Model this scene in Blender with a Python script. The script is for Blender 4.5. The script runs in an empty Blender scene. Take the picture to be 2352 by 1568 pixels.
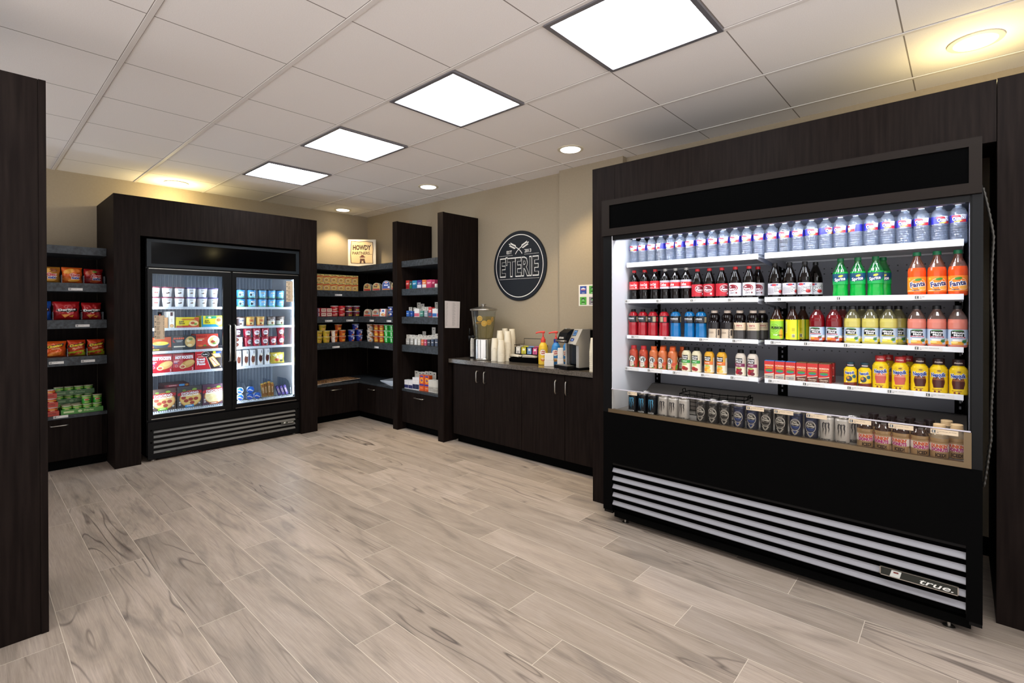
import bpy, bmesh, math, random
from mathutils import Vector, Matrix
R = math.radians
PI = math.pi
random.seed(7)
SC = bpy.context.scene
COL = SC.collection

# ------------------------------------------------------------------ camera, world, exposure
cam_d = bpy.data.cameras.new('camera')
cam = bpy.data.objects.new('camera', cam_d)
COL.objects.link(cam)
cam_d.sensor_width = 36.0
cam_d.lens = 36.0 * 1139.96 / 2352
cam_d.shift_y = -(784 - 715.53) / 2352
cam_d.clip_start = 0.02
YAW, PITCH, ROLL = 0.736499773, -0.00440754555, -0.00198707239
_f = Vector((-math.sin(YAW), math.cos(YAW), 0)); _r = Vector((math.cos(YAW), math.sin(YAW), 0)); _u = Vector((0, 0, 1))
_f2 = _f * math.cos(PITCH) + _u * math.sin(PITCH); _u2 = _u * math.cos(PITCH) - _f * math.sin(PITCH)
_r3 = _r * math.cos(ROLL) + _u2 * math.sin(ROLL); _u3 = _u2 * math.cos(ROLL) - _r * math.sin(ROLL)
CAMZ = 1.37
cam.matrix_world = Matrix(((_r3.x, _u3.x, -_f2.x, 0), (_r3.y, _u3.y, -_f2.y, 0), (_r3.z, _u3.z, -_f2.z, CAMZ), (0, 0, 0, 1)))
SC.camera = cam

wd = bpy.data.worlds.new('world'); SC.world = wd; wd.use_nodes = True
# ambient fill standing in for an unseen lobby, stronger from below to lift the ceiling
_n = wd.node_tree; _bg = _n.nodes['Background']
_tc = _n.nodes.new('ShaderNodeTexCoord'); _sp = _n.nodes.new('ShaderNodeSeparateXYZ'); _mr = _n.nodes.new('ShaderNodeMapRange')
_mr.inputs['From Min'].default_value = -0.25; _mr.inputs['From Max'].default_value = 0.15; _mr.inputs['To Min'].default_value = 3.6; _mr.inputs['To Max'].default_value = 0.9
_n.links.new(_tc.outputs['Generated'], _sp.inputs[0]); _n.links.new(_sp.outputs[2], _mr.inputs['Value']); _n.links.new(_mr.outputs[0], _bg.inputs[1])
_bg.inputs[0].default_value = (0.98, 0.97, 1.0, 1)

SC.view_settings.view_transform = 'Standard'
SC.view_settings.look = 'None'
SC.view_settings.exposure = 0.0
SC.view_settings.gamma = 1.0
SC.view_settings.use_curve_mapping = False
SC.cycles.use_denoising = True
SC.cycles.max_bounces = 12
SC.cycles.transparent_max_bounces = 24
SC.cycles.sample_clamp_indirect = 6.0
SC.cycles.caustics_reflective = False
SC.cycles.caustics_refractive = False

TROFFER_W = 17.0       # radiance of the square ceiling lights
WARM = (1.0, 0.78, 0.46)
DOWN_W = 85.0          # watts of each recessed downlight
COOLER_LED = 62.0
FREEZER_LED = 90.0

# ------------------------------------------------------------------ materials
def lin(c):
    if isinstance(c, str):
        c = c.lstrip('#')
        c = tuple(int(c[i:i + 2], 16) / 255 for i in (0, 2, 4))
    return tuple((x / 12.92 if x <= 0.04045 else ((x + 0.055) / 1.055) ** 2.4) for x in c[:3])

_mc = {}
def paint(col, rough=0.5, metal=0.0, spec=0.5, coat=0.0):
    k = ('p', col, rough, metal, spec, coat)
    if k in _mc: return _mc[k]
    m = bpy.data.materials.new('paint'); m.use_nodes = True
    b = m.node_tree.nodes['Principled BSDF']
    b.inputs['Base Color'].default_value = (*lin(col), 1)
    b.inputs['Roughness'].default_value = rough
    b.inputs['Metallic'].default_value = metal
    b.inputs['Specular IOR Level'].default_value = spec
    b.inputs['Coat Weight'].default_value = coat
    _mc[k] = m
    return m

def ink(col): return paint(col, 0.35, 0, 0.5)

def glow(col, strength):
    k = ('g', col, strength)
    if k in _mc: return _mc[k]
    m = bpy.data.materials.new('glow'); m.use_nodes = True
    nt = m.node_tree; nt.nodes.clear()
    e = nt.nodes.new('ShaderNodeEmission'); o = nt.nodes.new('ShaderNodeOutputMaterial')
    e.inputs[0].default_value = (*(col if not isinstance(col, str) else lin(col)), 1); e.inputs[1].default_value = strength
    nt.links.new(e.outputs[0], o.inputs[0])
    _mc[k] = m
    return m

def clear(col, refl=0.10, rough=0.03, bump=0.0, bscale=60.0, milk=0.0):
    """Thin clear plastic or glass: tinted transparency under a glossy skin; milk adds a little diffuse body."""
    k = ('c', col, refl, rough, bump, bscale, milk)
    if k in _mc: return _mc[k]
    m = bpy.data.materials.new('clear'); m.use_nodes = True
    nt = m.node_tree; nt.nodes.clear(); N = nt.nodes.new; L = nt.links.new
    t = N('ShaderNodeBsdfTransparent'); t.inputs[0].default_value = (*lin(col), 1)
    g = N('ShaderNodeBsdfGlossy'); g.inputs['Roughness'].default_value = rough
    lw = N('ShaderNodeLayerWeight'); lw.inputs['Blend'].default_value = 0.35
    mr = N('ShaderNodeMapRange'); mr.inputs['To Min'].default_value = refl * 0.45; mr.inputs['To Max'].default_value = min(0.9, refl * 4.5)
    L(lw.outputs['Facing'], mr.inputs['Value'])
    mx = N('ShaderNodeMixShader'); L(mr.outputs[0], mx.inputs[0])
    base = t.outputs[0]
    if milk > 0:
        d = N('ShaderNodeBsdfDiffuse'); d.inputs[0].default_value = (*lin(col), 1)
        m2 = N('ShaderNodeMixShader'); m2.inputs[0].default_value = milk
        L(t.outputs[0], m2.inputs[1]); L(d.outputs[0], m2.inputs[2]); base = m2.outputs[0]
    L(base, mx.inputs[1]); L(g.outputs[0], mx.inputs[2])
    if bump > 0:
        tc = N('ShaderNodeTexCoord'); nz = N('ShaderNodeTexNoise'); nz.inputs['Scale'].default_value = bscale
        bp = N('ShaderNodeBump'); bp.inputs['Strength'].default_value = bump; bp.inputs['Distance'].default_value = 0.01
        L(tc.outputs['Object'], nz.inputs['Vector']); L(nz.outputs['Fac'], bp.inputs['Height'])
        L(bp.outputs[0], g.inputs['Normal']); L(bp.outputs[0], lw.inputs['Normal'])
    o = N('ShaderNodeOutputMaterial'); L(mx.outputs[0], o.inputs[0])
    _mc[k] = m
    return m

def nodes_mat(name):
    m = bpy.data.materials.new(name); m.use_nodes = True
    return m, m.node_tree, m.node_tree.nodes['Principled BSDF'], m.node_tree.nodes.new, m.node_tree.links.new

def noisy(name, c1, c2, scale, stretch=(1, 1, 1), rough=0.5, detail=4, spec=0.5, lo=0.35, hi=0.65, bump=0.0):
    m, nt, b, N, L = nodes_mat(name)
    tc = N('ShaderNodeTexCoord'); mp = N('ShaderNodeMapping'); mp.inputs['Scale'].default_value = stretch
    nz = N('ShaderNodeTexNoise'); nz.inputs['Scale'].default_value = scale; nz.inputs['Detail'].default_value = detail
    cr = N('ShaderNodeValToRGB')
    cr.color_ramp.elements[0].position = lo; cr.color_ramp.elements[0].color = (*lin(c1), 1)
    cr.color_ramp.elements[1].position = hi; cr.color_ramp.elements[1].color = (*lin(c2), 1)
    L(tc.outputs['Object'], mp.inputs[0]); L(mp.outputs[0], nz.inputs['Vector']); L(nz.outputs['Fac'], cr.inputs[0]); L(cr.outputs[0], b.inputs['Base Color'])
    b.inputs['Roughness'].default_value = rough; b.inputs['Specular IOR Level'].default_value = spec
    if bump > 0:
        bp = N('ShaderNodeBump'); bp.inputs['Strength'].default_value = bump; bp.inputs['Distance'].default_value = 0.002
        L(nz.outputs['Fac'], bp.inputs['Height']); L(bp.outputs[0], b.inputs['Normal'])
    return m

WOOD = noisy('espresso_wood', '#150f0d', '#1f1815', 9.0, (6, 6, 0.35), 0.5, 6, 0.05)
LAM = noisy('graphite_laminate', '#25282b', '#40454a', 45.0, (1, 1, 1), 0.45, 6, 0.4)
WALLP = noisy('tan_wall_paint', '#9c8f7a', '#9f927d', 60.0, (1, 1, 1), 0.85, 3, 0.15, bump=0.15)
STONE = noisy('grey_brown_countertop', '#4b443d', '#645c53', 90.0, (1, 1, 1), 0.18, 5, 0.5)
BLACK = paint('#070708', 0.35, 0, 0.2)
BLACKM = paint('#050505', 0.6, 0, 0.03)
BGLASS = paint('#030304', 0.10, 0, 0.09)
GREYP = paint('#47433f', 0.45)
STEEL = paint('#c9c6c0', 0.22, 1.0)
STEELM = paint('#b5b0a8', 0.35, 1.0)
BRONZE = paint('#7d6b52', 0.35, 0.8)
WHITE = paint('#e9e8e6', 0.45)
CREAM = paint('#e6dcc6', 0.6)
PAPER = paint('#e3d8d2', 0.7)

def make_floor_mat():
    m, nt, b, N, L = nodes_mat('wood_look_plank_tile')
    def math_(op, a, bb=None, c=None):
        n = N('ShaderNodeMath'); n.operation = op
        for i, v in enumerate((a, bb, c)):
            if v is None: continue
            if isinstance(v, (int, float)): n.inputs[i].default_value = v
            else: L(v, n.inputs[i])
        return n.outputs[0]
    geo = N('ShaderNodeNewGeometry'); sep = N('ShaderNodeSeparateXYZ'); L(geo.outputs['Position'], sep.inputs[0])
    X, Y = sep.outputs[0], sep.outputs[1]
    W, LEN = 0.1985, 1.216
    ry = math_('DIVIDE', math_('SUBTRACT', Y, 0.27), W)
    row = math_('FLOOR', ry); fy = math_('SUBTRACT', ry, row)
    rm = math_('FLOORED_MODULO', row, 4.0)
    rx = math_('DIVIDE', math_('ADD', math_('ADD', X, 3.05), math_('MULTIPLY', rm, 0.304)), LEN)
    px = math_('FLOOR', rx); fx = math_('SUBTRACT', rx, px)
    ey = math_('MULTIPLY', math_('MINIMUM', fy, math_('SUBTRACT', 1.0, fy)), W)
    ex = math_('MULTIPLY', math_('MINIMUM', fx, math_('SUBTRACT', 1.0, fx)), LEN)
    e = math_('MINIMUM', ex, ey)
    grout = math_('LESS_THAN', e, 0.0011)
    cid = N('ShaderNodeCombineXYZ'); L(row, cid.inputs[0]); L(px, cid.inputs[1])
    wn = N('ShaderNodeTexWhiteNoise'); wn.noise_dimensions = '2D'; L(cid.outputs[0], wn.inputs['Vector'])
    rnd = wn.outputs['Value']
    sc = N('ShaderNodeSeparateColor'); L(wn.outputs['Color'], sc.inputs[0])
    # grain coordinates, shifted per plank
    co = N('ShaderNodeCombineXYZ')
    L(math_('ADD', X, math_('MULTIPLY', rnd, 37.0)), co.inputs[0]); L(math_('ADD', Y, math_('MULTIPLY', sc.outputs[1], 19.0)), co.inputs[1]); L(math_('MULTIPLY', rnd, 11.0), co.inputs[2])
    def noise(sx, sy, scale, detail=4, dist=0.0, rough=0.55):
        mp = N('ShaderNodeMapping'); mp.inputs['Scale'].default_value = (sx, sy, 1); L(co.outputs[0], mp.inputs[0])
        n = N('ShaderNodeTexNoise'); n.inputs['Scale'].default_value = scale; n.inputs['Detail'].default_value = detail; n.inputs['Distortion'].default_value = dist; n.inputs['Roughness'].default_value = rough
        L(mp.outputs[0], n.inputs['Vector']); return n.outputs['Fac']
    big = noise(0.8, 4.5, 1.6, 3, 1.6)
    fine = noise(0.9, 30.0, 6.5, 10, 0.6, 0.75)
    rings = math_('PINGPONG', math_('MULTIPLY', noise(0.30, 3.4, 1.5, 2, 0.7), 20.0), 1.0)
    veins = math_('SUBTRACT', 1.0, math_('SMOOTH_MIN', math_('MULTIPLY', rings, 4.6), 1.0, 0.2))
    amt = N('ShaderNodeMapRange'); L(sc.outputs[2], amt.inputs[0]); amt.inputs[1].default_value = 0.25; amt.inputs[2].default_value = 0.9
    patch = N('ShaderNodeMapRange'); L(noise(1.0, 2.6, 1.3, 2, 0.5), patch.inputs[0]); patch.inputs[1].default_value = 0.42; patch.inputs[2].default_value = 0.62
    vein = math_('MULTIPLY', math_('MULTIPLY', veins, amt.outputs[0]), math_('MULTIPLY', patch.outputs[0], 1.0))
    cr = N('ShaderNodeValToRGB'); L(big, cr.inputs[0])
    els = cr.color_ramp.elements
    els[0].position = 0.25; els[0].color = (*lin('#887c72'), 1)
    els[1].position = 0.70; els[1].color = (*lin('#b6a698'), 1)
    x = els.new(0.46); x.color = (*lin('#a9998a'), 1)
    def mix(fac, a, c, mode='MIX'):
        n = N('ShaderNodeMix'); n.data_type = 'RGBA'; n.blend_type = mode
        if isinstance(fac, (int, float)): n.inputs[0].default_value = fac
        else: L(fac, n.inputs[0])
        for i, v in ((6, a), (7, c)):
            if isinstance(v, tuple): n.inputs[i].default_value = v
            else: L(v, n.inputs[i])
        return n.outputs[2]
    tone = N('ShaderNodeMapRange'); L(rnd, tone.inputs[0]); tone.inputs[3].default_value = 0.82; tone.inputs[4].default_value = 1.08
    c1 = mix(1.0, cr.outputs[0], tone.outputs[0], 'MULTIPLY')
    fn = N('ShaderNodeMapRange'); L(fine, fn.inputs[0]); fn.inputs[1].default_value = 0.3; fn.inputs[2].default_value = 0.7; fn.inputs[3].default_value = 0.72; fn.inputs[4].default_value = 1.14
    c2 = mix(1.0, c1, fn.outputs[0], 'MULTIPLY')
    c3 = mix(vein, c2, (*lin('#564c46'), 1))
    kn = N('ShaderNodeTexVoronoi'); kn.inputs['Scale'].default_value = 1.25
    mpk = N('ShaderNodeMapping'); mpk.inputs['Scale'].default_value = (1.0, 2.4, 1); L(co.outputs[0], mpk.inputs[0]); L(mpk.outputs[0], kn.inputs['Vector'])
    kf = N('ShaderNodeMapRange'); L(kn.outputs['Distance'], kf.inputs[0]); kf.inputs[1].default_value = 0.02; kf.inputs[2].default_value = 0.075; kf.inputs[3].default_value = 0.75; kf.inputs[4].default_value = 0.0
    c4 = mix(kf.outputs[0], c3, (*lin('#5a5048'), 1))
    c5 = mix(grout, c4, (*lin('#d3c7b6'), 1))
    L(c5, b.inputs['Base Color'])
    b.inputs['Roughness'].default_value = 0.42; b.inputs['Specular IOR Level'].default_value = 0.32
    bp = N('ShaderNodeBump'); bp.inputs['Strength'].default_value = 0.12; bp.inputs['Distance'].default_value = 0.002
    L(fine, bp.inputs['Height']); L(bp.outputs[0], b.inputs['Normal'])
    return m

GX0, GY0, GSX, GSY, CEIL = -2.646, 0.5547, 0.6096, 0.6075, 2.668
def make_ceiling_mat():
    m, nt, b, N, L = nodes_mat('mineral_ceiling_tile')
    geo = N('ShaderNodeNewGeometry'); sep = N('ShaderNodeSeparateXYZ'); L(geo.outputs['Position'], sep.inputs[0])
    def math_(op, a, bb):
        n = N('ShaderNodeMath'); n.operation = op
        for i, v in enumerate((a, bb)):
            if isinstance(v, (int, float)): n.inputs[i].default_value = v
            else: L(v, n.inputs[i])
        return n.outputs[0]
    def dist(c, o, s):
        return math_('ABSOLUTE', math_('SUBTRACT', math_('FLOORED_MODULO', math_('SUBTRACT', c, o - s / 2), s), s / 2), 0)
    gap = math_('MAXIMUM', math_('LESS_THAN', dist(sep.outputs[0], GX0, GSX), 0.003), math_('LESS_THAN', dist(sep.outputs[1], GY0, GSY), 0.0145))
    nz = N('ShaderNodeTexNoise'); nz.inputs['Scale'].default_value = 220; nz.inputs['Detail'].default_value = 3; L(geo.outputs['Position'], nz.inputs['Vector'])
    cr = N('ShaderNodeValToRGB'); L(nz.outputs['Fac'], cr.inputs[0])
    cr.color_ramp.elements[0].color = (*lin('#f0ebe7'), 1); cr.color_ramp.elements[0].position = 0.3
    cr.color_ramp.elements[1].color = (*lin('#f5f1ee'), 1); cr.color_ramp.elements[1].position = 0.6
    mx = N('ShaderNodeMix'); mx.data_type = 'RGBA'; L(gap, mx.inputs[0]); L(cr.outputs[0], mx.inputs[6]); mx.inputs[7].default_value = (*lin('#8f8780'), 1)
    L(mx.outputs[2], b.inputs['Base Color']); b.inputs['Roughness'].default_value = 0.9; b.inputs['Specular IOR Level'].default_value = 0.1
    return m

# ------------------------------------------------------------------ mesh helpers
class MB:
    """Collects vertices and faces of one part, then links them as ONE mesh object."""
    def __init__(s): s.v = []; s.f = []; s.mi = []; s.sm = []; s.mats = []
    def slot(s, m):
        if m not in s.mats: s.mats.append(m)
        return s.mats.index(m)
    def add(s, vs, fs, mat, smooth=False, T=None):
        o = len(s.v)
        s.v += [tuple(T @ Vector(v)) if T else tuple(v) for v in vs]
        k = s.slot(mat)
        for f in fs:
            s.f.append([i + o for i in f]); s.mi.append(k); s.sm.append(smooth)
        return s
    def box(s, x0, x1, y0, y1, z0, z1, mat, bev=0.0, T=None):
        if bev <= 0:
            vs = [(x0, y0, z0), (x1, y0, z0), (x1, y1, z0), (x0, y1, z0), (x0, y0, z1), (x1, y0, z1), (x1, y1, z1), (x0, y1, z1)]
            fs = [(0, 3, 2, 1), (4, 5, 6, 7), (0, 1, 5, 4), (1, 2, 6, 5), (2, 3, 7, 6), (3, 0, 4, 7)]
            return s.add(vs, fs, mat, False, T)
        bm = bmesh.new(); bmesh.ops.create_cube(bm, size=1)
        for v in bm.verts: v.co = Vector(((x0 + x1) / 2 + v.co.x * (x1 - x0), (y0 + y1) / 2 + v.co.y * (y1 - y0), (z0 + z1) / 2 + v.co.z * (z1 - z0)))
        bmesh.ops.bevel(bm, geom=bm.edges[:], offset=bev, segments=2, affect='EDGES', profile=0.7)
        return s.bm(bm, mat, False, T)
    def bm(s, bm, mat, smooth=False, T=None):
        bm.verts.index_update()
        s.add([v.co[:] for v in bm.verts], [[v.index for v in f.verts] for f in bm.faces], mat, smooth, T)
        bm.free(); return s
    def lathe(s, prof, mat, n=24, c=(0, 0, 0), sq=0.0, T=None, smooth=True, capb=True, capt=True, sx=1.0, sy=1.0):
        """prof = [(r, z[, mat])]; sq>0 squares the section."""
        prev = None; first = None
        for i, p in enumerate(prof):
            r, z = p[0], p[1]
            ring = []
            for j in range(n):
                a = 2 * PI * (j + 0.5) / n
                ca, sa = math.cos(a), math.sin(a)
                k = 1.0
                if sq > 0: k = 1.0 / ((abs(ca) ** (2 + 6 * sq) + abs(sa) ** (2 + 6 * sq)) ** (1 / (2 + 6 * sq)))
                ring.append((c[0] + r * k * ca * sx, c[1] + r * k * sa * sy, c[2] + z))
            if prev is not None:
                m = p[2] if len(p) > 2 else mat
                s.add(prev + ring, [(j, (j + 1) % n, n + (j + 1) % n, n + j) for j in range(n)], m, smooth, T)
            else:
                first = ring
            prev = ring
        if capb: s.add(first, [tuple(reversed(range(n)))], prof[0][2] if len(prof[0]) > 2 else mat, False, T)
        if capt: s.add(prev, [tuple(range(n))], prof[-1][2] if len(prof[-1]) > 2 else mat, False, T)
        return s
    def tube(s, pts, r, mat, n=8, closed=False, smooth=True):
        pts = [Vector(p) for p in pts]; rings = []
        N_ = len(pts); up = None
        for i, p in enumerate(pts):
            a = pts[i - 1] if (i > 0 or closed) else p
            b = pts[(i + 1) % N_] if (i < N_ - 1 or closed) else p
            t = (b - a).normalized()
            if up is None:
                up = Vector((0, 0, 1)) if abs(t.z) < 0.9 else Vector((1, 0, 0))
            x = t.cross(up); x = x.normalized() if x.length > 1e-6 else Vector((1, 0, 0))
            y = x.cross(t).normalized(); up = y
            rr = r[i] if isinstance(r, (list, tuple)) else r
            rings.append([tuple(p + x * (rr * math.cos(2 * PI * j / n)) + y * (rr * math.sin(2 * PI * j / n))) for j in range(n)])
        vs = [v for q in rings for v in q]; fs = []
        for i in range(N_ if closed else N_ - 1):
            k = (i + 1) % N_
            fs += [(i * n + j, i * n + (j + 1) % n, k * n + (j + 1) % n, k * n + j) for j in range(n)]
        if not closed: fs += [tuple(reversed(range(n))), tuple(range((N_ - 1) * n, N_ * n))]
        return s.add(vs, fs, mat, smooth)
    def prism(s, poly, axis, a, b, mat, T=None):
        """poly in the two other axes (x,z)|(y,z)|(x,y) swept along axis from a to b."""
        def P(p, t): return {'x': (t, p[0], p[1]), 'y': (p[0], t, p[1]), 'z': (p[0], p[1], t)}[axis]
        n = len(poly)
        vs = [P(p, a) for p in poly] + [P(p, b) for p in poly]
        fs = [(j, (j + 1) % n, n + (j + 1) % n, n + j) for j in range(n)] + [tuple(reversed(range(n))), tuple(range(n, 2 * n))]
        return s.add(vs, fs, mat, False, T)
    def build(s, name, parent=None, fix=True):
        me = bpy.data.meshes.new(name)
        me.from_pydata(s.v, [], s.f)
        for m in s.mats: me.materials.append(m)
        me.polygons.foreach_set('material_index', s.mi)
        me.polygons.foreach_set('use_smooth', s.sm)
        if fix:
            b = bmesh.new(); b.from_mesh(me); bmesh.ops.recalc_face_normals(b, faces=b.faces[:]); b.to_mesh(me); b.free()
        me.update()
        o = bpy.data.objects.new(name, me); COL.objects.link(o)
        if parent: o.parent = parent
        return o

def tag(o, label=None, cat=None, group=None, kind=None):
    if label: o['label'] = label
    if cat: o['category'] = cat
    if group: o['group'] = group
    if kind: o['kind'] = kind
    return o
def thing(name, label, cat, loc=(0, 0, 0), rz=0.0, group=None):
    o = bpy.data.objects.new(name, None); COL.objects.link(o)
    o.empty_display_size = 0.02; o.location = loc; o.rotation_euler = (0, 0, rz)
    return tag(o, label, cat, group)
def struct(name, mb): return tag(mb.build(name), kind='structure')
_kids = {}
def kids(o): return [c for c in o.children]
def dup(root, loc, rz, label, group=None, scale=None):
    r = root.copy(); COL.objects.link(r); r.location = loc; r.rotation_euler = (0, 0, rz); r['label'] = label
    if scale: r.scale = scale
    if group: r['group'] = group
    for ch in kids(root):
        c = ch.copy(); COL.objects.link(c); c.parent = r
        for g in kids(ch):
            d = g.copy(); COL.objects.link(d); d.parent = c
    return r

# ------------------------------------------------------------------ printed artwork (lettering and simple shapes as thin geometry)
_tc = {}
def text_flat(txt, bold=0.0, shear=0.0, res=2):
    """2D outline of a line of text: verts, faces, width, with a cap height of 1, starting at x=0."""
    k = (txt, bold, shear, res)
    if k in _tc: return _tc[k]
    cu = bpy.data.curves.new('t', 'FONT'); cu.body = txt; cu.offset = bold; cu.shear = shear; cu.resolution_u = res; cu.size = 1.0
    cu.fill_mode = 'FRONT'
    ob = bpy.data.objects.new('t', cu)
    me = bpy.data.meshes.new_from_object(ob)
    vs = [(v.co.x, v.co.y) for v in me.vertices]; fs = [list(p.vertices) for p in me.polygons]
    bpy.data.objects.remove(ob); bpy.data.curves.remove(cu); bpy.data.meshes.remove(me)
    if not vs: vs, fs = [(0, 0), (1, 0), (0, 1)], [[0, 1, 2]]
    x0 = min(v[0] for v in vs); x1 = max(v[0] for v in vs)
    H = 0.695
    vs = [((x - x0) / H, y / H) for x, y in vs]
    _tc[k] = (vs, fs, (x1 - x0) / H)
    return _tc[k]

def flat_item(it):
    t = it[0]
    if t == 'r':
        _, x0, y0, x1, y1 = it[:5]
        return [(x0, y0), (x1, y0), (x1, y1), (x0, y1)], [[0, 1, 2, 3]]
    if t == 'e':
        _, cx, cy, rx, ry = it[:5]; n = 20; a0 = R(it[6]) if len(it) > 6 else 0
        pts = []
        for i in range(n):
            a = 2 * PI * i / n; x, y = rx * math.cos(a), ry * math.sin(a)
            pts.append((cx + x * math.cos(a0) - y * math.sin(a0), cy + x * math.sin(a0) + y * math.cos(a0)))
        return pts, [list(range(n))]
    if t == 'o':      # ring: cx cy rx ry width
        _, cx, cy, rx, ry, w = it[:6]; n = 28
        pts = [(cx + rx * math.cos(2 * PI * i / n), cy + ry * math.sin(2 * PI * i / n)) for i in range(n)]
        pts += [(cx + (rx - w) * math.cos(2 * PI * i / n), cy + (ry - w) * math.sin(2 * PI * i / n)) for i in range(n)]
        return pts, [[i, (i + 1) % n, n + (i + 1) % n, n + i] for i in range(n)]
    if t == 'p':
        return list(it[1]), [list(range(len(it[1])))]
    if t == 't':      # text cx cy h col [width, bold, shear, rot]
        _, s, cx, cy, h, col = it[:6]
        w = it[6] if len(it) > 6 else 0; bold = it[7] if len(it) > 7 else 0.0; sh = it[8] if len(it) > 8 else 0.0; rot = R(it[9]) if len(it) > 9 else 0.0
        vs, fs, tw = text_flat(s, bold, sh)
        kx = (w / tw) if w else h
        out = []
        for x, y in vs:
            px, py = (x - tw / 2) * kx, (y - 0.5) * h
            out.append((cx + px * math.cos(rot) - py * math.sin(rot), cy + px * math.sin(rot) + py * math.cos(rot)))
        return out, fs
def item_col(it):
    return {'r': 5, 'e': 5, 'o': 6, 'p': 2, 't': 5}[it[0]]

def art(mb, items, P, strip=0.0, o0=0.0003, do=None, k=0.001, vstrip=0.0):
    """Draw items (millimetres) on a surface through P(u, v, offset); strip > 0 cuts them to bend round a curved face."""
    if do is None: do = min(0.00018, 0.0020 / max(1, len(items)))
    for n, it in enumerate(items):
        vs, fs = flat_item(it)
        col = it[item_col(it)]
        mat = ink(col) if isinstance(col, str) else col
        vs = [(x * k, y * k) for x, y in vs]
        if strip > 0:
            bm = bmesh.new(); bv = [bm.verts.new((x, y, 0)) for x, y in vs]
            for f in fs:
                try: bm.faces.new([bv[i] for i in f])
                except ValueError: pass
            xa = min(v[0] for v in vs); xb = max(v[0] for v in vs)
            q = math.ceil(xa / strip + 1e-6)
            while q * strip < xb - 1e-6:
                bmesh.ops.bisect_plane(bm, geom=bm.verts[:] + bm.edges[:] + bm.faces[:], plane_co=(q * strip, 0, 0), plane_no=(1, 0, 0)); q += 1
            if vstrip > 0:
                ya = min(v[1] for v in vs); yb = max(v[1] for v in vs); q = math.ceil(ya / vstrip + 1e-6)
                while q * vstrip < yb - 1e-6:
                    bmesh.ops.bisect_plane(bm, geom=bm.verts[:] + bm.edges[:] + bm.faces[:], plane_co=(0, q * vstrip, 0), plane_no=(0, 1, 0)); q += 1
            bm.verts.index_update()
            vs = [(v.co.x, v.co.y) for v in bm.verts]; fs = [[v.index for v in f.verts] for f in bm.faces]
            bm.free()
        off = o0 + do * n
        mb.add([P(x, y, off) for x, y in vs], fs, mat)
    return mb

def on_cyl(r, zc, rot=0.0):
    def P(u, v, o):
        a = u / r + rot
        return ((r + o) * math.sin(a), -(r + o) * math.cos(a), zc + v)
    return P
def on_cone(r0, z0, r1, z1, zc):
    def P(u, v, o):
        z = zc + v; t = (z - z0) / (z1 - z0); r = r0 + (r1 - r0) * t; rm = (r0 + r1) / 2
        a = u / rm
        return ((r + o) * math.sin(a), -(r + o) * math.cos(a), z)
    return P
def on_front(y, xc=0.0, zc=0.0):
    return lambda u, v, o: (xc + u, y - o, zc + v)
def on_top(z, xc=0.0, yc=0.0):
    return lambda u, v, o: (xc + u, yc + v, z + o)
ORD = 'first second third fourth fifth sixth seventh eighth ninth tenth eleventh twelfth thirteenth fourteenth fifteenth sixteenth seventeenth eighteenth nineteenth twentieth twenty-first twenty-second twenty-third twenty-fourth twenty-fifth twenty-sixth twenty-seventh'.split()
# ------------------------------------------------------------------ the room
BWX, RWY, FX1, FY0 = -6.20, 3.815, 3.0, -3.0
struct('floor', MB().box(BWX, FX1, FY0, RWY, -0.05, 0, make_floor_mat()))
CT = make_ceiling_mat()
struct('ceiling', MB().box(BWX, FX1, FY0, RWY, CEIL, CEIL + 0.05, CT))
struct('wall_back', MB().box(BWX - 0.1, BWX, FY0, RWY + 0.1, 0, CEIL + 0.05, WALLP))
struct('wall_right', MB().box(BWX, FX1, RWY, RWY + 0.1, 0, CEIL + 0.05, WALLP))
struct('wall_right_bump', MB().box(-2.80, -2.13, 3.75, RWY, 0, CEIL, WALLP))
struct('baseboard_right', MB().box(-0.1, FX1, RWY - 0.015, RWY, 0, 0.10, BLACKM))
g = MB()
TB = paint('#e2dcd7', 0.6)
lights_x = [-4.775, -3.555, -2.336, -1.117, 0.102, 1.321]
lrow = 2.073
for j in range(-5, 7):
    y = GY0 + j * GSY
    if FY0 < y < RWY: g.box(BWX, FX1, y - 0.011, y + 0.011, CEIL - 0.0045, CEIL, TB)
struct('trim_1', g)          # the suspended ceiling's grid

def troffer(x, y, label):
    t = thing('ceiling_light', label, 'ceiling light', (x, y, CEIL), 0, 'square ceiling lights')
    f = MB(); h = 0.297; w = 0.022
    FR = paint('#77757a', 0.4, 0.3)
    for a in ((-h, h, -h, -h + w), (-h, h, h - w, h), (-h, -h + w, -h + w, h - w), (h - w, h, -h + w, h - w)):
        f.box(a[0], a[1], a[2], a[3], -0.012, -0.001, FR)
    f.build('frame', t)
    d = MB(); d.box(-h + w, h - w, -h + w, h - w, -0.007, -0.003, glow((0.93, 0.965, 1.0), TROFFER_W)); d.build('diffuser', t)
    return t
names = ['above the far freezer wall', 'second of the row from the freezer wall', 'third of the row from the freezer wall', 'largest in view, close above the drink cooler']
tl = ['square white ceiling light at the end of the row by the freezer wall', 'square white ceiling light, second of the row from the freezer wall',
      'square white ceiling light, third of the row from the freezer wall', 'large bright square ceiling light cut by the top edge of the photo']
for i, x in enumerate(lights_x):
    troffer(x, lrow, tl[i] if i < 4 else 'square white ceiling light over the %s part of the aisle out of view' % ('near', 'entry')[i - 4])
for i, x in enumerate((-2.336, 0.102, 1.9)):  # unseen second row, added to even out the room's light
    troffer(x, lrow - 2.43, 'square white ceiling light added in the %s bay of the unseen row' % ('far', 'middle', 'end')[i])

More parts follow.
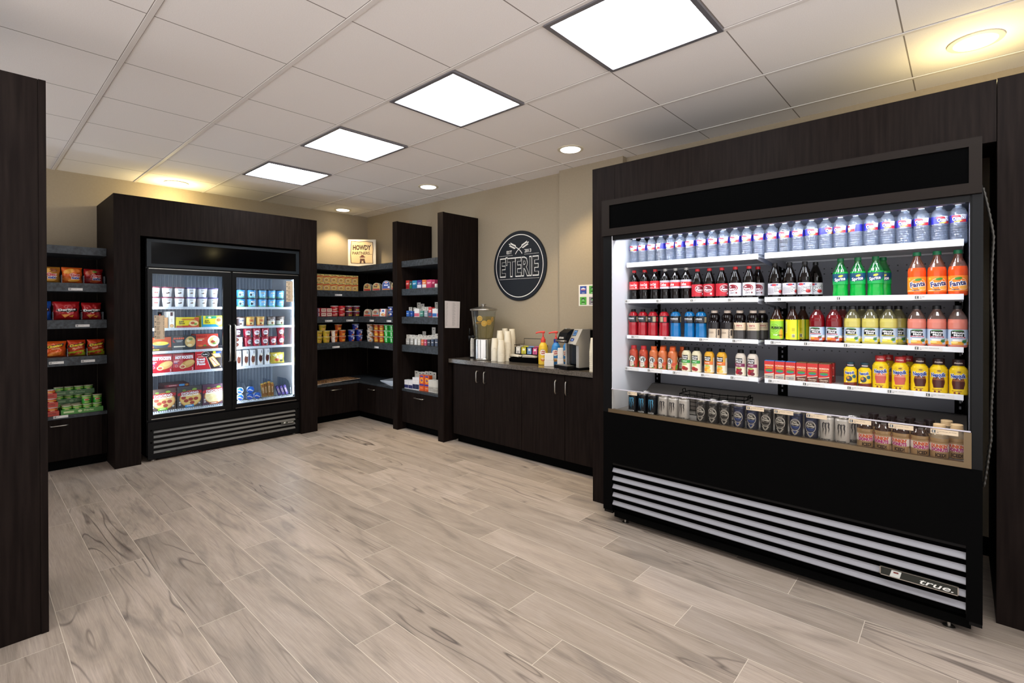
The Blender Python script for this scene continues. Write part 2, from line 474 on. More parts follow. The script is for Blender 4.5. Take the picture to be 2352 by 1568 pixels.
def downlight(x, y, label, watts, drop):
    t = thing('downlight', label, 'downlight', (x, y, CEIL), 0, 'round recessed downlights')
    m = MB(); m.lathe([(0.105, -0.001), (0.105, -0.006), (0.082, -0.008), (0.082, -0.001)], paint('#d8cfb8', 0.5), 32); m.build('trim_ring', t)
    l = MB(); l.lathe([(0.083, -0.004), (0.078, -0.011), (0.05, -0.015), (0.0005, -0.017)], glow((1.0, 0.95, 0.88), 5.0), 32, capb=False); l.build('lens', t)
    sp = bpy.data.lights.new('downlight_lamp', 'SPOT'); sp.energy = watts; sp.color = WARM; sp.spot_size = R(104); sp.spot_blend = 0.5; sp.shadow_soft_size = 0.07
    so = bpy.data.objects.new('downlight_lamp', sp); COL.objects.link(so); so.location = (0, 0, -0.02); so.parent = t
    if drop:
        pl = bpy.data.lights.new('ceiling_glow_fill', 'POINT'); pl.energy = drop; pl.color = (1.0, 0.80, 0.36); pl.shadow_soft_size = 0.05  # extra point light hung under the lens to spread yellow over the ceiling
        po = bpy.data.objects.new('ceiling_glow_fill', pl); COL.objects.link(po); po.location = (0, 0, -0.19); po.parent = t
DL = [(0.046, 3.30, 'large round downlight with a yellow glow above the drink cooler', 1.8, 6.0), (-2.35, 3.30, 'round downlight in the ceiling above the coffee counter', 1.0, 0.0),
      (-4.17, 3.29, 'round downlight in front of the two tall shelf panels', 1.0, 0.0), (-5.95, 3.30, 'small round downlight in the corner above the howdy sign', 1.0, 0.3),
      (-5.94, 1.457, 'round downlight with a yellow glow above the upright freezer', 2.6, 11.0)]
for x, y, l, k, d in DL: downlight(x, y, l, DOWN_W * k, d)

# ------------------------------------------------------------------ tall panels and surrounds
def wood(mb, *a, bev=0.0015): return mb.box(*a, WOOD, bev)
t = thing('tall_cabinet', 'tall dark wood cabinet cut off by the photo edge beside the chip shelf', 'cabinet', (-2.884, 0.236, 0))
wood(MB(), -0.60, -0.003, -1.20, -0.025, 0, 2.345).build('body', t)
wood(MB(), -0.60, 0, -0.0245, 0, 0, 2.345).build('stile', t)

t = thing('freezer_surround', 'dark wood frame box built around the upright freezer', 'cabinet surround', (-5.40, 0.862, 0))
y1 = 1.815; d = -0.798
wood(MB(), d, 0, 0, 0.187, 0, 2.378).build('side_panel', t)
wood(MB(), d, 0, 1.628, y1, 0, 2.378).build('side_panel', t)
wood(MB(), d, 0, 0.188, 1.627, 2.032, 2.378).build('top_panel', t)

t = thing('cooler_surround', 'dark wood frame built around the open drink cooler', 'cabinet surround', (-1.955, 3.013, 0))
wood(MB(), 0, 0.181, 0, 0.735, 0, 2.366).build('side_panel', t)
wood(MB(), 0.182, 2.065, 0, 0.30, 2.096, 2.366).build('top_panel', t)
wood(MB(), 0.182, 2.065, 0.301, 0.79, 2.33, 2.364).build('light_block_board', t)  # unseen board added to keep light out of the gap beside the cooler
wood(MB(), 2.067, 2.95, 0, 0.80, 0, 2.368).build('side_panel', t)

for nm, x0, lab in (('shelf_partition', -4.855, 'tall dark wood partition between corner shelves and toiletry shelves'), ('shelf_partition', -4.045, 'tall dark wood partition with a paper list at the counter end')):
    t = thing(nm, lab, 'partition', (x0, 3.31, 0), 0, 'tall wood partitions')
    wood(MB(), 0, 0.088, 0, 0.022, 0, 2.378).build('front_edge', t)
    wood(MB(), 0.002, 0.086, 0.0225, 0.503, 0, 2.376).build('panel', t)
# ------------------------------------------------------------------ shelving and cabinets
FZ = [(1.856, 1.925), (1.533, 1.607), (1.213, 1.287), (0.893, 0.968)]
DECK = 0.468
TAGW = paint('#e4e1dd', 0.6); TAGT = paint('#d9c3a5', 0.6)
def tag_mesh(w, h, lines, face=TAGW, big=False):
    """Price tag lying in the XZ plane, facing -Y, centred on x."""
    m = MB(); m.box(-w / 2, w / 2, -0.0012, 0, -h / 2, h / 2, face)
    W, H = w * 1000, h * 1000; e = H * 0.62
    it = [('r', -W / 2 + 4, -e / 2, -W / 2 + 4 + e, e / 2, '#1f3038'), ('t', 'E', -W / 2 + 4 + e / 2, 0, e * 0.72, '#e8e0d2', 0, 0.02)]
    for i, l in enumerate(lines[:2]):
        hh = H * 0.15; xa = -W / 2 + 8 + e; wl = min(len(l) * hh * 0.8, W - e - 14); v = H * (0.12 - 0.30 * i)
        if l.startswith('~'):        # too small to read: a broken grey line
            for k in range(len(l)): it.append(('r', xa + k * 4.4, v - hh * 0.4, xa + k * 4.4 + (3.6, 2.4, 4.0)[k % 3], v + hh * 0.4, '#6d6a66'))
        elif l: it.append(('t', l, xa + wl / 2, v, hh, '#2c2a28', wl))
    return art(m, it, on_front(-0.0012))
def put_tag(parent, loc, rz, w=0.094, h=0.021, lines=(), face=TAGW):
    o = tag_mesh(w, h, lines, face).build('price_tag', parent); o.location = loc; o.rotation_euler = (0, 0, rz)
    return o

def bar_handle(mb, p0, p1, out, r=0.005):
    """U-shaped pull: bar from p0 to p1 held off the face by vector out."""
    p0, p1, o = Vector(p0), Vector(p1), Vector(out)
    d = (p1 - p0).normalized() * r * 2.5
    return mb.tube([p0, p0 + o * 0.75, p0 + o + d, p1 + o - d, p1 + o * 0.75, p1], r, STEELM, 8)

def ell(inset, x0=-6.195, y0=2.684, x1=-4.859, y1=3.808):
    i = inset
    return [(x0, y0), (-5.70 - i, y0), (-5.70 - i, 3.37 + i), (x1, 3.37 + i), (x1, y1), (x0, y1)]
t = thing('corner_shelf', 'dark corner shelf unit with graphite shelves full of snacks beside the freezer', 'shelf unit')
cs = []
for i, (a, b) in enumerate(FZ): cs.append(MB().prism(ell(0), 'z', a, b, LAM).build('shelf', t))
MB().prism(ell(0.012), 'z', 0.085, 0.44, WOOD).build('base', t)
MB().prism(ell(0.0), 'z', 0.4405, DECK, LAM).build('deck', t)
MB().prism(ell(0.05), 'z', 0, 0.084, BLACKM).build('toe_kick', t)
b = MB(); b.box(-6.197, -6.19, 2.684, 3.80, DECK, 1.855, WOOD); b.box(-6.19, -4.859, 3.803, 3.813, DECK, 1.855, WOOD); b.build('back_panel', t)
d = wood(MB(), -5.7115, -5.695, 2.69, 3.355, 0.09, 0.436).build('drawer', t)
bar_handle(MB(), (-5.695, 2.99, 0.392), (-5.695, 3.12, 0.392), (0.03, 0, 0)).build('handle', d)
d = wood(MB(), -5.69, -4.865, 3.365, 3.3815, 0.09, 0.436).build('drawer', t)
bar_handle(MB(), (-5.44, 3.365, 0.392), (-5.30, 3.365, 0.392), (0, -0.03, 0)).build('handle', d)
for i, y, z in ((1, 3.10, 1.553), (2, 2.972, 1.236), (2, 3.252, 1.236), (3, 3.065, 0.913)): put_tag(cs[i], (-5.70, y, z), PI / 2, lines=('~~~~~~~~', '~~'))
for i, x, z in ((2, -5.39, 1.236), (2, -5.02, 1.236), (3, -5.285, 0.913)): put_tag(cs[i], (x, 3.37, z), 0, lines=('~~~~~', '~~'))

t = thing('toiletry_shelf', 'narrow dark shelf unit holding medicines and toiletries between two tall partitions', 'shelf unit')
X0, X1 = -4.764, -4.048
for i, (a, b) in enumerate(FZ): MB().box(X0, X1, 3.37, 3.808, a, b, LAM).build('shelf', t)
MB().box(X0, X1, 3.382, 3.808, 0.085, 0.44, WOOD).build('base', t)
MB().box(X0, X1, 3.37, 3.808, 0.4405, DECK, LAM).build('deck', t)
MB().box(X0, X1, 3.43, 3.808, 0, 0.084, BLACKM).build('toe_kick', t)
MB().box(X0, X1, 3.803, 3.813, DECK, 1.855, WOOD).build('back_panel', t)
d = wood(MB(), X0 + 0.006, X1 - 0.003, 3.365, 3.3815, 0.09, 0.436).build('drawer', t)
bar_handle(MB(), (-4.505, 3.365, 0.392), (-4.345, 3.365, 0.392), (0, -0.03, 0)).build('handle', d)

t = thing('chip_shelf', 'dark shelf unit with graphite shelves of chip bags beside the freezer surround', 'shelf unit')
ch = []
for i, (a, b) in enumerate(FZ): ch.append(MB().box(-6.195, -5.70, -0.90, 0.8585, a, b, LAM).build('shelf', t))
MB().box(-6.195, -5.712, -0.90, 0.8585, 0.085, 0.44, WOOD).build('base', t)
MB().box(-6.195, -5.70, -0.90, 0.8585, 0.4405, DECK, LAM).build('deck', t)
MB().box(-6.195, -5.75, -0.90, 0.8585, 0, 0.084, BLACKM).build('toe_kick', t)
MB().box(-6.197, -6.19, -0.90, 0.8585, DECK, 1.855, WOOD).build('back_panel', t)
for ya, yb in ((-0.32, 0.247), (0.253, 0.82)):
    d = wood(MB(), -5.7115, -5.695, ya, yb, 0.09, 0.436).build('drawer', t)
    ym = (ya + yb) / 2; bar_handle(MB(), (-5.695, ym - 0.055, 0.39), (-5.695, ym + 0.055, 0.39), (0.03, 0, 0)).build('handle', d)
for i, y, z in ((1, 0.648, 1.553), (2, 0.693, 1.236), (3, 0.522, 0.925), (3, 0.728, 0.925)): put_tag(ch[i], (-5.70, y, z), PI / 2, lines=('~~~~~~~~', '~~'))
put_tag(kids(t)[5], (-5.70, 0.548, 0.462), PI / 2, lines=('~~~~', '~~'))

# counter
def base_cabinet(x0, xm, x1, h0, h1, label):
    t = thing('base_cabinet', label, 'cabinet', (0, 0, 0), 0, 'cabinets under the coffee counter')
    MB().box(x0 + 0.001, x1 - 0.001, 3.409, 3.745, 0.092, 0.818, WOOD).build('body', t)
    MB().box(x0 + 0.001, x1 - 0.001, 3.455, 3.745, 0, 0.0915, BLACKM).build('toe_kick', t)
    for a, b, h in ((x0, xm, h0), (xm, x1, h1)):
        d = wood(MB(), a + 0.0025, b - 0.0025, 3.39, 3.4085, 0.095, 0.812).build('door', t)
        bar_handle(MB(), (h, 3.39, 0.657), (h, 3.39, 0.765), (0, -0.032, 0), 0.0055).build('handle', d)
base_cabinet(-3.895, -3.442, -2.960, -3.523, -3.417, 'dark wood two-door cabinet under the lemon water dispenser')
base_cabinet(-2.960, -2.477, -1.96, -2.556, -2.447, 'dark wood two-door cabinet under the coffee brewer')
c = MB().prism([(-3.945, 3.37), (-1.958, 3.37), (-1.958, 3.747), (-2.803, 3.747), (-2.803, 3.812), (-3.945, 3.812)], 'z', 0.822, 0.862, STONE).build('countertop')
tag(c, 'grey brown stone countertop holding the coffee and water things', 'countertop')

# ------------------------------------------------------------------ the two-door upright freezer
def louvre(mb, x0, x1, zc, axis, face):
    """One slanted slat: its top edge leans back so the sloping face catches the ceiling light."""
    h = 0.0125
    s = [(0.000, zc - h), (0.004, zc - h - 0.003), (0.022, zc + h - 0.003), (0.019, zc + h)]
    return s
LV = paint('#8e8d92', 0.5, 0.1)
LVF = paint('#5f5d5a', 0.5, 0.1)
FR = thing('upright_freezer', 'black upright two-door glass freezer full of ice cream and frozen boxes', 'freezer', (0, 0, 0))
FX = -5.45
sh = MB()
sh.box(-6.15, -5.462, 1.100, 1.128, 0.05, 2.016, BLACK); sh.box(-6.15, -5.462, 2.458, 2.486, 0.05, 2.016, BLACK)
sh.box(-6.15, -5.462, 1.128, 2.458, 1.742, 2.016, BLACK); sh.box(-6.15, -5.462, 1.128, 2.458, 0.05, 0.395, BLACK); sh.box(-6.15, -6.10, 1.128, 2.458, 0.395, 1.742, BLACK)
sh.build('cabinet_shell', FR)
LINER = paint('#aab0bb', 0.55); DARKG = paint('#7e8591', 0.5)
ln = MB(); ln.box(-6.099, -6.06, 1.13, 2.4575, 0.396, 1.74, LINER)
y = 1.15
while y < 2.43: ln.box(-6.06, -6.054, y, y + 0.022, 0.40, 1.735, DARKG); y += 0.034
ln.box(-6.06, -5.53, 1.1285, 1.136, 0.396, 1.74, paint('#d6d8dc', 0.5)); ln.box(-6.06, -5.53, 2.450, 2.4575, 0.396, 1.74, paint('#d6d8dc', 0.5))
ln.box(-6.06, -5.48, 1.136, 2.450, 1.732, 1.7405, paint('#c9ccd2', 0.5)); ln.box(-6.06, -5.48, 1.136, 2.450, 0.3955, 0.402, paint('#9b9ea4', 0.5))
ln.build('liner', FR)
MB().box(-5.54, -5.466, 1.783, 1.830, 0.396, 1.741, BLACKM).build('mullion', FR)
hd = MB(); HF = paint('#1d2226', 0.45, 0, 0.2); z0, z1 = 1.764, 2.015
for a in ((1.102, 1.135, z0, z1), (2.453, 2.4855, z0, z1), (1.135, 2.453, z1 - 0.028, z1), (1.135, 2.453, z0, z0 + 0.028)): hd.box(-5.461, -5.43, *a, HF)
ho = hd.build('header', FR)
MB().box(-5.461, -5.437, 1.1355, 2.4525, z0 + 0.0285, z1 - 0.0285, BGLASS).build('sign_panel', ho)
PANE = clear('#eef4f8', 0.035, 0.015)
def freezer_door(ya, yb, ga, gb, hy, s):
    d = MB(); z0, z1, g0, g1 = 0.372, 1.752, 0.418, 1.702
    for a in ((ya, ga, z0, z1), (gb, yb, z0, z1), (ga, gb, g1, z1), (ga, gb, z0, g0)): d.box(-5.459, -5.428, *a, BLACK)
    d.box(-5.4285, -5.4265, ga - 0.012, gb + 0.012, z0 + 0.006, z0 + 0.012, STEELM)
    d.box(-5.4285, -5.4265, ya + 0.01, yb - 0.01, z1 - 0.006, z1 - 0.001, STEELM)
    o = d.build('door', FR)
    MB().box(-5.447, -5.441, ga + 0.0005, gb - 0.0005, g0 + 0.0005, g1 - 0.0005, PANE).build('pane', o)
    h = MB(); h.tube([(-5.428, hy, 1.225), (-5.395, hy, 1.215), (-5.388, hy, 1.12), (-5.388, hy, 0.95), (-5.395, hy, 0.865), (-5.428, hy, 0.855)], 0.008, STEELM, 8); h.build('handle', o)
    return o
dl = freezer_door(1.106, 1.7995, 1.142, 1.722, 1.775, 1)
dr = freezer_door(1.8035, 2.484, 1.845, 2.437, 1.822, -1)
gr = MB()
gr.box(-5.461, -5.432, 1.104, 1.147, 0.018, 0.355, BLACK); gr.box(-5.461, -5.432, 2.441, 2.4855, 0.018, 0.355, BLACK)
gr.box(-5.461, -5.432, 1.147, 2.441, 0.285, 0.355, BLACK); gr.box(-5.461, -5.432, 1.147, 2.441, 0.018, 0.063, BLACK); gr.box(-5.470, -5.466, 1.147, 2.441, 0.063, 0.285, BLACKM)
for yy in (1.128, 2.464):
    for zz in (0.17, 0.28): gr.lathe([(0.008, 0), (0.008, 0.003)], BLACKM, 14, T=Matrix.Translation((-5.432, yy, zz)) @ Matrix.Rotation(PI / 2, 4, 'Y'))
gr.build('grille', FR)
for k in range(5):
    zc = 0.262 - 0.046 * k
    s = [(FX + 0.017, zc - 0.006), (FX + 0.017, zc - 0.010), (FX + 0.003, zc + 0.007), (FX + 0.003, zc + 0.011)]
    MB().prism([(a, b) for a, b in s], 'y', 1.1475, 2.4405, LVF).build('louvre', FR)
bd = MB(); bd.box(-5.434, -5.4285, 2.285, 2.425, 0.138, 0.162, paint('#3a4038', 0.4)); bd.box(-5.4285, -5.4275, 2.285, 2.425, 0.138, 0.1405, STEEL); bd.box(-5.4285, -5.4275, 2.285, 2.425, 0.1595, 0.162, STEEL)
art(bd, [('t', 'true', 30, 0, 15, '#f2f0e8', 52, 0.0, 0.25), ('p', [(-45, -8), (-27, -8), (-23, 8), (-41, 8)], '#cfd2c8')], lambda u, v, o: (-5.4284 + o, 2.355 + u, 0.150 + v)); bd.build('maker_badge', FR)
for yy in (1.15, 2.44):
    for xx in (-5.47, -6.12):
        MB().lathe([(0.02, 0.0), (0.02, 0.008), (0.008, 0.01), (0.008, 0.052)], STEELM, 12, c=(xx, yy, 0)).build('levelling_foot', FR)
MB().box(-6.09, -5.495, 1.12, 2.47, 0.012, 0.05, BLACKM).build('kick_plate', FR)
FSH = [1.398, 1.199, 0.985, 0.783]
SW = paint('#e4e8ee', 0.4)
ptag = ['', '']
for (ya, yb) in ((1.140, 1.765), (1.838, 2.436)):
    for z in FSH:
        s = MB(); s.box(-5.510, -5.502, ya, yb, z - 0.019, z + 0.004, SW)
        yy = ya
        while yy < yb: s.box(-6.03, -5.510, yy, yy + 0.004, z - 0.006, z, SW); yy += 0.022
        s.box(-6.03, -6.02, ya, yb, z - 0.012, z, SW)
        it = []
        yy = 30
        while yy < (yb - ya) * 1000 - 40: it.append(('r', yy, -1, yy + 12, 1, '#8a97a8')); yy += 21
        art(s, it, lambda u, v, o, ya=ya, z=z: (-5.502 + o, ya + u, z - 0.008 + v)); s.build('wire_shelf', FR)
    s = MB()
    s.box(-5.510, -5.502, ya, yb, 0.408, 0.420, SW)
    yy = ya
    while yy < yb: s.box(-6.03, -5.504, yy, yy + 0.006, 0.418, 0.430, SW); yy += 0.018
    s.build('floor_rack', FR)
LEDF = glow((0.86, 0.92, 1.0), FREEZER_LED)
for nm, y in (('a', 2.4435), ('b', 1.836), ('c', 1.777), ('d', 1.142)):
    MB().box(-5.486, -5.470, y - 0.002, y + 0.002, 0.44, 1.70, LEDF).build('light_strip', FR)
def menu(ya, yb, z0, z1, nm, door):
    m = MB(); m.box(-5.4405, -5.4395, ya, yb, z0, z1, TAGT)
    W = (yb - ya) * 1000; H = (z1 - z0) * 1000; it = []
    rnd = random.Random(len(nm)); v = H / 2 - 12; k = 0
    while v > -H / 2 + 10:
        if k % 6 == 0: it += [('r', -W / 2 + 4, v - 7, -W / 2 + 13, v + 4, '#23262a'), ('t', 'E', -W / 2 + 8.5, v - 1.5, 7, '#d9c3a5')]
        if k % 6 != 5:
            it.append(('r', -W / 2 + 18, v - 1.2, -W / 2 + 18 + rnd.uniform(18, 30), v + 1.2, '#6d5a48')); it.append(('r', W / 2 - 11, v - 1.2, W / 2 - 4, v + 1.2, '#6d5a48'))
        v -= 7.5; k += 1
    art(m, it, lambda u, v, o: (-5.4395 + o, (ya + yb) / 2 + u, (z0 + z1) / 2 + v))
    return m.build('price_list', door)
menu(1.157, 1.236, 1.103, 1.322, 'left', dl)
menu(2.348, 2.424, 1.458, 1.682, 'rightx', dr)
m = MB(); m.box(-5.4405, -5.436, 1.183, 1.215, 1.322, 1.352, BLACK); m.lathe([(0.006, 0), (0.006, 0.004)], paint('#c03a2c'), 12, T=Matrix.Translation((-5.436, 1.199, 1.328)) @ Matrix.Rotation(PI / 2, 4, 'Y')); m.build('paper_clip', dl)
# ------------------------------------------------------------------ the open drink cooler
CO = thing('open_drink_cooler', 'long black open-front drink cooler with four lit shelves of bottles', 'drink cooler', (0, 0, 0))
CF = 2.79
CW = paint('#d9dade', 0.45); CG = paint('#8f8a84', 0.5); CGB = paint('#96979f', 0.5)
s = MB()
s.box(-1.728, -1.667, CF + 0.012, 3.50, 0.055, 1.8405, BLACK); s.box(0.024, 0.064, CF + 0.012, 3.50, 0.055, 1.8405, BLACK); s.box(-1.728, -1.667, 2.842, 3.50, 1.8405, 1.882, BLACK); s.box(0.024, 0.064, 2.842, 3.50, 1.8405, 1.882, BLACK); s.box(-1.728, -1.667, CF, CF + 0.0115, 0.70, 1.8395, BLACK); s.box(0.0305, 0.064, CF, CF + 0.0115, 0.70, 1.8395, BLACK)
s.box(-1.667, 0.024, 3.43, 3.50, 0.055, 1.882, BLACK); s.box(-1.667, 0.024, CF + 0.30, 3.43, 0.055, 0.60, BLACKM)
s.box(-1.667, 0.024, 2.842, 3.43, 1.872, 1.882, CGB)
s.build('cabinet_shell', CO)
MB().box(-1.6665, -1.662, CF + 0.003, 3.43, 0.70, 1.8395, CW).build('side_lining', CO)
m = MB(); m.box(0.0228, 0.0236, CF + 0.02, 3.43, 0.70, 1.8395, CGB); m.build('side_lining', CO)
# header
h = MB(); xa, xb, z0, z1 = -1.731, 0.060, 1.841, 2.070; GF = paint('#211c19', 0.5, 0, 0.06)
for a in ((xa, xa + 0.055, z0, z1), (xb - 0.04, xb, z0, z1), (xa + 0.055, xb - 0.04, z1 - 0.035, z1), (xa + 0.055, xb - 0.04, z0, z0 + 0.045)): h.box(a[0], a[1], 2.775, 2.80, a[2], a[3], GF)
h.box(xa, xb, 2.80, 2.841, z0 + 0.001, z1 - 0.001, BLACK); h.box(xa, xb, 2.841, 3.40, 1.8825, z1 - 0.001, BLACK)
ho = h.build('header', CO)
MB().box(xa + 0.0555, xb - 0.0405, 2.781, 2.7995, z0 + 0.0455, z1 - 0.0355, paint('#020202', 0.6, 0, 0.015)).build('sign_panel', ho)
MB().box(-1.667, 0.023, 2.795, 2.835, 1.812, 1.8395, BLACK).build('light_housing', CO)
MB().prism([(2.8355, 1.8255), (2.8355, 1.813), (2.848, 1.8255)], 'x', -1.64, 0.0, glow((0.80, 0.87, 1.0), COOLER_LED)).build('light_strip', CO)
# lower front
f = MB()
f.box(-1.728, 0.064, CF - 0.001, CF + 0.02, 0.385, 0.708, BLACKM); f.box(-1.7285, -1.665, CF - 0.001, CF + 0.02, 0.075, 0.385, BLACKM); f.box(0.014, 0.0645, CF - 0.001, CF + 0.02, 0.075, 0.385, BLACKM)
f.build('front_panel', CO)
for k in range(5):
    zc = 0.338 - 0.0525 * k
    MB().prism([(CF + 0.002, zc - 0.008), (CF + 0.002, zc - 0.012), (CF + 0.016, zc + 0.009), (CF + 0.016, zc + 0.013)], 'x', -1.664, 0.0135, LV).build('louvre', CO)
m = MB(); m.box(-1.664, 0.0135, CF + 0.045, CF + 0.05, 0.075, 0.384, BLACKM); m.box(-1.664, 0.0135, CF + 0.004, CF + 0.02, 0.372, 0.3845, BLACK); m.build('grille_back', CO)
MB().box(-1.66, 0.03, CF + 0.02, CF + 0.06, 0.035, 0.0745, BLACKM).build('kick_plate', CO)
for x in (-1.60, -0.04):
    b = MB(); b.lathe([(0.022, 0.0), (0.022, 0.005), (0.007, 0.008), (0.007, 0.05)], STEELM, 14, c=(x, CF + 0.055, 0)); b.build('levelling_foot', CO)
for x in (-1.60, -0.04):
    b = MB(); b.lathe([(0.022, 0.0), (0.022, 0.005), (0.007, 0.008), (0.007, 0.056)], STEELM, 14, c=(x, 3.44, 0)); b.build('levelling_foot', CO)
bd = MB(); bd.box(-0.275, -0.008, CF - 0.006, CF + 0.001, 0.168, 0.206, paint('#22251f', 0.35))
for a in ((-0.275, -0.008, 0.168, 0.172), (-0.275, -0.008, 0.2045, 0.206), (-0.275, -0.271, 0.168, 0.206), (-0.012, -0.008, 0.168, 0.206)): bd.box(a[0], a[1], CF - 0.0075, CF - 0.006, a[2], a[3], STEEL)
art(bd, [('t', 'true.', 62, 0, 22, '#f4f4ee', 110, 0.01, 0.3), ('p', [(-98, -15), (-62, -15), (-55, 14), (-90, 14)], '#d8dad4'), ('r', -84, 2, -66, 9, '#7a3a35')], on_front(CF - 0.0062, -0.1415, 0.187)); bd.build('maker_badge', CO)
# trim, front guard, deck
m = MB(); m.box(-1.69, 0.030, CF - 0.004, CF + 0.02, 0.7085, 0.731, BRONZE); m.box(0.006, 0.030, CF - 0.004, CF + 0.004, 0.731, 0.857, BRONZE); m.build('guard_trim', CO)
GUARD = clear('#f4f2ee', 0.03, 0.02)
MB().box(-1.667, 0.0055, CF - 0.003, CF + 0.003, 0.7315, 0.858, GUARD).build('front_guard', CO)
MB().box(-1.667, 0.028, CF - 0.0032, CF + 0.0032, 0.8583, 0.863, paint('#c9c3cc', 0.25)).build('guard_edge', CO)
MB().box(-1.662, 0.0195, CF + 0.021, 3.43, 0.69, 0.722, CG).build('deck', CO)
MB().prism([(3.12, 0.7222), (3.34, 0.835), (3.384, 0.835), (3.384, 0.7222)], 'x', -1.6615, 0.019, CG).build('sloped_duct', CO)
# perforated back panels, slotted uprights
for xa, xb in ((-1.622, -0.848), (-0.792, -0.028)):
    b = MB(); b.box(xa, xb, 3.395, 3.401, 0.836, 1.870, CGB)
    it = []
    for z in (0.915, 0.945, 1.125, 1.155, 1.345, 1.375, 1.575, 1.605):
        x = 40
        while x < (xb - xa) * 1000 - 30: it.append(('e', x, (z - 0.836) * 1000, 4, 4, '#17171a')); x += 38
    flat = [q for q in it]
    for q in flat:
        vs = [(q[1] + 4 * math.cos(PI * i / 4), q[2] + 4 * math.sin(PI * i / 4)) for i in range(8)]
        b.add([(xa + u / 1000, 3.3948, 0.836 + v / 1000) for u, v in vs], [list(range(8))], ink('#17171a'))
    b.build('back_panel', CO)
for x in (-1.643, -0.82, -0.006):
    b = MB(); b.box(x - 0.018, x + 0.018, 3.385, 3.42, 0.836, 1.870, BLACKM)
    z = 0.86
    while z < 1.85: b.box(x - 0.004, x + 0.004, 3.3845, 3.386, z, z + 0.014, CGB); z += 0.03
    b.build('upright', CO)
CSH = [1.668, 1.427, 1.194, 0.983]           # shelf tops
CST = [(1.646, 1.677), (1.409, 1.435), (1.176, 1.200), (0.965, 0.990)]
SEC = [(-1.648, -0.836), (-0.803, 0.006)]
STRIP = paint('#e9ebee', 0.35)
cshelf = {}
for si, (xa, xb) in enumerate(SEC):
    for k in range(4):
        zt = CSH[k]; a, b_ = CST[k]
        s = MB(); s.box(xa, xb, 2.957, 3.385, zt - 0.012, zt, CW); s.box(xa, xb, 3.37, 3.385, zt - 0.02, zt - 0.012, CW)
        for x in (xa + 0.003, xb - 0.006): s.prism([(2.96, zt - 0.012), (3.384, zt - 0.012), (3.384, zt - 0.055), (3.30, zt - 0.052), (2.96, zt - 0.026)], 'x', x, x + 0.003, CGB)
        so = s.build('shelf', CO); cshelf[(si, k)] = so
        m = MB(); m.box(xa, xb, 2.950, 2.9565, a, b_, STRIP, 0.002); m.build('price_rail', so)
TG = {(0, 1): [(-1.61, '~~~~', 0), (-1.39, '~~~~', 0), (-1.17, '~~~~', 0), (-0.95, '~~~~', 0)],
      (0, 2): [(-1.565, '~~~~~~~~', 1), (-1.34, '~~~~~~~~', 1), (-1.115, '~~~~~~~~', 1), (-0.925, '~~~~~~~~', 1)],
      (0, 3): [(-1.61, 'V8 - Original', 1), (-1.45, 'V8 - Spicy', 1), (-1.28, 'Apple Juice', 1), (-1.105, 'Orange Juice', 1), (-0.935, 'Cran Grape Juice', 1)],
      (1, 1): [(-0.69, '', 0), (-0.42, '', 0), (-0.115, '~~~~', 1)],
      (1, 2): [(-0.725, '~~~~~~~~', 1), (-0.565, 'Minute Maid - Fruit Punch', 1), (-0.39, 'Minute Maid - Lemonade', 1), (-0.115, 'Minute Maid - Pink Lemonade', 1)],
      (1, 3): [(-0.735, 'Organic - Milk', 1), (-0.57, 'Organic - Chocolate Milk', 1), (-0.375, 'Nesquik - No Sugar', 1), (-0.215, 'Nesquik - Strawberry', 1), (-0.075, 'Nesquik - Chocolate', 1)]}
for (si, k), L_ in TG.items():
    for x, s_, e in L_:
        put_tag(cshelf[(si, k)], (x, 2.9492, (CST[k][0] + CST[k][1]) / 2), 0, 0.10, 0.021, (s_, '~~' if s_ else ''))
for x, s_, w in ((-1.517, 'Monster - Zero', 0.063), (-0.804, 'Full Throttle - Blue Agave', 0.086), (-0.669, 'Full Throttle - Original', 0.088), (-0.524, 'Monster - Zero', 0.087), (-0.350, 'Monster - Low Carb', 0.086), (-0.200, 'Dunkin Donuts - Mocha', 0.087), (-0.055, 'Dunkin Donuts - Fr. Vanilla', 0.089)):
    put_tag(CO, (x, CF - 0.0045, 0.846), 0, w, 0.020, (s_, '~~'), TAGT)

cd = MB()
pts = []
for i in range(220):
    q = i / 219
    z = 1.89 - q * 1.29
    x = 0.0665 + 0.030 * min(1, 6 * q) * min(1, 6 * (1 - q)) + 0.004 * math.sin(q * 14)
    pts.append((x, 2.95, z))
cd.tube(pts, [0.0062 if i % 4 < 2 else 0.0044 for i in range(220)], paint('#3f3c37', 0.3, 0.6), 8)
cd.build('power_conduit', CO)
# ------------------------------------------------------------------ bottles, cans and cartons
PRO = {}
CAPN = 20
def ot(s, cx, cy, h, col, w, out='#ffffff', b=0.0, ob=0.05, sh=0.0, rot=0.0):
    """Outlined lettering: a fatter copy below the letters."""
    _, _, t0 = text_flat(s, b, sh); _, _, t1 = text_flat(s, ob, sh)
    return [('t', s, cx, cy, h, out, w * t1 / t0, ob, sh, rot), ('t', s, cx, cy, h, col, w, b, sh, rot)]

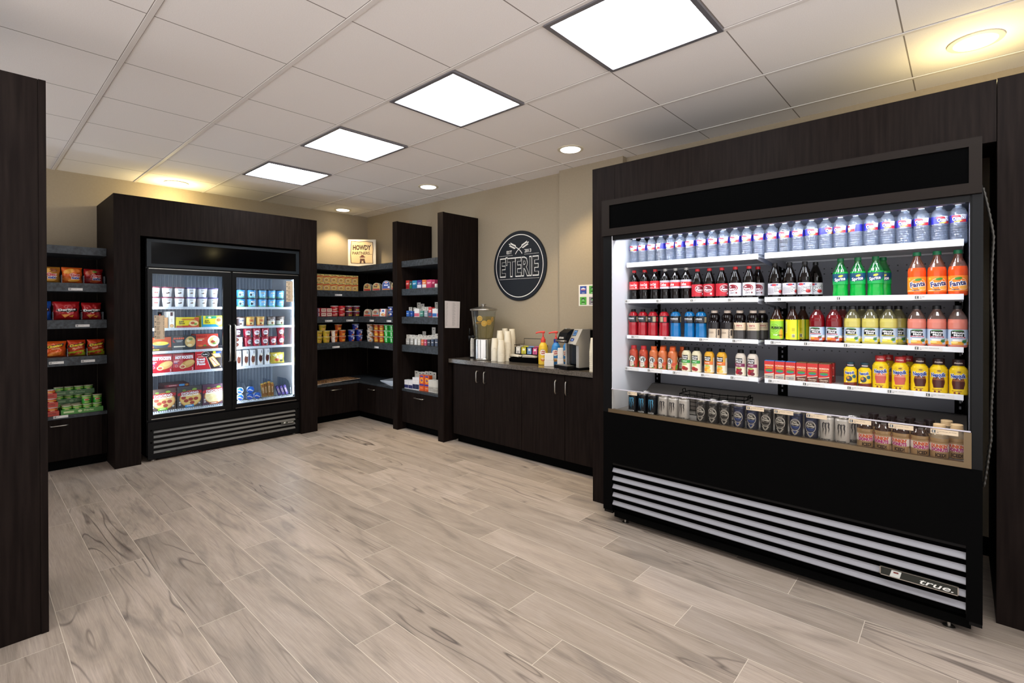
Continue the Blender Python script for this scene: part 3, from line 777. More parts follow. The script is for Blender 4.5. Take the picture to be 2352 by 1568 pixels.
def bottle(key, name, cat, prof, body, cap, labels=(), n=24, sq=0.0, fill=None, empty=None):
    """prof in mm [(r, z)]; fill = liquid level; above it the wall uses 'empty'."""
    def make():
        t = thing(name, 'x', cat)
        m = MB()
        P = [(r / 1000, z / 1000) + ((body if (fill is None or z <= fill) else empty),) for r, z in prof]
        m.lathe(P, body, n, sq=sq); m.build('body', t)
        if cap:
            r, a, b_, mat = cap[:4]
            c = MB(); k = 0.96
            c.lathe([(r / 1000, a / 1000), (r / 1000, b_ / 1000 - 0.0015), (r * 0.9 / 1000, b_ / 1000)], mat, CAPN)
            if len(cap) > 4: c.lathe([(r * 1.06 / 1000, a / 1000 - 0.001), (r * 1.06 / 1000, a / 1000 + 0.003)], mat, CAPN)
            c.build('cap', t)
        for L_ in labels:
            r, z0, z1, col, items = L_[:5]
            l = MB(); mat = ink(col) if isinstance(col, str) else col
            l.lathe([(r / 1000, z0 / 1000), (r / 1000, z1 / 1000)], mat, 32, capb=False, capt=False, sq=sq)
            art(l, items, on_cyl(r / 1000, (z0 + z1) / 2000), 0.005, o0=0.0003 + (0.0016 if sq else 0)); l.build('label', t)
        return t
    PRO[key] = make
_made = {}
def place(key, label, loc, rz=0.0, group=None):
    loc = (loc[0], loc[1], loc[2] + 0.0006)
    if key not in _made:
        t = PRO[key](); _made[key] = t
        t.location = loc; t.rotation_euler = (0, 0, rz); t['label'] = label
        if group: t['group'] = group
        return t
    return dup(_made[key], loc, rz, label, group)

WATER = clear('#eef5ff', 0.13, 0.07, 0.6, 90.0, 0.09)
HEAD = clear('#dfe3e8', 0.10, 0.05, 0.15, 60.0, 0.03)
DARKH = clear('#15100f', 0.10, 0.05)
def juice(c, rough=0.12): return paint(c, rough, 0, 0.5)

# clear water
p = [(20, 0), (29, 1), (31.5, 6)]
for i in range(6): p += [(31.5, 10 + i * 11), (29.8, 14 + i * 11), (31.5, 18 + i * 11)]
p += [(31.2, 84), (31.2, 121), (31.5, 123), (30, 132), (25.5, 145), (19, 154), (12, 160), (10.5, 163), (10.5, 166)]
oz = [('p', [(-96, -17), (-6, -17), (-14, 17), (-96, 17)], '#2a2a93'), ('p', [(28, -17), (96, -17), (96, 17), (32, 17)], '#2a2a93'), ('p', [(2, -17), (28, -17), (29, 3), (12, -3)], '#c3202e'), ('e', -10, 9, 17, 7, '#c3303a'),
      ('p', [(-18, -15), (2, -15), (16, -9), (-14, -11)], '#e8c23c'), *ot('Ozarka', 2, 2, 15, '#ffffff', 50, '#23236e', 0.03, 0.10, 0.1, 7)]
p = [(r * 0.972, z) for r, z in p]
bottle('water', 'water_bottle', 'water bottle', p, WATER, (11.5, 164, 175, paint('#d7dee8', 0.35)), [(30.7, 86, 120, '#eef0f4', oz)], 28)

COLA = paint('#080403', 0.05, 0, 0.35)
pc = [(22, 0), (30, 3), (33, 10), (33.4, 30), (31, 52), (31.5, 66), (33, 72), (33, 124), (31.5, 136), (26, 152), (17.5, 168), (12.5, 178), (11.5, 188)]
RED = paint('#c5202a', 0.35)
bottle('cola', 'soda_bottle', 'soda bottle', pc, COLA, (13, 185, 200, RED, 1), [(33.3, 72, 124, '#d3222b', [('r', -50, -22, 50, -20.5, '#f0d8d0'), *ot('Coca-Cola', 2, 4, 15, '#ffffff', 50, '#ffffff', 0.0, 0.015, 0.35), ('r', 18, -18, 27, -8, '#e9d5dd'), ('r', -30, -17, 8, -14, '#f3b9a5')])], fill=176, empty=DARKH)
bottle('dietcola', 'soda_bottle', 'soda bottle', pc, COLA, (13, 185, 199, paint('#b3b1ad', 0.4, 0.4), 1), [(33.3, 72, 124, '#c5c2cf', [('r', -103, -13, 103, 13, '#d3222b'), ('t', 'Coke', -6, 0, 17, '#ffffff', 42, 0.02), ('r', -30, 18, 30, 19.5, '#8d8a98'), ('r', 14, -22, 24, -16, '#f0eef2')])], fill=176, empty=DARKH)
pd = [(22, 0), (31, 3), (34, 9), (34, 90), (32, 108), (27, 128), (19, 150), (13, 164), (11.5, 174)]
PEP = [('e', 0, 8, 26, 20, '#7c1526'), ('o', 0, 8, 27, 21, 2.2, '#f3e8e4'), ('t', 'Dr', -8, 15, 8, '#ffffff', 14, 0.03), ('t', 'Pepper', 1, 3, 11, '#ffffff', 42, 0.03, 0.15)]
bottle('pepper', 'soda_bottle', 'soda bottle', pd, COLA, (13, 172, 187, RED, 1), [(34.3, 19, 92, '#b92431', PEP + [('r', -22, -30, 22, -28.5, '#8d1826'), ('r', 14, -27, 24, -16, '#e9d5dd')])], fill=166, empty=DARKH)
bottle('dietpepper', 'soda_bottle', 'soda bottle', pd, COLA, (13, 172, 187, RED, 1), [(34.3, 19, 92, '#e9e6ec', [('e', 3, 8, 29, 20, '#a3202f'), ('e', -1, 6, 27, 18, '#e9e6ec'), ('e', -2, 8, 25, 17, '#7c1526'), ('t', 'Dr', -8, 15, 8, '#ffffff', 14, 0.03), ('t', 'Pepper', -2, 3, 11, '#ffffff', 40, 0.03, 0.15), ('t', 'Zero', 2, -19, 11, '#5a4a4e', 26, 0.02, 0.2), ('e', 24, -20, 5, 5, '#7c3038'), ('r', -24, -31, 24, -30, '#b9a9b0')])], fill=166, empty=DARKH)
bottle('rootbeer', 'soda_bottle', 'soda bottle', [(r, z * 1.04) for r, z in pd], COLA, (13, 179, 194, paint('#141416', 0.35), 1), [(34.3, 20, 82, '#cfccd0', [('e', -16, 22, 14, 6, '#b8343e'), ('r', -34, 20, -24, 25, '#2b3a86'), ('r', -3, 20, 5, 26, '#2b3a86'), *ot("Barq's", 14, 2, 22, '#ffffff', 52, '#1a1718', 0.02, 0.09, 0.2, 8), ('e', 20, -14, 13, 9, '#9c1f24'), ('e', 14, -10, 5, 5, '#d2413a')] + [('r', -52 + 8 * i, -24, -47 + 8 * i, 8, '#b5b1b6') for i in range(5)])], fill=171, empty=DARKH)
GRN = juice('#0b9a37', 0.1)
ps = [(22, 0), (31, 3), (33.5, 9), (33.5, 26), (31.5, 48), (32, 62), (33.5, 68), (33.5, 116), (32, 128), (27, 142), (19, 160), (13.5, 175), (12, 187)]
bottle('lemonlime', 'soda_bottle', 'soda bottle', ps, GRN, (14.5, 184, 199, paint('#0c6c3c', 0.4), 1), [(33.8, 66, 120, '#14a04c', [('p', [(-105, -2), (105, 8), (105, 27), (-105, 27)], '#174a63'), ('p', [(-105, -12), (105, -4), (105, 8), (-105, -2)], '#0f7a55'), ('p', [(-32, -10), (-18, -14), (24, -10), (36, 4), (28, 14), (6, 10), (-26, 12)], '#1d3c6b'), ('e', 4, 14, 10, 5, '#e6dc3a', 15), *ot('Sprite', 0, -1, 15, '#ffffff', 48, '#12345c', 0.02, 0.08, 0.1, 9)])], fill=140, empty=clear('#2fb45a', 0.12, 0.05, 0, 60, 0.25))
ORG = juice('#e2511d', 0.1)
po = [(24, 0), (32, 3), (34.5, 10), (34.5, 92), (34.5, 108), (34, 118), (31, 132), (25, 150), (17, 170), (13, 182), (12, 192)]
fan = [('e', -34, 24, 5, 5, '#f2c72b'), ('o', 2, -2, 33, 28, 1.4, '#fdf1dd'), ('e', 20, -17, 17, 10, '#fbb04a'), ('o', 20, -17, 18, 11, 1.2, '#fdf1dd'), ('e', 2, 22, 13, 6, '#3f8f2f', 10), *ot('Fanta', 0, 1, 21, '#1c1a5c', 58, '#ffffff', 0.035, 0.10, 0.0, 9), ('r', -20, -28, 4, -25, '#2a2a4e'), ('r', -40, -31, -14, -28.5, '#fbe0c0')]
bottle('orangesoda', 'soda_bottle', 'soda bottle', po, ORG, (15.5, 190, 206, paint('#147a4e', 0.4), 1), [(34.8, 20, 90, '#f58a26', fan)], fill=140, empty=clear('#f0b090', 0.12, 0.05, 0, 60, 0.12))

pp = [(24, 0), (31, 3), (32.5, 9), (32.5, 40), (31, 72), (31.8, 88), (32.5, 92), (32.5, 130), (31, 138), (25, 152), (18, 158), (14, 160), (14, 164)]
for key, c in (('sportred', '#a01420'), ('sportblue', '#0f66a0')):
    acc = '#c8262e' if key == 'sportred' else '#0c2c58'
    bottle(key, 'sports_drink_bottle', 'sports drink bottle', pp, juice(c, 0.1), (14.5, 160, 176, BLACK, 1), [(32.8, 90, 132, '#101013', [('t', 'POWERADE', 0, 4, 9, '#e6e6e8', 52, 0.03), ('r', -28, -8, 28, -6.5, '#8d8d92'), ('r', -30, -18, -8, -11, acc), ('r', 42, -16, 62, 16, '#a8987a'), ('r', 66, -16, 84, 14, acc)])] )
pv = [(24, 0), (31, 2), (33, 6), (33, 98), (29, 104), (28, 108), (31, 114), (32.5, 126), (30, 139), (22, 148), (18, 151), (18, 153)]
VIT = paint('#0b0506', 0.05, 0, 0.35)
VC = paint('#b7a798', 0.45)
bottle('vitdark', 'vitamin_drink_bottle', 'vitamin drink bottle', pv, VIT, (18.5, 152, 167, VC), [(33.3, 4, 98, '#cbb89f', [('r', -104, 8, 104, 47, '#161112'), ('r', -36, 4, 30, 7, '#cbb89f'), ('t', 'vitaminwater', 14, -6, 11, '#2a2422', 78, 0.02, 0, 90), ('r', -34, -12, 0, -10, '#7a6a5c'), ('r', -34, -18, 0, -16, '#7a6a5c'), ('r', 24, -30, 34, 2, '#3a3230')])])
bottle('vitzero', 'vitamin_drink_bottle', 'vitamin drink bottle', pv, VIT, (18.5, 152, 167, VC), [(33.3, 4, 98, '#d7c2a5', [('r', -104, -47, 104, 3, '#3f3b39'), ('t', 'zero', 2, 32, 13, '#a03040', 32, 0.02), ('t', 'vitaminwater', -28, -4, 10, '#2a2422', 80, 0.02, 0, 90), ('r', -14, 16, 22, 18, '#6c5c50'), ('r', -104, 3, 104, 5, '#b8a68e')])])
pf = [(24, 0), (31, 3), (33, 8), (33, 112), (31, 122), (25, 140), (17, 158), (13, 168), (12, 178)]
bottle('teagreen', 'tea_bottle', 'iced tea bottle', pf, juice('#2c1208', 0.08), (13.5, 176, 190, BLACK, 1), [(33.3, 12, 118, '#8fc92f', [('r', -104, 45, 104, 53, '#d8d02c'), ('e', -10, 6, 26, 26, '#7ab82a'), ('o', -10, 6, 27, 27, 1.5, '#b9e06a'), ('o', -10, 6, 18, 18, 1.5, '#b9e06a'), ('e', 27, -24, 12, 26, '#d9a52c'), ('t', 'FUSION', 6, 8, 12, '#14140f', 62, 0.05), ('t', 'Half', -2, -30, 7, '#f3f3e8', 20, 0.02), ('t', 'LEMON', 20, -32, 6, '#14140f', 26, 0.02)])])
bottle('teayellow', 'tea_bottle', 'iced tea bottle', pf, juice('#2c1208', 0.08), (13.5, 176, 190, BLACK, 1), [(33.3, 12, 118, '#ddd322', [('r', -40, -20, -22, 44, '#f0e98a'), ('r', 4, -8, 18, 8, '#c2b81d'), ('r', 4, -42, 18, -24, '#f0ecc0'), ('r', 28, -53, 36, 53, '#6f9a1e')] + [('r', -38, 40 - 6 * i, -24, 41.5 - 6 * i, '#4c4a18') for i in range(10)] + [('r', 6 + 2.4 * i, -41, 7 + 2.4 * i, -26, '#2a2a14') for i in range(5)])])

pm = [(24, 0), (32, 3), (34.5, 9), (33.5, 14), (33.5, 82), (34.8, 86), (35, 112), (33.5, 122), (33.5, 128), (28, 144), (19, 160), (14, 168), (14, 177)]
def mm(flav, fcol, accents):
    return [('p', [(-108, -14), (108, -4), (108, 34), (-108, 34)], '#9db4cf'), ('p', [(-108, -16), (108, -24), (108, -6), (-108, -12)], '#e9e4dc'), ('p', [(-108, -34), (108, -34), (108, -22), (-108, -16)], fcol),
            ('e', 2, 24, 24, 8, '#5d8f4a'), ('r', -24, 2, 28, 27, '#101012'), ('t', 'Minute', 2, 19.5, 8.5, '#f2f2f0', 40, 0.03), ('t', 'Maid', 2, 9, 8.5, '#f2f2f0', 28, 0.03), ('r', -22, -3.5, 26, 1, accents[0]), ('t', flav, 2, -1.2, 3, '#ffffff' if accents[0] != '#e3d23a' else '#2a2a1a', 36, 0.02),
            ('e', 22, -20, 8, 6, accents[1]), ('e', -10, -24, 12, 5, accents[2]), ('p', [(12, -14), (32, -10), (26, -18)], '#4d7f36')]
MMCAP = paint('#121317', 0.4)
bottle('punch', 'juice_bottle', 'juice bottle', pm, juice('#6d0a12', 0.1), (16, 174, 190, MMCAP, 1), [(34, 14, 82, '#b9c6d6', mm('FRUIT PUNCH', '#d9642c', ('#c9303a', '#8c1f26', '#e8a33a')))], sq=0.10, fill=146, empty=clear('#9a3038', 0.12, 0.05, 0, 60, 0.35))
bottle('lemonade', 'juice_bottle', 'juice bottle', pm, juice('#c2b55c', 0.15), (16, 174, 190, MMCAP, 1), [(34, 14, 82, '#b9c6d6', mm('LEMONADE', '#e3d23a', ('#e3d23a', '#3f7f46', '#f0e27a')))], sq=0.10, fill=140, empty=clear('#d8d2a0', 0.12, 0.05, 0, 60, 0.15))
bottle('pinklemonade', 'juice_bottle', 'juice bottle', pm, juice('#d27a68', 0.15), (16, 174, 190, MMCAP, 1), [(34, 14, 82, '#b9c6d6', mm('PINK LEMONADE', '#eda83c', ('#c9284c', '#2e6b3c', '#f2d67a')))], sq=0.10, fill=140, empty=clear('#d8b0a0', 0.12, 0.05, 0, 60, 0.12))

pv8 = [(22, 0), (27, 2), (28.5, 6), (26.5, 40), (28, 60), (29.5, 80), (29.5, 96), (27, 112), (20, 122), (17, 125), (17, 128)]
def v8art(top): 
    it = []
    rnd = random.Random(3)
    cols = ['#c33a22', '#e8d8b8', '#5f8f2e', '#e8b040', '#7a1c14', '#3f7a2c', '#d9482c', '#a8c050']
    for i in range(38):
        it.append(('e', rnd.uniform(-80, 80), rnd.uniform(-34, 36), rnd.uniform(6, 13), rnd.uniform(5, 9), rnd.choice(cols), rnd.uniform(0, 90)))
    it += [('r', -13, -40, 13, 6, '#d8cdbb'), ('e', 0, 10, 22, 20, '#f4f2ec'), ('o', 0, 10, 22.5, 20.5, 2.4, '#22261e'), ('t', 'V8', 0, 10, 24, '#15140f', 32, 0.04), ('t', top, 0, -14, 5, '#a8442c', 22), ('r', -9, -26, 9, -24, '#7b7466'), ('e', 10, -38, 7, 4, '#4f8a34')]
    return it
for key, cc, tt, bc in (('vegred', '#c0252b', 'Original', '#b5432a'), ('vegorange', '#e0601f', 'Spicy Hot', '#c46a3a')):
    bottle(key, 'vegetable_juice_bottle', 'juice bottle', pv8, juice(bc, 0.2), (18, 127, 147, paint(cc, 0.4), 1), [(29.7, 6, 94, bc, v8art(tt))])
pj = [(22, 0), (27, 2), (28.5, 6), (27.5, 40), (25.5, 66), (26, 80), (28, 96), (28, 112), (24, 124), (17, 132), (15, 136)]
def mj(flav, band, c1, c2, c3):
    return [('r', -90, -50, 90, -4, '#e6dcc4'), ('r', -20, 18, 20, 46, '#101012'), ('t', 'Minute', 0, 38, 9, '#f2f2f0', 36, 0.03), ('t', 'Maid', 0, 26, 9, '#f2f2f0', 27, 0.03), ('r', -90, -2, 90, 16, band), ('t', flav, 0, 8, 6, '#ffffff', 28, 0.02), ('e', 2, -18, 16, 14, c1), ('e', -4, -34, 16, 12, c2), ('e', 10, -38, 12, 10, c3), ('e', 2, -10, 14, 4, '#9cc25a'), ('r', 34, -40, 48, 40, '#cfc6b2')]
for key, bc, it in (('applejuice', '#d8cfae', mj('APPLE', '#2f9a3c', '#e9e2b8', '#b02a24', '#8c1c1c')), ('orangejuice', '#d9a02a', mj('ORANGE', '#e0702a', '#f0b040', '#e8962a', '#f3c05a')), ('grapejuice', '#cfc4b6', mj('CRAN GRAPE', '#7c1c4c', '#8c1a2c', '#a8202e', '#6b1226'))):
    bottle(key, 'juice_bottle', 'juice bottle', pj, juice(bc, 0.2), (16, 134, 153, BLACK, 1), [(28.2, 6, 112, bc, it)])

def carton(key, choc):
    def make():
        t = thing('milk_carton', 'x', 'milk carton')
        c1 = '#5a2a16' if choc else '#b9ab97'
        m = MB(); m.box(-0.0245, 0.0245, -0.0185, 0.0185, 0, 0.100, ink('#c8261f'), 0.001)
        it = [('p', [(-24, -49), (24, -49), (24, -16), (6, -20), (-24, -24)], c1), ('p', [(-24, -24), (6, -20), (24, -16), (24, -13), (6, -17), (-24, -21)], '#e9d8c4'), ('t', 'HORIZON', 0, 27, 8, '#f3e6c4', 42, 0.02), ('t', 'ORGANIC', 0, 16, 6.5, '#e3c23a', 38, 0.02), ('e', 0, -2, 18, 7, '#2e6aa8'), ('e', 0, 1, 18, 6, '#3f8a3a'), ('t', 'Chocolate' if choc else 'Organic', 0, -32, 6, '#f0dcc0' if choc else '#22436b', 36, 0.02), ('t', 'Lowfat Milk', 0, -41, 4, '#f0dcc0' if choc else '#22436b', 30)]
        art(m, it, on_front(-0.0185, 0, 0.05)); m.build('body', t)
        c = MB(); c.box(-0.023, 0.023, -0.016, 0.016, 0.1002, 0.1035, ink('#7a5a3a' if choc else '#3d7cc4'), 0.001); c.build('top_fold', t)
        s = MB(); s.tube([(0.012, -0.0188, 0.01), (0.012, -0.0188, 0.06)], 0.0006, ink('#e0d0c0'), 6); 
        return t
    PRO[key] = make
carton('milk', False); carton('chocmilk', True)

pn = [(24, 0), (31, 2), (32.5, 8), (31.5, 44), (31.2, 60), (33, 84), (32.8, 104), (29, 118), (21, 128), (20, 131)]
def nesq(c1, c2, txt):
    return [('e', 0, -4, 24, 30, c1), ('p', [(-22, 4), (-14, 18), (-8, 8), (0, 20), (8, 9), (18, 24), (22, 4)], c2), ('p', [(-22, -8), (22, -8), (18, -32), (-18, -32)], c1), ('p', [(-34, -34), (34, -28), (34, -52), (-34, -52)], '#e8c51c'), *ot('Nesquik', 0, 28, 17, '#1d3f92', 54, '#ffffff', 0.05, 0.11, 0.0, 4), ('e', 2, 46, 7, 3, '#8a5a2a'), ('t', txt, -6, -39, 6, '#7a2a1c', 34, 0.02), ('e', -12, -48, 4, 4, '#7a2a24'), ('e', 2, -48, 4, 4, '#7a2a24')]
NES = juice('#e6c31a', 0.22)
for key, cc, c1, c2, tx, ct in (('strawmilk', '#b02a2c', '#c4584a', '#d98a74', 'strawberry', 'strawberry'), ('chocshake', '#2c1516', '#4c1d12', '#8a5028', 'chocolate', 'chocolate')):
    bottle(key, 'flavoured_milk_bottle', 'flavoured milk bottle', pn, NES, (21.5, 132, 158, paint(cc, 0.4), 1), [(32.8, 4, 112, '#e6c31a', nesq(c1, c2, tx)), (21.8, 136, 150, cc, [('t', ct, 0, 0, 7, '#efdcd0', 30, 0.02)])])
bottle('smallmilk', 'flavoured_milk_bottle', 'flavoured milk bottle', [(r * 0.84, z * 0.74) for r, z in pn], NES, (18, 98, 119, paint('#1b3a46', 0.4), 1), [(27.4, 4, 84, '#e6c31a', [*ot('Nesquik', -4, 24, 13, '#1d3f92', 44, '#ffffff', 0.05, 0.11, 0, 4), ('e', 16, 6, 9, 9, '#1f5a6b'), ('e', -6, -6, 13, 14, '#2a3a4a'), ('e', -10, -2, 6, 7, '#c98a3a'), ('p', [(-34, -28), (34, -22), (34, -40), (-34, -40)], '#6b241c'), ('e', -16, -22, 3, 3, '#e8e8e0')]), (18.3, 101, 108, '#5a1c1c', [('r', -14, -2, 14, 2, '#e8d8d0')])])

CANM = paint('#b9b6b2', 0.25, 0.9)
def can(key, body, items, metal=0.25):
    def make():
        t = thing('drink_can', 'x', 'drink can')
        m = MB(); bm_ = paint(body, 0.28, metal)
        m.lathe([(0.0235, 0, CANM), (0.0275, 0.0035, CANM), (0.0305, 0.008, bm_), (0.0305, 0.109, bm_), (0.0268, 0.1165, bm_)], bm_, 28)
        art(m, items, on_cyl(0.0305, 0.059), 0.005); m.build('body', t)
        l = MB(); l.lathe([(0.0268, 0.1165), (0.0275, 0.1195), (0.0268, 0.1215), (0.0255, 0.1205), (0.0245, 0.1175)], CANM, 28); l.box(-0.006, 0.006, -0.016, 0.004, 0.1177, 0.1187, CANM); l.build('lid', t)
        return t
    PRO[key] = make
def claw(c):
    S = lambda x, top, bot, w: ('p', [(x - w, top), (x + w, top + 3), (x + w * 0.5, top - 12), (x + w * 0.9, (top + bot) / 2), (x + w * 0.2, bot + 12), (x, bot), (x - w * 0.5, bot + 16), (x - w * 0.3, (top + bot) / 2), (x - w * 1.2, top - 16)], c)
    return [S(-12, 28, -26, 4), S(0, 32, -36, 4.2), S(13, 28, -22, 4), ('p', [(-16, 28), (-10, 36), (0, 30), (12, 36), (17, 28), (8, 30), (0, 25), (-8, 30)], c)]
can('canblue', '#0c121c', claw('#4f9fd0') + [('t', 'MONSTER', 0, -49, 8, '#d8dde2', 40, 0.03), ('r', -10, -41, 10, -40, '#8a9096')])
can('canwhite', '#c9c5c2', claw('#3a3a40') + [('t', 'MONSTER', 0, -49, 8, '#3a3a40', 40, 0.03)] + [('e', -38 + 7 * i, 44 - (i * 29) % 80, 2.5, 1.0, '#aaa6a6', 30 * i) for i in range(12)])
def thr(c, c2):
    return [('p', [(-16, 44), (0, 38), (16, 44), (12, 30), (-12, 30)], c2), ('e', 0, 2, 25, 30, c2), ('o', 0, 2, 25, 30, 2.4, '#d0ccc6'), ('e', 0, 10, 20, 15, '#0c0d12'), ('o', 0, 10, 20.5, 15.5, 1.6, '#d0ccc6'), ('t', 'FULL', 0, 16, 8, '#eceae4', 20, 0.04), ('t', 'Throttle', 0, 6, 8, '#eceae4', 32, 0.04), ('e', 0, -10, 18, 6, c), ('p', [(-18, -26), (18, -26), (8, -44), (0, -50), (-8, -44)], '#a8a49e'), ('p', [(-10, -28), (10, -28), (0, -44)], c)]
can('canblack', '#15161b', thr('#1b1b1e', '#5c5a5a')); can('cannavy', '#111c3c', thr('#1c3f86', '#25345c'))

pk = [(23, 0), (29.5, 2), (31.5, 7), (31.5, 76), (32.4, 80), (32, 94), (28, 108), (22.5, 118), (20, 124), (19.5, 140)]
pk = [(r, z * 0.92) for r, z in pk]
dd = [('r', -104, -6, 104, 26, '#eee4e0'), ('t', "DUNKIN'", 2, 17, 13, '#e0602c', 62, 0.06), ('t', 'DONUTS', 3, 2, 13, '#c2268a', 60, 0.06), ('t', 'ICED!', 6, -21, 14, '#3a2418', 38, 0.05), ('r', -12, -35, 22, -33, '#8a6e52'), ('r', 42, -34, 56, -14, '#d8c4a8')]
COF = juice('#a98962', 0.18)
bottle('coffeedark', 'coffee_bottle', 'iced coffee bottle', pk, COF, (20.5, 123, 145, paint('#1c1110', 0.35), 1), [(31.9, 3, 70, '#b3916a', dd)], fill=99, empty=clear('#4a2a20', 0.12, 0.05, 0, 60, 0.5))
bottle('coffeetan', 'coffee_bottle', 'iced coffee bottle', pk, COF, (21, 123, 145, paint('#d9b88a', 0.45), 1), [(31.9, 3, 70, '#b3916a', dd)], fill=99, empty=clear('#d8c0a0', 0.12, 0.05, 0, 60, 0.4))

# ------------------------------------------------------------------ stocking the cooler
def ends(i, n):     # how a member of a short row is told apart
    if n == 2: return ('on the counter side', 'on the cord side')[i]
    if n == 3: return ('at the counter end', 'in the middle', 'at the cord end')[i]
    return '%s from the counter end' % ORD[i]
def stock(key, xs, y, z, what, where, group, rots=None):
    n = len(xs)
    for i, x in enumerate(xs):
        lab = '%s, %s%s' % (what, ends(i, n), (' of ' + where) if where else '')
        place(key, lab, (x, y, z), (rots[i] if rots else random.uniform(-0.08, 0.08)), group)
YF = 3.0
wx = [-1.619, -1.558, -1.495, -1.431, -1.366, -1.302, -1.238, -1.172, -1.105, -1.036, -0.970, -0.902, -0.836, -0.772, -0.707, -0.643, -0.579, -0.515, -0.451, -0.387, -0.323, -0.259, -0.196, -0.132, -0.068, -0.0135]
wx[8:13] = [-1.104, -1.0375, -0.9735, -0.9095, -0.8455]; wx[-1] = -0.0125; wx[-2] = -0.077; wx[-3] = -0.1405; wx[-4] = -0.204; wx[-5] = -0.268; wx[-6] = -0.332; wx[-7] = -0.396; wx[-8] = -0.46; wx[-9] = -0.524; wx[-10] = -0.588; wx[-11] = -0.652; wx[-12] = -0.716; wx[-13] = -0.780
wr = [0.1, 0.0, 0.2, -0.7, 0.1, -0.4, 0.0, 0.35, 0.3, 0.1, 0.0, 0.05, 0.0, 0.1, 0.0, 0.0, 0.4, 0.9, 0.0, -0.9, 0.2, 0.2, 0.1, 0.0, 0.5, 0.05]
for i, x in enumerate(wx):
    place('water', 'clear water bottle in the front row of the top shelf, %s from the white wall' % ORD[i], (x, YF, CSH[0]), wr[i], 'water bottles on the top cooler shelf')
for i, x in enumerate((-1.40, -1.335, -1.27, -1.14, -1.075, -0.20, -0.08, -0.0125)):
    place('water', 'clear water bottle in the rear row of the top shelf, %s from the white wall' % ORD[i], (x, YF + 0.075, CSH[0]), 0.3 * i, 'water bottles on the top cooler shelf')
z = CSH[1]; G2 = 'sodas on the second cooler shelf'
stock('cola', [-1.619, -1.544, -1.470], YF, z, 'cola bottle with red label and red cap', 'the front three', G2, [0.15, 0.1, -0.25])
stock('cola', [-1.585, -1.51], YF + 0.09, z, 'cola bottle with red cap half hidden in the rear', '', G2)
stock('dietcola', [-1.401, -1.3325, -1.2640], YF, z, 'diet cola bottle with silver and red label', 'three silver ones', G2, [0.1, -0.35, -0.1])
stock('pepper', [-1.194, -1.122, -1.049], YF, z, 'dark soda bottle with plain red label', 'three red ones', G2, [0.75, 0.05, 0.8])
stock('dietpepper', [-0.973, -0.898], YF, z, 'dark soda bottle with white label', 'the front pair', G2, [-0.25, 0.0])
place('dietpepper', 'white-label dark soda bottle in shade directly behind the pair with red caps', (-0.872, YF + 0.075, z), 0.1, G2)
stock('rootbeer', [-0.764, -0.692, -0.619], YF, z, 'root beer bottle with silver label', 'the front three', G2, [0.55, 0.75, 0.1])
place('rootbeer', 'root beer bottle in shade behind the three silver-label ones', (-0.585, YF + 0.08, z), 0.2, G2)
stock('lemonlime', [-0.459, -0.386, -0.314], YF, z, 'green lemon-lime soda bottle', 'the front three', G2, [0.05, 0.05, 0.0])
place('lemonlime', 'green lemon-lime soda bottle in shade behind the front three', (-0.292, YF + 0.08, z), 0.1, G2)
stock('orangesoda', [-0.157, -0.0855, -0.014], YF, z, 'orange soda bottle with green cap', 'the three orange ones', G2, [0.15, 0.2, 0.0])
z = CSH[2]; G3 = 'drinks on the third cooler shelf'
stock('sportred', [-1.625, -1.556, -1.485, -1.408], YF, z, 'red sports drink bottle with black cap', 'four', G3, [-0.2, -0.25, -0.9, -1.7])
stock('sportblue', [-1.332, -1.242, -1.172], YF, z, 'blue sports drink bottle with black cap', 'three', G3, [0.0, 0.0, -0.3])
stock('vitdark', [-1.092, -1.017], YF, z, 'dark vitamin drink bottle with black and cream label', 'the pair', G3, [0.2, 0.1])
stock('vitzero', [-0.948, -0.876], YF, z, 'dark vitamin drink bottle with cream zero label', 'the pair', G3, [0.1, 0.0])
place('vitzero', 'dark vitamin drink bottle in shade behind the two with zero labels', (-0.852, YF + 0.08, z), 0.4, G3)
place('teagreen', 'iced tea bottle with lime green label', (-0.754, YF, z), 0.1, G3)
place('teayellow', 'iced tea bottle with yellow back label facing out', (-0.677, YF, z), 0.0, G3)
place('teayellow', 'iced tea bottle with yellow label in shade behind the two others', (-0.645, YF + 0.08, z), -0.4, G3)
stock('punch', [-0.562, -0.487], YF, z, 'red fruit punch bottle with black cap', 'two', G3, [-0.15, -0.2])
place('punch', 'red fruit punch bottle in shade behind the front two', (-0.462, YF + 0.08, z), 0, G3)
stock('lemonade', [-0.408, -0.335, -0.263], YF, z, 'yellow lemonade bottle with black cap', 'the front three', G3, [-0.1, 0.0, -0.05])
stock('lemonade', [-0.380, -0.305, -0.232], YF + 0.08, z, 'yellow lemonade bottle in the rear', '', G3)
stock('pinklemonade', [-0.1575, -0.086, -0.0145], YF, z, 'pink lemonade bottle with black cap', 'three', G3, [0.05, 0.0, 0.0])
z = CSH[3]; G4 = 'drinks on the lowest cooler shelf'
stock('vegred', [-1.622, -1.551], YF, z, 'vegetable juice bottle with red cap', 'two', G4, [0.0, 0.15])
stock('vegorange', [-1.479, -1.417, -1.352], YF, z, 'vegetable juice bottle with orange cap', 'the front three', G4, [-0.1, -0.2, -0.35])
stock('vegorange', [-1.45, -1.385, -1.32], YF + 0.08, z, 'vegetable juice bottle with orange cap in the rear', '', G4)
stock('applejuice', [-1.262, -1.199], YF, z, 'apple juice bottle with green band', 'two', G4, [-0.1, -0.15])
stock('orangejuice', [-1.122, -1.049], YF, z, 'orange juice bottle with black cap', 'two', G4, [-0.15, -0.2])
stock('grapejuice', [-0.943, -0.878], YF, z, 'cranberry grape juice bottle with berries on its label', 'two', G4, [-0.15, -0.15])
G5 = 'milk cartons on the lowest cooler shelf'
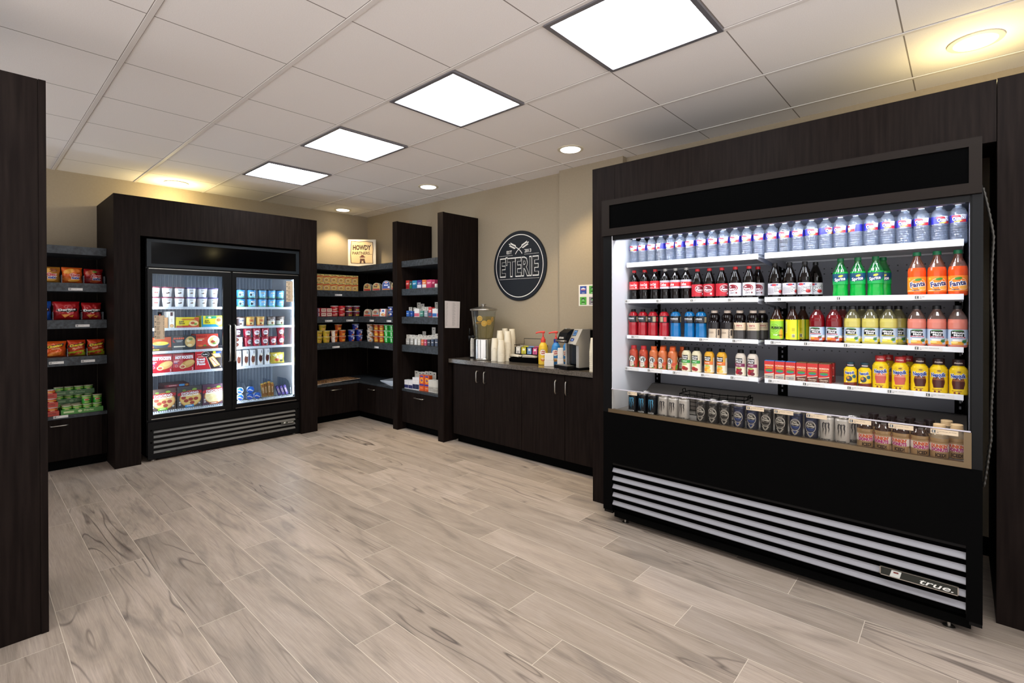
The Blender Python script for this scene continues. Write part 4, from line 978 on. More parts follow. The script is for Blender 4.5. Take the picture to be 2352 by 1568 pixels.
stock('milk', [-0.785, -0.733, -0.681], YF - 0.012, z, 'small red milk carton with tan bottom', 'the front three', G5, [0, 0, 0])
stock('chocmilk', [-0.629, -0.578, -0.526], YF - 0.012, z, 'small red carton with brown bottom', 'the front three', G5, [0, 0, 0])
stock('chocmilk', [-0.629, -0.578, -0.526], YF + 0.030, z, 'small red carton with brown bottom in the second row', '', G5, [0, 0, 0])
stock('chocmilk', [-0.578, -0.520], YF + 0.078, z, 'small red carton with brown bottom in the third row', '', G5, [0, 0])
G6 = 'flavoured milks on the lowest cooler shelf'
stock('smallmilk', [-0.416, -0.356], YF - 0.004, z, 'small yellow milk bottle with dark cap', 'two', G6, [0.15, 0.1])
stock('strawmilk', [-0.294, -0.218], YF, z, 'yellow milk bottle with red cap', 'the front two', G6, [0.1, 0.0])
stock('strawmilk', [-0.272, -0.196], YF + 0.08, z, 'yellow milk bottle with red cap in the rear', '', G6)
stock('chocshake', [-0.1465, -0.079, -0.0115], YF, z, 'yellow milk bottle with dark brown cap', 'three', G6, [0.1, 0.0, 0.0])
YC = 2.850; z = 0.722; G7 = 'drink cans behind the cooler guard'
stock('canblue', [-1.545, -1.478, -1.413], YC, z, 'black drink can with blue claw mark', 'three', G7, [0, 0, 0])
place('canblue', 'black and blue drink can in the rear behind the three with blue claws', (-1.50, YC + 0.075, z), 0, G7)
stock('canwhite', [-1.341, -1.279, -1.215], YC, z, 'white drink can with dark claw mark', 'three near the basket', G7, [0, 0, -0.1])
stock('canblack', [-1.108, -1.042, -0.975], YC, z, 'black drink can with silver oval emblem', 'the first three', G7, [0, 0, 0])
stock('canblack', [-1.075, -1.008], YC + 0.07, z, 'black drink can with silver oval emblem in the rear', '', G7)
stock('cannavy', [-0.903, -0.835], YC, z, 'navy blue drink can with oval emblem', 'the first navy pair', G7, [0, 0])
stock('canblack', [-0.764, -0.695], YC, z, 'black drink can with oval emblem between the navy pairs', 'two', G7, [0, 0])
stock('cannavy', [-0.626, -0.558], YC, z, 'navy blue drink can with oval emblem beside white cans', '', G7, [0, 0])
stock('canwhite', [-0.492, -0.428], YC, z, 'white drink can with dark claw mark', 'the coffee side pair', G7, [0, 0])
place('canwhite', 'white drink can in shade behind the two by the coffee bottles', (-0.40, YC + 0.066, z), 0.6, G7)
G8 = 'iced coffee bottles behind the cooler guard'
stock('coffeedark', [-0.338, -0.2705, -0.2045, -0.1385], YC + 0.003, z, 'iced coffee bottle with dark cap', 'the front four', G8, [0.15, -0.25, -0.3, 0.2])
stock('coffeedark', [-0.315, -0.245, -0.178, -0.108], YC + 0.09, z, 'iced coffee bottle with dark cap in the rear', '', G8)
place('coffeetan', 'iced coffee bottle with tan cap behind the last price tag', (-0.0725, YC + 0.003, z), 0.0, G8)
place('coffeetan', 'iced coffee bottle with tan cap against the bronze corner trim', (-0.0155, YC + 0.045, z), -0.15, G8)
place('coffeetan', 'iced coffee bottle with tan cap in the rear of the cooler corner', (-0.050, YC + 0.120, z), 0, G8)

# black wire basket standing behind the cans
b = thing('wire_basket', 'black wire basket standing empty behind the white cans in the cooler', 'basket', (-1.10, 3.034, 0.7255))
m = MB(); hw, hd, H = 0.19, 0.075, 0.125
rim = [(-hw, -hd, H), (0, -hd, H - 0.008), (hw, -hd, H), (hw, hd, H), (0, hd, H - 0.008), (-hw, hd, H)]
m.tube(rim, 0.0028, BLACKM, 6, True); m.tube([(x * 0.94, y * 0.9, 0.004) for x, y, z_ in rim], 0.0026, BLACKM, 6, True); m.tube([(x * 0.985, y * 0.97, H - 0.022) for x, y, z_ in rim], 0.0018, BLACKM, 6, True)
m.build('rim', b)
m = MB()
for i in range(9):
    x = -hw + hw * 2 * i / 8
    for y in (-hd, hd): m.tube([(x, y, H), (x * 0.94, y * 0.9, 0.004)], 0.0016, BLACKM, 6)
for k in (0.03, 0.055, 0.08):
    q = 0.94 + 0.06 * k / H; m.tube([(-hw * q, -hd * q, k), (hw * q, -hd * q, k), (hw * q, hd * q, k), (-hw * q, hd * q, k)], 0.0012, BLACKM, 6, True)
m.build('wire_mesh', b)
for s_ in (-1, 1):
    m = MB(); m.tube([(s_ * hw, -0.02, H), (s_ * (hw + 0.004), -0.02, H + 0.02), (s_ * (hw + 0.004), 0.02, H + 0.02), (s_ * hw, 0.02, H)], 0.0025, BLACKM, 6); m.build('handle', b)
# ------------------------------------------------------------------ food packages
def fx(P): return P
def box_pkg(key, name, cat, w, h, d, col, items, side=None, bev=0.0012):
    def make():
        t = thing(name, 'x', cat)
        m = MB(); m.box(-w / 2, w / 2, -d / 2, d / 2, 0, h, ink(col), bev)
        if side: art(m, side, lambda u, v, o: (w / 2 + o, u, h / 2 + v))
        m.build('carton', t)
        l = MB(); l.box(-w / 2 + 0.001, w / 2 - 0.001, -d / 2 - 0.0005, -d / 2 - 0.0001, 0.001, h - 0.001, ink(col))
        art(l, items, on_front(-d / 2 - 0.0005, 0, h / 2)); l.build('printed_front', t)
        return t
    PRO[key] = make
def tub(key, name, cat, rb, rt, h, col, lidcol, items, lid=0.012):
    def make():
        t = thing(name, 'x', cat)
        m = MB(); m.lathe([(rb * 0.96, 0), (rb, 0.002), (rt, h - lid * 0.6)], ink(col), 28)
        art(m, items, on_cone(rb, 0, rt, h, h * 0.46), 0.006, o0=0.0005); m.build('body', t)
        l = MB(); l.lathe([(rt + 0.0012, h - lid), (rt + 0.0024, h - lid + 0.002), (rt + 0.002, h - 0.001), (rt - 0.002, h), (rt - 0.004, h - 0.0015)], ink(lidcol), 28); l.build('lid', t)
        return t
    PRO[key] = make
# freezer tubs
hz = [('r', -16, 22, 16, 26, '#3a2a30'), ('r', -10, 16, 10, 18, '#8a7a80')]
tub('pintberry', 'ice_cream_tub', 'ice cream tub', 0.034, 0.044, 0.0945, '#e9e9ea', '#7a2038', hz + [('e', -7, -4, 7, 7, '#c03030'), ('e', 8, -4, 7, 7, '#d24a3a')])
tub('pintchoc', 'ice_cream_tub', 'ice cream tub', 0.034, 0.044, 0.0945, '#e9e9ea', '#7a2038', hz + [('e', -6, -8, 12, 5, '#3a1f18'), ('e', 6, -4, 8, 7, '#50301f')])
tub('pintnut', 'ice_cream_tub', 'ice cream tub', 0.034, 0.044, 0.0945, '#e9e9ea', '#5d4a86', hz + [('e', 0, -6, 14, 5, '#6b5a58'), ('e', 4, -2, 7, 6, '#8a6a58')])
bj = [('r', -110, -36, 110, -26, '#6fae4a'), ('r', -30, -30, 30, 10, '#7db7e0'), ('e', 0, 14, 24, 11, '#eef2f0'), ('o', 0, 14, 24, 11, 2, '#20262c')]
tub('pintcow', 'ice_cream_tub', 'ice cream tub', 0.035, 0.044, 0.0945, '#58a0d4', '#15181c', bj + [('r', -14, 16, 14, 19, '#20262c'), ('r', -12, 9, 12, 12, '#20262c'), ('e', 10, -14, 8, 6, '#f0f0ee')])
tub('pintfudge', 'ice_cream_tub', 'ice cream tub', 0.035, 0.044, 0.0945, '#3f8cc8', '#15181c', bj + [('r', -10, 12, 14, 15, '#20262c'), ('e', -12, -8, 10, 13, '#2c2420'), ('e', 12, -12, 13, 8, '#e9e6da'), ('e', 10, -14, 6, 3, '#5a3a24')])
tub('tubsnick', 'ice_cream_tub', 'ice cream tub', 0.036, 0.044, 0.098, '#e4dfda', '#4a2e26', [('r', -110, -40, -14, 38, '#3c2a2c'), ('t', 'SNICKERS', 4, 14, 12, '#2e3470', 52, 0.05, 0.2), ('e', 6, -16, 17, 15, '#f2efe8'), ('e', -4, -20, 11, 9, '#4a2a1c')])
tub('tubtwix', 'ice_cream_tub', 'ice cream tub', 0.036, 0.044, 0.098, '#cfa75a', '#b88a3a', [('t', 'TWIX', 0, 12, 18, '#b0221f', 46, 0.06, 0.1), ('e', 4, -18, 18, 14, '#e8d2a0'), ('e', -6, -20, 10, 9, '#5a3018'), ('r', -110, -42, 110, -34, '#b0221f')])
tub('tubdove', 'ice_cream_tub', 'ice cream tub', 0.036, 0.044, 0.098, '#d9d6cc', '#4a3a36', [('r', -110, 8, 110, 42, '#5b4a46'), ('r', -18, 12, 22, 20, '#e9e4d8'), ('e', 6, -16, 18, 15, '#c9a070'), ('e', 0, -18, 9, 9, '#43281a'), ('r', -110, -42, 110, -33, '#5f8a4a')])
dib = [('e', 0, 4, 26, 26, '#ece6e6'), *ot('Dibs', 0, 8, 20, '#5a1a2a', 38, '#ffffff', 0.04, 0.1), ('e', 0, -24, 16, 7, '#5a1a1c'), ('r', 14, -34, 30, -27, '#e3b23a')]
tub('dibs', 'snack_tub', 'ice cream bites tub', 0.032, 0.041, 0.094, '#a51c34', '#8e1a2e', dib)
tub('dibsdark', 'snack_tub', 'ice cream bites tub', 0.032, 0.041, 0.094, '#4a2036', '#571c30', dib)
# freezer boxes
box_pkg('fbplain', 'frozen_food_box', 'frozen food box', 0.045, 0.10, 0.13, '#b98a5c', [('r', -22, -2, 22, -1, '#9c7248')])
box_pkg('fbtall', 'frozen_food_box', 'frozen food box', 0.050, 0.155, 0.16, '#e9e4da', [('r', -8, 36, 12, 72, '#4a1f22'), ('t', '500', 2, -6, 13, '#c9a07a', 34, 0.0, 0, 90), ('e', 3, -56, 16, 16, '#c98a4a'), ('e', 3, -56, 11, 11, '#e0b070')])
box_pkg('fbyellow', 'frozen_food_box', 'frozen food box', 0.19, 0.10, 0.16, '#e8cf1f', [('r', -94, -49, 94, -30, '#b03a24'), ('p', [(-10, -49), (94, -49), (94, 48), (60, 48)], '#c04a26'), ('r', -50, 22, 62, 36, '#c77a26'), ('e', 50, -8, 40, 28, '#e8c98a'), ('e', 42, -6, 18, 12, '#c04a2a'), ('e', 66, -16, 14, 10, '#7a9a3a'), ('t', 'JUST', -52, 8, 14, '#2a2a18', 44, 0.04, 0.1), ('t', 'CRACK', -48, -10, 12, '#2a2a18', 50, 0.04, 0.1)])
box_pkg('fbteal', 'frozen_food_box', 'frozen food box', 0.187, 0.112, 0.16, '#dccf2a', [('r', -93, -55, -78, 55, '#2a7a8a'), ('r', -78, -55, 60, -28, '#2a8aa8'), ('r', -56, 28, 40, 54, '#2f8a6a'), ('e', -20, 40, 14, 9, '#e8e2d0'), ('e', 62, 2, 34, 46, '#c9b06a'), ('e', 60, 14, 20, 16, '#8a5a30'), ('e', 66, -18, 18, 14, '#d8c890'), ('t', 'JUST', -44, 8, 14, '#2a2a18', 44, 0.04, 0.1), ('t', 'CRACK', -40, -10, 12, '#2a2a18', 50, 0.04, 0.1)])
box_pkg('fbbowl', 'frozen_food_box', 'frozen food box', 0.168, 0.128, 0.16, '#a8441f', [('r', -83, -63, 83, -30, '#3a2416'), ('p', [(-70, 0), (70, 0), (50, -34), (-50, -34)], '#2f3a44'), ('e', 0, 0, 70, 12, '#56646c'), ('e', 0, 8, 62, 17, '#e8c23a'), ('e', -16, 14, 18, 9, '#f2d860'), ('e', 22, 12, 20, 9, '#f0d050'), ('r', -62, -54, -40, -46, '#e8d44a'), ('r', -36, -54, -12, -46, '#e8d44a')])
box_pkg('fbdark', 'frozen_food_box', 'frozen food box', 0.196, 0.134, 0.16, '#33383c', [('p', [(-86, 37), (-74, 37), (-75, 55), (-85, 55)], '#d9542a'), ('p', [(-71, 37), (-59, 39), (-60, 54), (-70, 55)], '#d9542a'), ('p', [(-56, 37), (-44, 37), (-45, 53), (-55, 55)], '#d9542a'), ('p', [(-41, 37), (-29, 39), (-30, 55), (-40, 55)], '#d9542a'), ('p', [(-26, 37), (-14, 37), (-15, 54), (-25, 55)], '#d9542a'), ('p', [(-11, 37), (1, 39), (0, 53), (-10, 55)], '#d9542a'), ('r', -66, 22, -10, 26, '#c9c9c4'), ('r', -60, 12, -20, 16, '#c9c9c4'), ('e', 52, 10, 44, 52, '#c9a66a'), ('e', 40, 22, 18, 16, '#e6cfa0'), ('e', 62, 0, 20, 17, '#d8a860'), ('e', 56, 36, 18, 12, '#7a8a4a'), ('e', 46, -22, 20, 12, '#e6cfa0'), ('r', -84, -38, 10, -26, '#d8cdb8'), ('p', [(-92, 40), (-70, 4), (-92, 12)], '#a82c22')])
box_pkg('fbplate', 'frozen_food_box', 'frozen food box', 0.194, 0.146, 0.16, '#c03a2a', [('r', -96, -72, 96, -44, '#7a3020'), ('e', 56, 2, 52, 54, '#e8e4dc'), ('e', 58, 6, 40, 40, '#d8b878'), ('e', 50, -4, 20, 14, '#9a3a24'), ('e', 70, 18, 18, 16, '#f0ead8'), ('e', 62, -22, 16, 8, '#5a8a3a'), ('p', [(-92, 43), (-80, 43), (-81, 61), (-91, 61)], '#9c1f18'), ('p', [(-77, 43), (-65, 45), (-66, 60), (-76, 61)], '#9c1f18'), ('p', [(-62, 43), (-50, 43), (-51, 59), (-61, 61)], '#9c1f18'), ('p', [(-47, 43), (-35, 45), (-36, 61), (-46, 61)], '#9c1f18'), ('p', [(-32, 43), (-20, 43), (-21, 60), (-31, 61)], '#9c1f18'), ('p', [(-17, 43), (-5, 45), (-6, 59), (-16, 61)], '#9c1f18'), ('r', -84, 22, -26, 30, '#e0a070'), ('r', -84, 10, -44, 18, '#e8ddd0'), ('e', -60, -40, 20, 9, '#d9702a'), ('e', -22, -38, 14, 8, '#4f8a34')])
hp = [('p', [(-88, 60), (88, 72), (88, 84), (-88, 84)], '#8e101c'), ('r', -70, 62, 80, 66, '#d9c0c0'), ('t', 'HOT POCKETS', 6, 46, 24, '#ffffff', 148, 0.06), ('e', 34, -18, 62, 34, '#c99a52', 22), ('e', 48, -4, 40, 22, '#dbb06a', 22), ('e', -8, -42, 26, 20, '#e8c89a'), ('e', -8, -42, 18, 12, '#b04a30'), ('r', -80, 12, -36, 18, '#f0d8d8'), ('r', -80, 2, -50, 7, '#f0d8d8'), ('r', -80, -8, -46, -3, '#3a56a0'), ('o', -60, -32, 11, 11, 2, '#e8d0d0'), ('t', '2', 74, -66, 22, '#ffffff')]
box_pkg('fbpocket', 'frozen_food_box', 'frozen food box', 0.176, 0.170, 0.10, '#b01422', hp)
box_pkg('fbfrench', 'frozen_food_box', 'frozen food box', 0.238, 0.180, 0.10, '#2c1c1a', [('p', [(-118, 88), (-40, 88), (18, -88), (-118, -88)], '#c4202a'), ('p', [(-40, 88), (-36, 88), (22, -88), (18, -88)], '#ecdcd4'), ('e', -28, 58, 34, 24, '#16110f'), ('o', -28, 58, 35, 25, 2, '#f0e8e0'), ('r', -100, 56, -66, 60, '#f0e8e0'), ('t', "Stouffer's", -28, 58, 12, '#ffffff', 48, 0.02, 0.2), ('p', [(0, 20), (40, 40), (104, -56), (50, -74)], '#d8a860'), ('p', [(10, 14), (38, 30), (90, -50), (52, -62)], '#e9d2a8'), ('p', [(24, 62), (96, 70), (112, 24), (60, 20)], '#cf9a55'), ('p', [(36, 56), (90, 62), (102, 30), (62, 28)], '#eed9ae')] + [('e', 30 + 12 * i, 8 - 15 * i, 11, 3.5, '#9a3020', -25) for i in range(5)] + [('e', 52, 76, 14, 12, '#c9c22c'), ('r', 66, 62, 112, 80, '#2a50a0'), ('t', 'French', -66, 14, 20, '#ffffff', 72, 0.04), ('t', 'Bread', -68, -10, 20, '#ffffff', 66, 0.04), ('t', 'Pizzas', -64, -34, 20, '#ffffff', 72, 0.04), ('r', -94, 32, -46, 40, '#e8b090'), ('t', '2', 104, -70, 16, '#ffffff')])
def pizza(key, tone, topc, tagc, bg):
    it = [('e', 6, -14, 92, 78, '#c98a45'), ('e', 6, -14, 84, 71, tone), ('e', 40, 70, 20, 12, '#7a9a3c'), ('e', -46, 66, 16, 10, '#5f7a34')]
    for x, y in ((-30, -34), (20, -56), (52, -20), (-52, -4), (8, -22)): it.append(('e', x, y, 20, 16, topc))
    it += [('p', [(-101, 18), (101, 30), (101, 56), (60, 62), (-60, 56), (-101, 40)], '#a01c26'), *ot('DIGIORNO', 2, 38, 22, '#ffffff', 142, '#7a0f18', 0.02, 0.06, 0, 2), ('t', 'TRADITIONAL CRUST', 0, 16, 9, '#ffffff', 150, 0.05, 0, 2), ('r', -40, -96, 34, -74, tagc), ('r', -26, -88, 20, -82, '#f2f0e6'), ('e', -82, -44, 9, 9, '#b9b4b0'), ('e', -82, -66, 9, 9, '#b9b4b0'), ('e', 80, -66, 9, 9, '#b9b4b0')]
    box_pkg(key, 'pizza_box', 'frozen pizza box', 0.206, 0.200, 0.030, bg, it)
pizza('pizzameat', '#e2b878', '#a8483a', '#7cc22e', '#4a3a34'); pizza('pizzapep', '#e8c070', '#a33a2c', '#2e8ac8', '#3e3a3c'); pizza('pizzacheese', '#ead9a6', '#e6cf94', '#b5653a', '#4b2e40')
box_pkg('pizzaflat', 'pizza_box', 'frozen pizza box', 0.206, 0.028, 0.206, '#4a1c22', [('r', -84, -9, 10, 9, '#7a1d28'), ('t', 'DIGIORNO', -36, 1, 9, '#d8b0b0', 62, 0.03), ('r', 16, -9, 62, 9, '#3a86bc'), ('e', 80, 0, 14, 9, '#b07a3a')])
bar = lambda c: [('r', -24, -80, 24, 80, '#e6e6e8'), ('r', 8, 44, 13, 72, '#3a3034'), ('e', 2, -14, 18, 40, c), ('e', 6, 12, 15, 20, c), ('e', 10, 26, 12, 12, '#f2eadc'), ('r', -3, -66, 7, -48, '#e0c9a0')]
box_pkg('baralmond', 'ice_cream_bar_box', 'ice cream bar box', 0.050, 0.165, 0.10, '#dcdcde', bar('#6a3a2c'))
box_pkg('bardark', 'ice_cream_bar_box', 'ice cream bar box', 0.050, 0.170, 0.10, '#dcdcde', bar('#4a1c16'))
box_pkg('barflat', 'ice_cream_bar_box', 'ice cream bar box', 0.095, 0.050, 0.10, '#e2dfe0', [('e', -12, 0, 26, 20, '#5a2a20'), ('e', -12, 0, 15, 12, '#7a4434')])

def bag(key, name, cat, w, h, th, col, items, crimp=0.008, seed=1):
    """Pillow bag standing on its bottom seam, front towards -Y."""
    def make():
        rnd = random.Random(seed); ph = [rnd.uniform(0, 6) for _ in range(4)]
        def T(u, v):    # half thickness at (u, v)
            a = max(0.0, 1 - abs(2 * u / w) ** 3.2); b = max(0.0, 1 - abs((2 * v - h) / h) ** 4.0)
            f = th * (a ** 0.75) * (b ** 0.8)
            return f + 0.0022 * b * a * (math.sin(u * 140 + ph[0] + v * 60) + math.sin(v * 120 + ph[1] - u * 70)) + 0.0006
        t = thing(name, 'x', cat)
        m = MB(); nu, nv = 18, 20; mat = paint(col, 0.22, 0.15)
        for sgn in (-1, 1):
            vs = []; fs = []
            for j in range(nv + 1):
                for i in range(nu + 1):
                    u = -w / 2 + w * i / nu; v = h * j / nv
                    k = 1 - 0.05 * (1 - abs(2 * v / h - 1) ** 2)
                    vs.append((u * k + 0.002 * math.sin(v * 90 + ph[2]), sgn * T(u, v), v))
            for j in range(nv):
                for i in range(nu): fs.append((j * (nu + 1) + i, j * (nu + 1) + i + 1, (j + 1) * (nu + 1) + i + 1, (j + 1) * (nu + 1) + i))
            m.add(vs, fs, mat, True)
        m.build('body', t)
        l = MB(); art(l, items, lambda u, v, o: (u * 0.96, -T(u, v + h / 2) - o - 0.0012, v + h / 2), 0.007, vstrip=0.007); l.build('print', t)
        return t
    PRO[key] = make
CHX = lambda a, b: [('e', -22, 34, 40, 20, a, 20), ('e', 30, 40, 26, 15, b, -10), ('e', -40, -34, 26, 16, b), ('e', 10, -44, 40, 13, a, 8), *ot('Chex', 18, 2, 22, '#c02028', 66, '#f4ece6', 0.06, 0.13), *ot('mix', 22, -22, 20, '#1f2f86', 54, '#f4f0ee', 0.06, 0.13)]
bag('chexgold', 'chip_bag', 'snack bag', 0.148, 0.135, 0.030, '#b5782a', CHX('#d9a24a', '#8a4a1c'), seed=1)
bag('chexorange', 'chip_bag', 'snack bag', 0.138, 0.138, 0.030, '#d9601f', CHX('#e8a23a', '#e07a2a'), seed=2)
bag('chexred', 'chip_bag', 'snack bag', 0.134, 0.132, 0.030, '#9c1b1c', CHX('#b0502a', '#7a1416') + [('e', 6, 40, 16, 10, '#6a8a3a')], seed=3)
DOR = lambda c: [('p', [(-80, 8), (70, 20), (70, -4), (20, -12), (-60, -8)], '#171214'), *ot('Doritos', 0, 10, 17, '#f4f0ec', 118, '#171214', 0.05, 0.12, 0, 4), ('p', [(-8, -8), (4, -20), (30, 2), (4, -10)], '#f0e8e0'), ('p', [(-40, -32), (22, -30), (-14, -62)], '#d98a30'), ('p', [(10, -48), (46, -36), (36, -58)], '#e0983a')]
bag('doritosblue', 'chip_bag', 'snack bag', 0.160, 0.160, 0.032, '#1a4a9c', DOR('#1a4a9c'), seed=4)
bag('doritosred', 'chip_bag', 'snack bag', 0.172, 0.158, 0.034, '#a81a1e', DOR('#a81a1e'), seed=5)
CHE = lambda hot: ([('p', [(-62, -66), (62, -66), (62, -16), (-62, -34)], '#b8c22a'), ('e', 10, -46, 30, 14, '#c9502a', 15), ('e', -30, -54, 20, 10, '#a83020')] if hot else [('e', 0, -40, 46, 18, '#e07a2c', 10), ('e', -30, -50, 18, 9, '#f09a40')]) + [('p', [(-60, 2), (56, 26), (60, 50), (-56, 24)], '#14110f'), *ot('Cheetos', 0, 27, 20, '#f0c828', 100, '#14110f', 0.06, 0.14, 0.0, 10)] + ([('t', "Flamin' Hot", 4, 0, 10, '#f2dca0', 72, 0.03, 0.2, 12)] if hot else [('t', 'Crunchy', 6, 4, 10, '#f2dca0', 56, 0.03, 0.2, 8)])
bag('doritossmall', 'chip_bag', 'snack bag', 0.138, 0.150, 0.034, '#a81a1e', DOR('#a81a1e'), seed=11)
bag('cheetos', 'chip_bag', 'snack bag', 0.150, 0.135, 0.030, '#d9581c', CHE(False), seed=6)
bag('cheetoshot', 'chip_bag', 'snack bag', 0.122, 0.140, 0.030, '#c8401c', CHE(True), seed=7)
bag('yellowbag', 'frozen_snack_bag', 'frozen snack bag', 0.15, 0.115, 0.028, '#d9c04a', [('e', 10, 10, 40, 26, '#e8dca0'), ('e', -20, -16, 28, 16, '#b04a2a'), ('e', 34, -28, 22, 12, '#3a3a28'), ('p', [(-70, 40), (-20, 50), (-40, 10)], '#f0e6b0')], seed=8)
bag('pouch', 'detergent_pouch', 'detergent pouch', 0.055, 0.17, 0.010, '#dd5a20', [('e', 0, 10, 18, 22, '#f0c038'), ('e', 0, 10, 12, 15, '#dd5a20')], seed=9)

tub('cupheart', 'cereal_cup', 'cereal cup', 0.036, 0.0455, 0.0725, '#d9b93a', '#d8cfae', [('t', 'Cheerios', 0, 12, 11, '#2a1c10', 58, 0.04), ('e', 0, -14, 14, 12, '#c04a30'), ('e', 0, -14, 8, 7, '#e8cf8a')], 0.006)
tub('cuphoney', 'cereal_cup', 'cereal cup', 0.036, 0.0455, 0.0725, '#c85a1e', '#d8cfae', [('t', 'Cheerios', 0, 12, 11, '#3a1a0c', 58, 0.04), ('e', -4, -14, 18, 13, '#e09a34'), ('e', 12, -12, 9, 8, '#f0c46a')], 0.006)
tub('cuphoneywhite', 'cereal_cup', 'cereal cup', 0.036, 0.0455, 0.0725, '#c4542a', '#d8cfae', [('r', -60, -34, -14, 30, '#e9ddd0'), ('t', 'Cheerios', 4, 12, 11, '#3a1a0c', 54, 0.04), ('e', 8, -14, 16, 12, '#e09a34')], 0.006)
tub('cupblue', 'cereal_cup', 'cereal cup', 0.036, 0.0455, 0.0725, '#1f2f8c', '#c9d0dc', [('e', 6, 4, 13, 16, '#e4e2e6'), ('e', -4, -22, 20, 8, '#c86a34'), ('r', -32, 19, 2, 25, '#e8e8f0')], 0.006)
tub('cupwhite', 'cereal_cup', 'cereal cup', 0.036, 0.0455, 0.0725, '#ded6cc', '#e4dccf', [('p', [(-10, 34), (60, 34), (60, -10)], '#a86a34'), ('r', -26, 4, 6, 10, '#4a4038'), ('r', -26, -6, 0, 0, '#4a4038'), ('e', 12, -20, 14, 9, '#d8a060')], 0.006)
tub('cupred', 'noodle_cup', 'noodle cup', 0.036, 0.0455, 0.0725, '#b8281f', '#d8cfbf', [('r', -30, -30, 30, 6, '#d88a26'), ('r', -16, 13, 16, 22, '#f0d060'), ('e', 0, -12, 20, 12, '#e8b84a')], 0.006)
tub('cupgreen', 'noodle_cup', 'noodle cup', 0.036, 0.0455, 0.0725, '#1fae3c', '#e0e4d8', [('r', -13, -22, 2, -14, '#e9f0e6'), ('r', -13, -10, 2, -2, '#e9f0e6'), ('r', -13, 2, 2, 10, '#e9f0e6'), ('r', -13, 14, 2, 22, '#e9f0e6'), ('r', 12, -26, 24, 26, '#178a30')], 0.006)
tub('soupred', 'soup_cup', 'soup cup', 0.038, 0.0455, 0.0655, '#b8222a', '#dcd4cc', [('r', -50, -16, 50, -8, '#e2c8a8'), ('t', 'Soup', 6, 6, 12, '#f0e4d8', 34, 0.04), ('e', 20, -16, 14, 8, '#c9803a')], 0.008)
tub('soupredlid', 'soup_cup', 'soup cup', 0.038, 0.0455, 0.0655, '#b8222a', '#c4262c', [('r', -50, -16, 50, -8, '#e2c8a8'), ('t', 'Soup', 6, 6, 12, '#f0e4d8', 34, 0.04), ('e', 20, -16, 14, 8, '#c9803a')], 0.008)
tub('soupdark', 'soup_cup', 'soup cup', 0.038, 0.0455, 0.0655, '#5a2630', '#dcd4cc', [('e', 0, 10, 24, 8, '#b8383a'), ('r', -30, -24, 30, -8, '#c9a23a'), ('r', -50, 20, 50, 24, '#27306a')], 0.008)
ram = [('r', -46, 34, 46, 49, '#e8d88a'), ('t', 'Maruchan', 0, 41, 10, '#2a2018', 66, 0.04, 0.15), ('p', [(-46, 10), (46, 24), (46, 34), (-46, 20)], '#c03026'), ('e', 0, -16, 30, 24, '#e6cf96'), ('e', 0, -18, 22, 15, '#b88a4a'), ('r', -46, -49, -36, 4, '#b89a8a')]
box_pkg('ramen', 'noodle_box', 'instant noodle box', 0.094, 0.0975, 0.094, '#d8a85a', ram)
box_pkg('soupbox', 'soup_box', 'soup box', 0.072, 0.0515, 0.09, '#a82430', [('r', -30, -20, 30, 20, '#e6d3bf'), ('t', 'SOUP', 0, 2, 14, '#8c1a24', 44, 0.05)])
box_pkg('soupedge', 'soup_box', 'soup box', 0.036, 0.0515, 0.09, '#9c1c24', [('r', -17, -24, -8, 24, '#3a6a8a'), ('r', -6, -20, 4, 20, '#e6d3bf')])
box_pkg('chexbox', 'cereal_box', 'cereal box', 0.088, 0.092, 0.06, '#e6e0da', [('r', -14, 10, 16, 34, '#2a50a0'), ('r', -44, 10, -28, 44, '#c03a2c'), ('p', [(26, -46), (44, -46), (44, 44), (34, 44)], '#c0402c'), ('e', 0, -24, 28, 18, '#d8883a'), ('e', 12, -20, 12, 9, '#eac27a')])
tub('cupbluebig', 'cereal_cup', 'cereal cup', 0.036, 0.0455, 0.058, '#1f3a8c', '#c9d0dc', [('e', 8, 2, 14, 12, '#e4e2e6'), ('e', -10, -8, 16, 8, '#c8843a')], 0.006)
def dome(key, w, h, d, col, items):
    def make():
        t = thing('microwave_bowl', 'x', 'microwave bowl')
        n = 16; poly = [(-w / 2, 0), (w / 2, 0), (w / 2 * 0.98, h * 0.45)]
        poly += [(w / 2 * 0.96 * math.cos(PI * i / n), h * 0.45 + h * 0.55 * math.sin(PI * i / n) ** 0.8) for i in range(1, n)]
        poly += [(-w / 2 * 0.98, h * 0.45)]
        m = MB(); m.prism(poly, 'y', -d / 2, d / 2, ink('#d9ccb8')); m.build('carton', t)
        l = MB(); q = [(x * 0.93, h * 0.03 + z * 0.94) for x, z in poly]; l.prism(q, 'y', -d / 2 - 0.001, -d / 2 - 0.0001, ink(col))
        art(l, items, on_front(-d / 2 - 0.001, 0, h / 2)); l.build('printed_front', t)
        return t
    PRO[key] = make
dome('bowlbeef', 0.098, 0.095, 0.07, '#b89a5a', [('r', -44, -44, 44, -24, '#b03024'), ('t', 'Beef', -8, 4, 20, '#3a2a18', 48, 0.05), ('e', 26, -2, 14, 12, '#d8a24a'), ('e', 4, 26, 16, 8, '#b03a28')])
dome('bowlsoup', 0.092, 0.090, 0.07, '#b7a48a', [('r', -42, -42, 42, -26, '#c03026'), ('e', -4, 2, 26, 18, '#8a6a4a'), ('r', -20, 8, 14, 18, '#b03026'), ('e', 24, -8, 10, 8, '#4a78b8')])
dome('bowlblue', 0.108, 0.115, 0.07, '#1f3f8a', [('e', 0, 34, 22, 12, '#e8e6e2'), ('e', 0, 34, 12, 7, '#c0303a'), ('r', -46, -54, 46, -40, '#c8702a'), ('r', -28, -4, 28, 8, '#e6e6f0'), ('e', 34, -22, 14, 10, '#d8e0e8')])

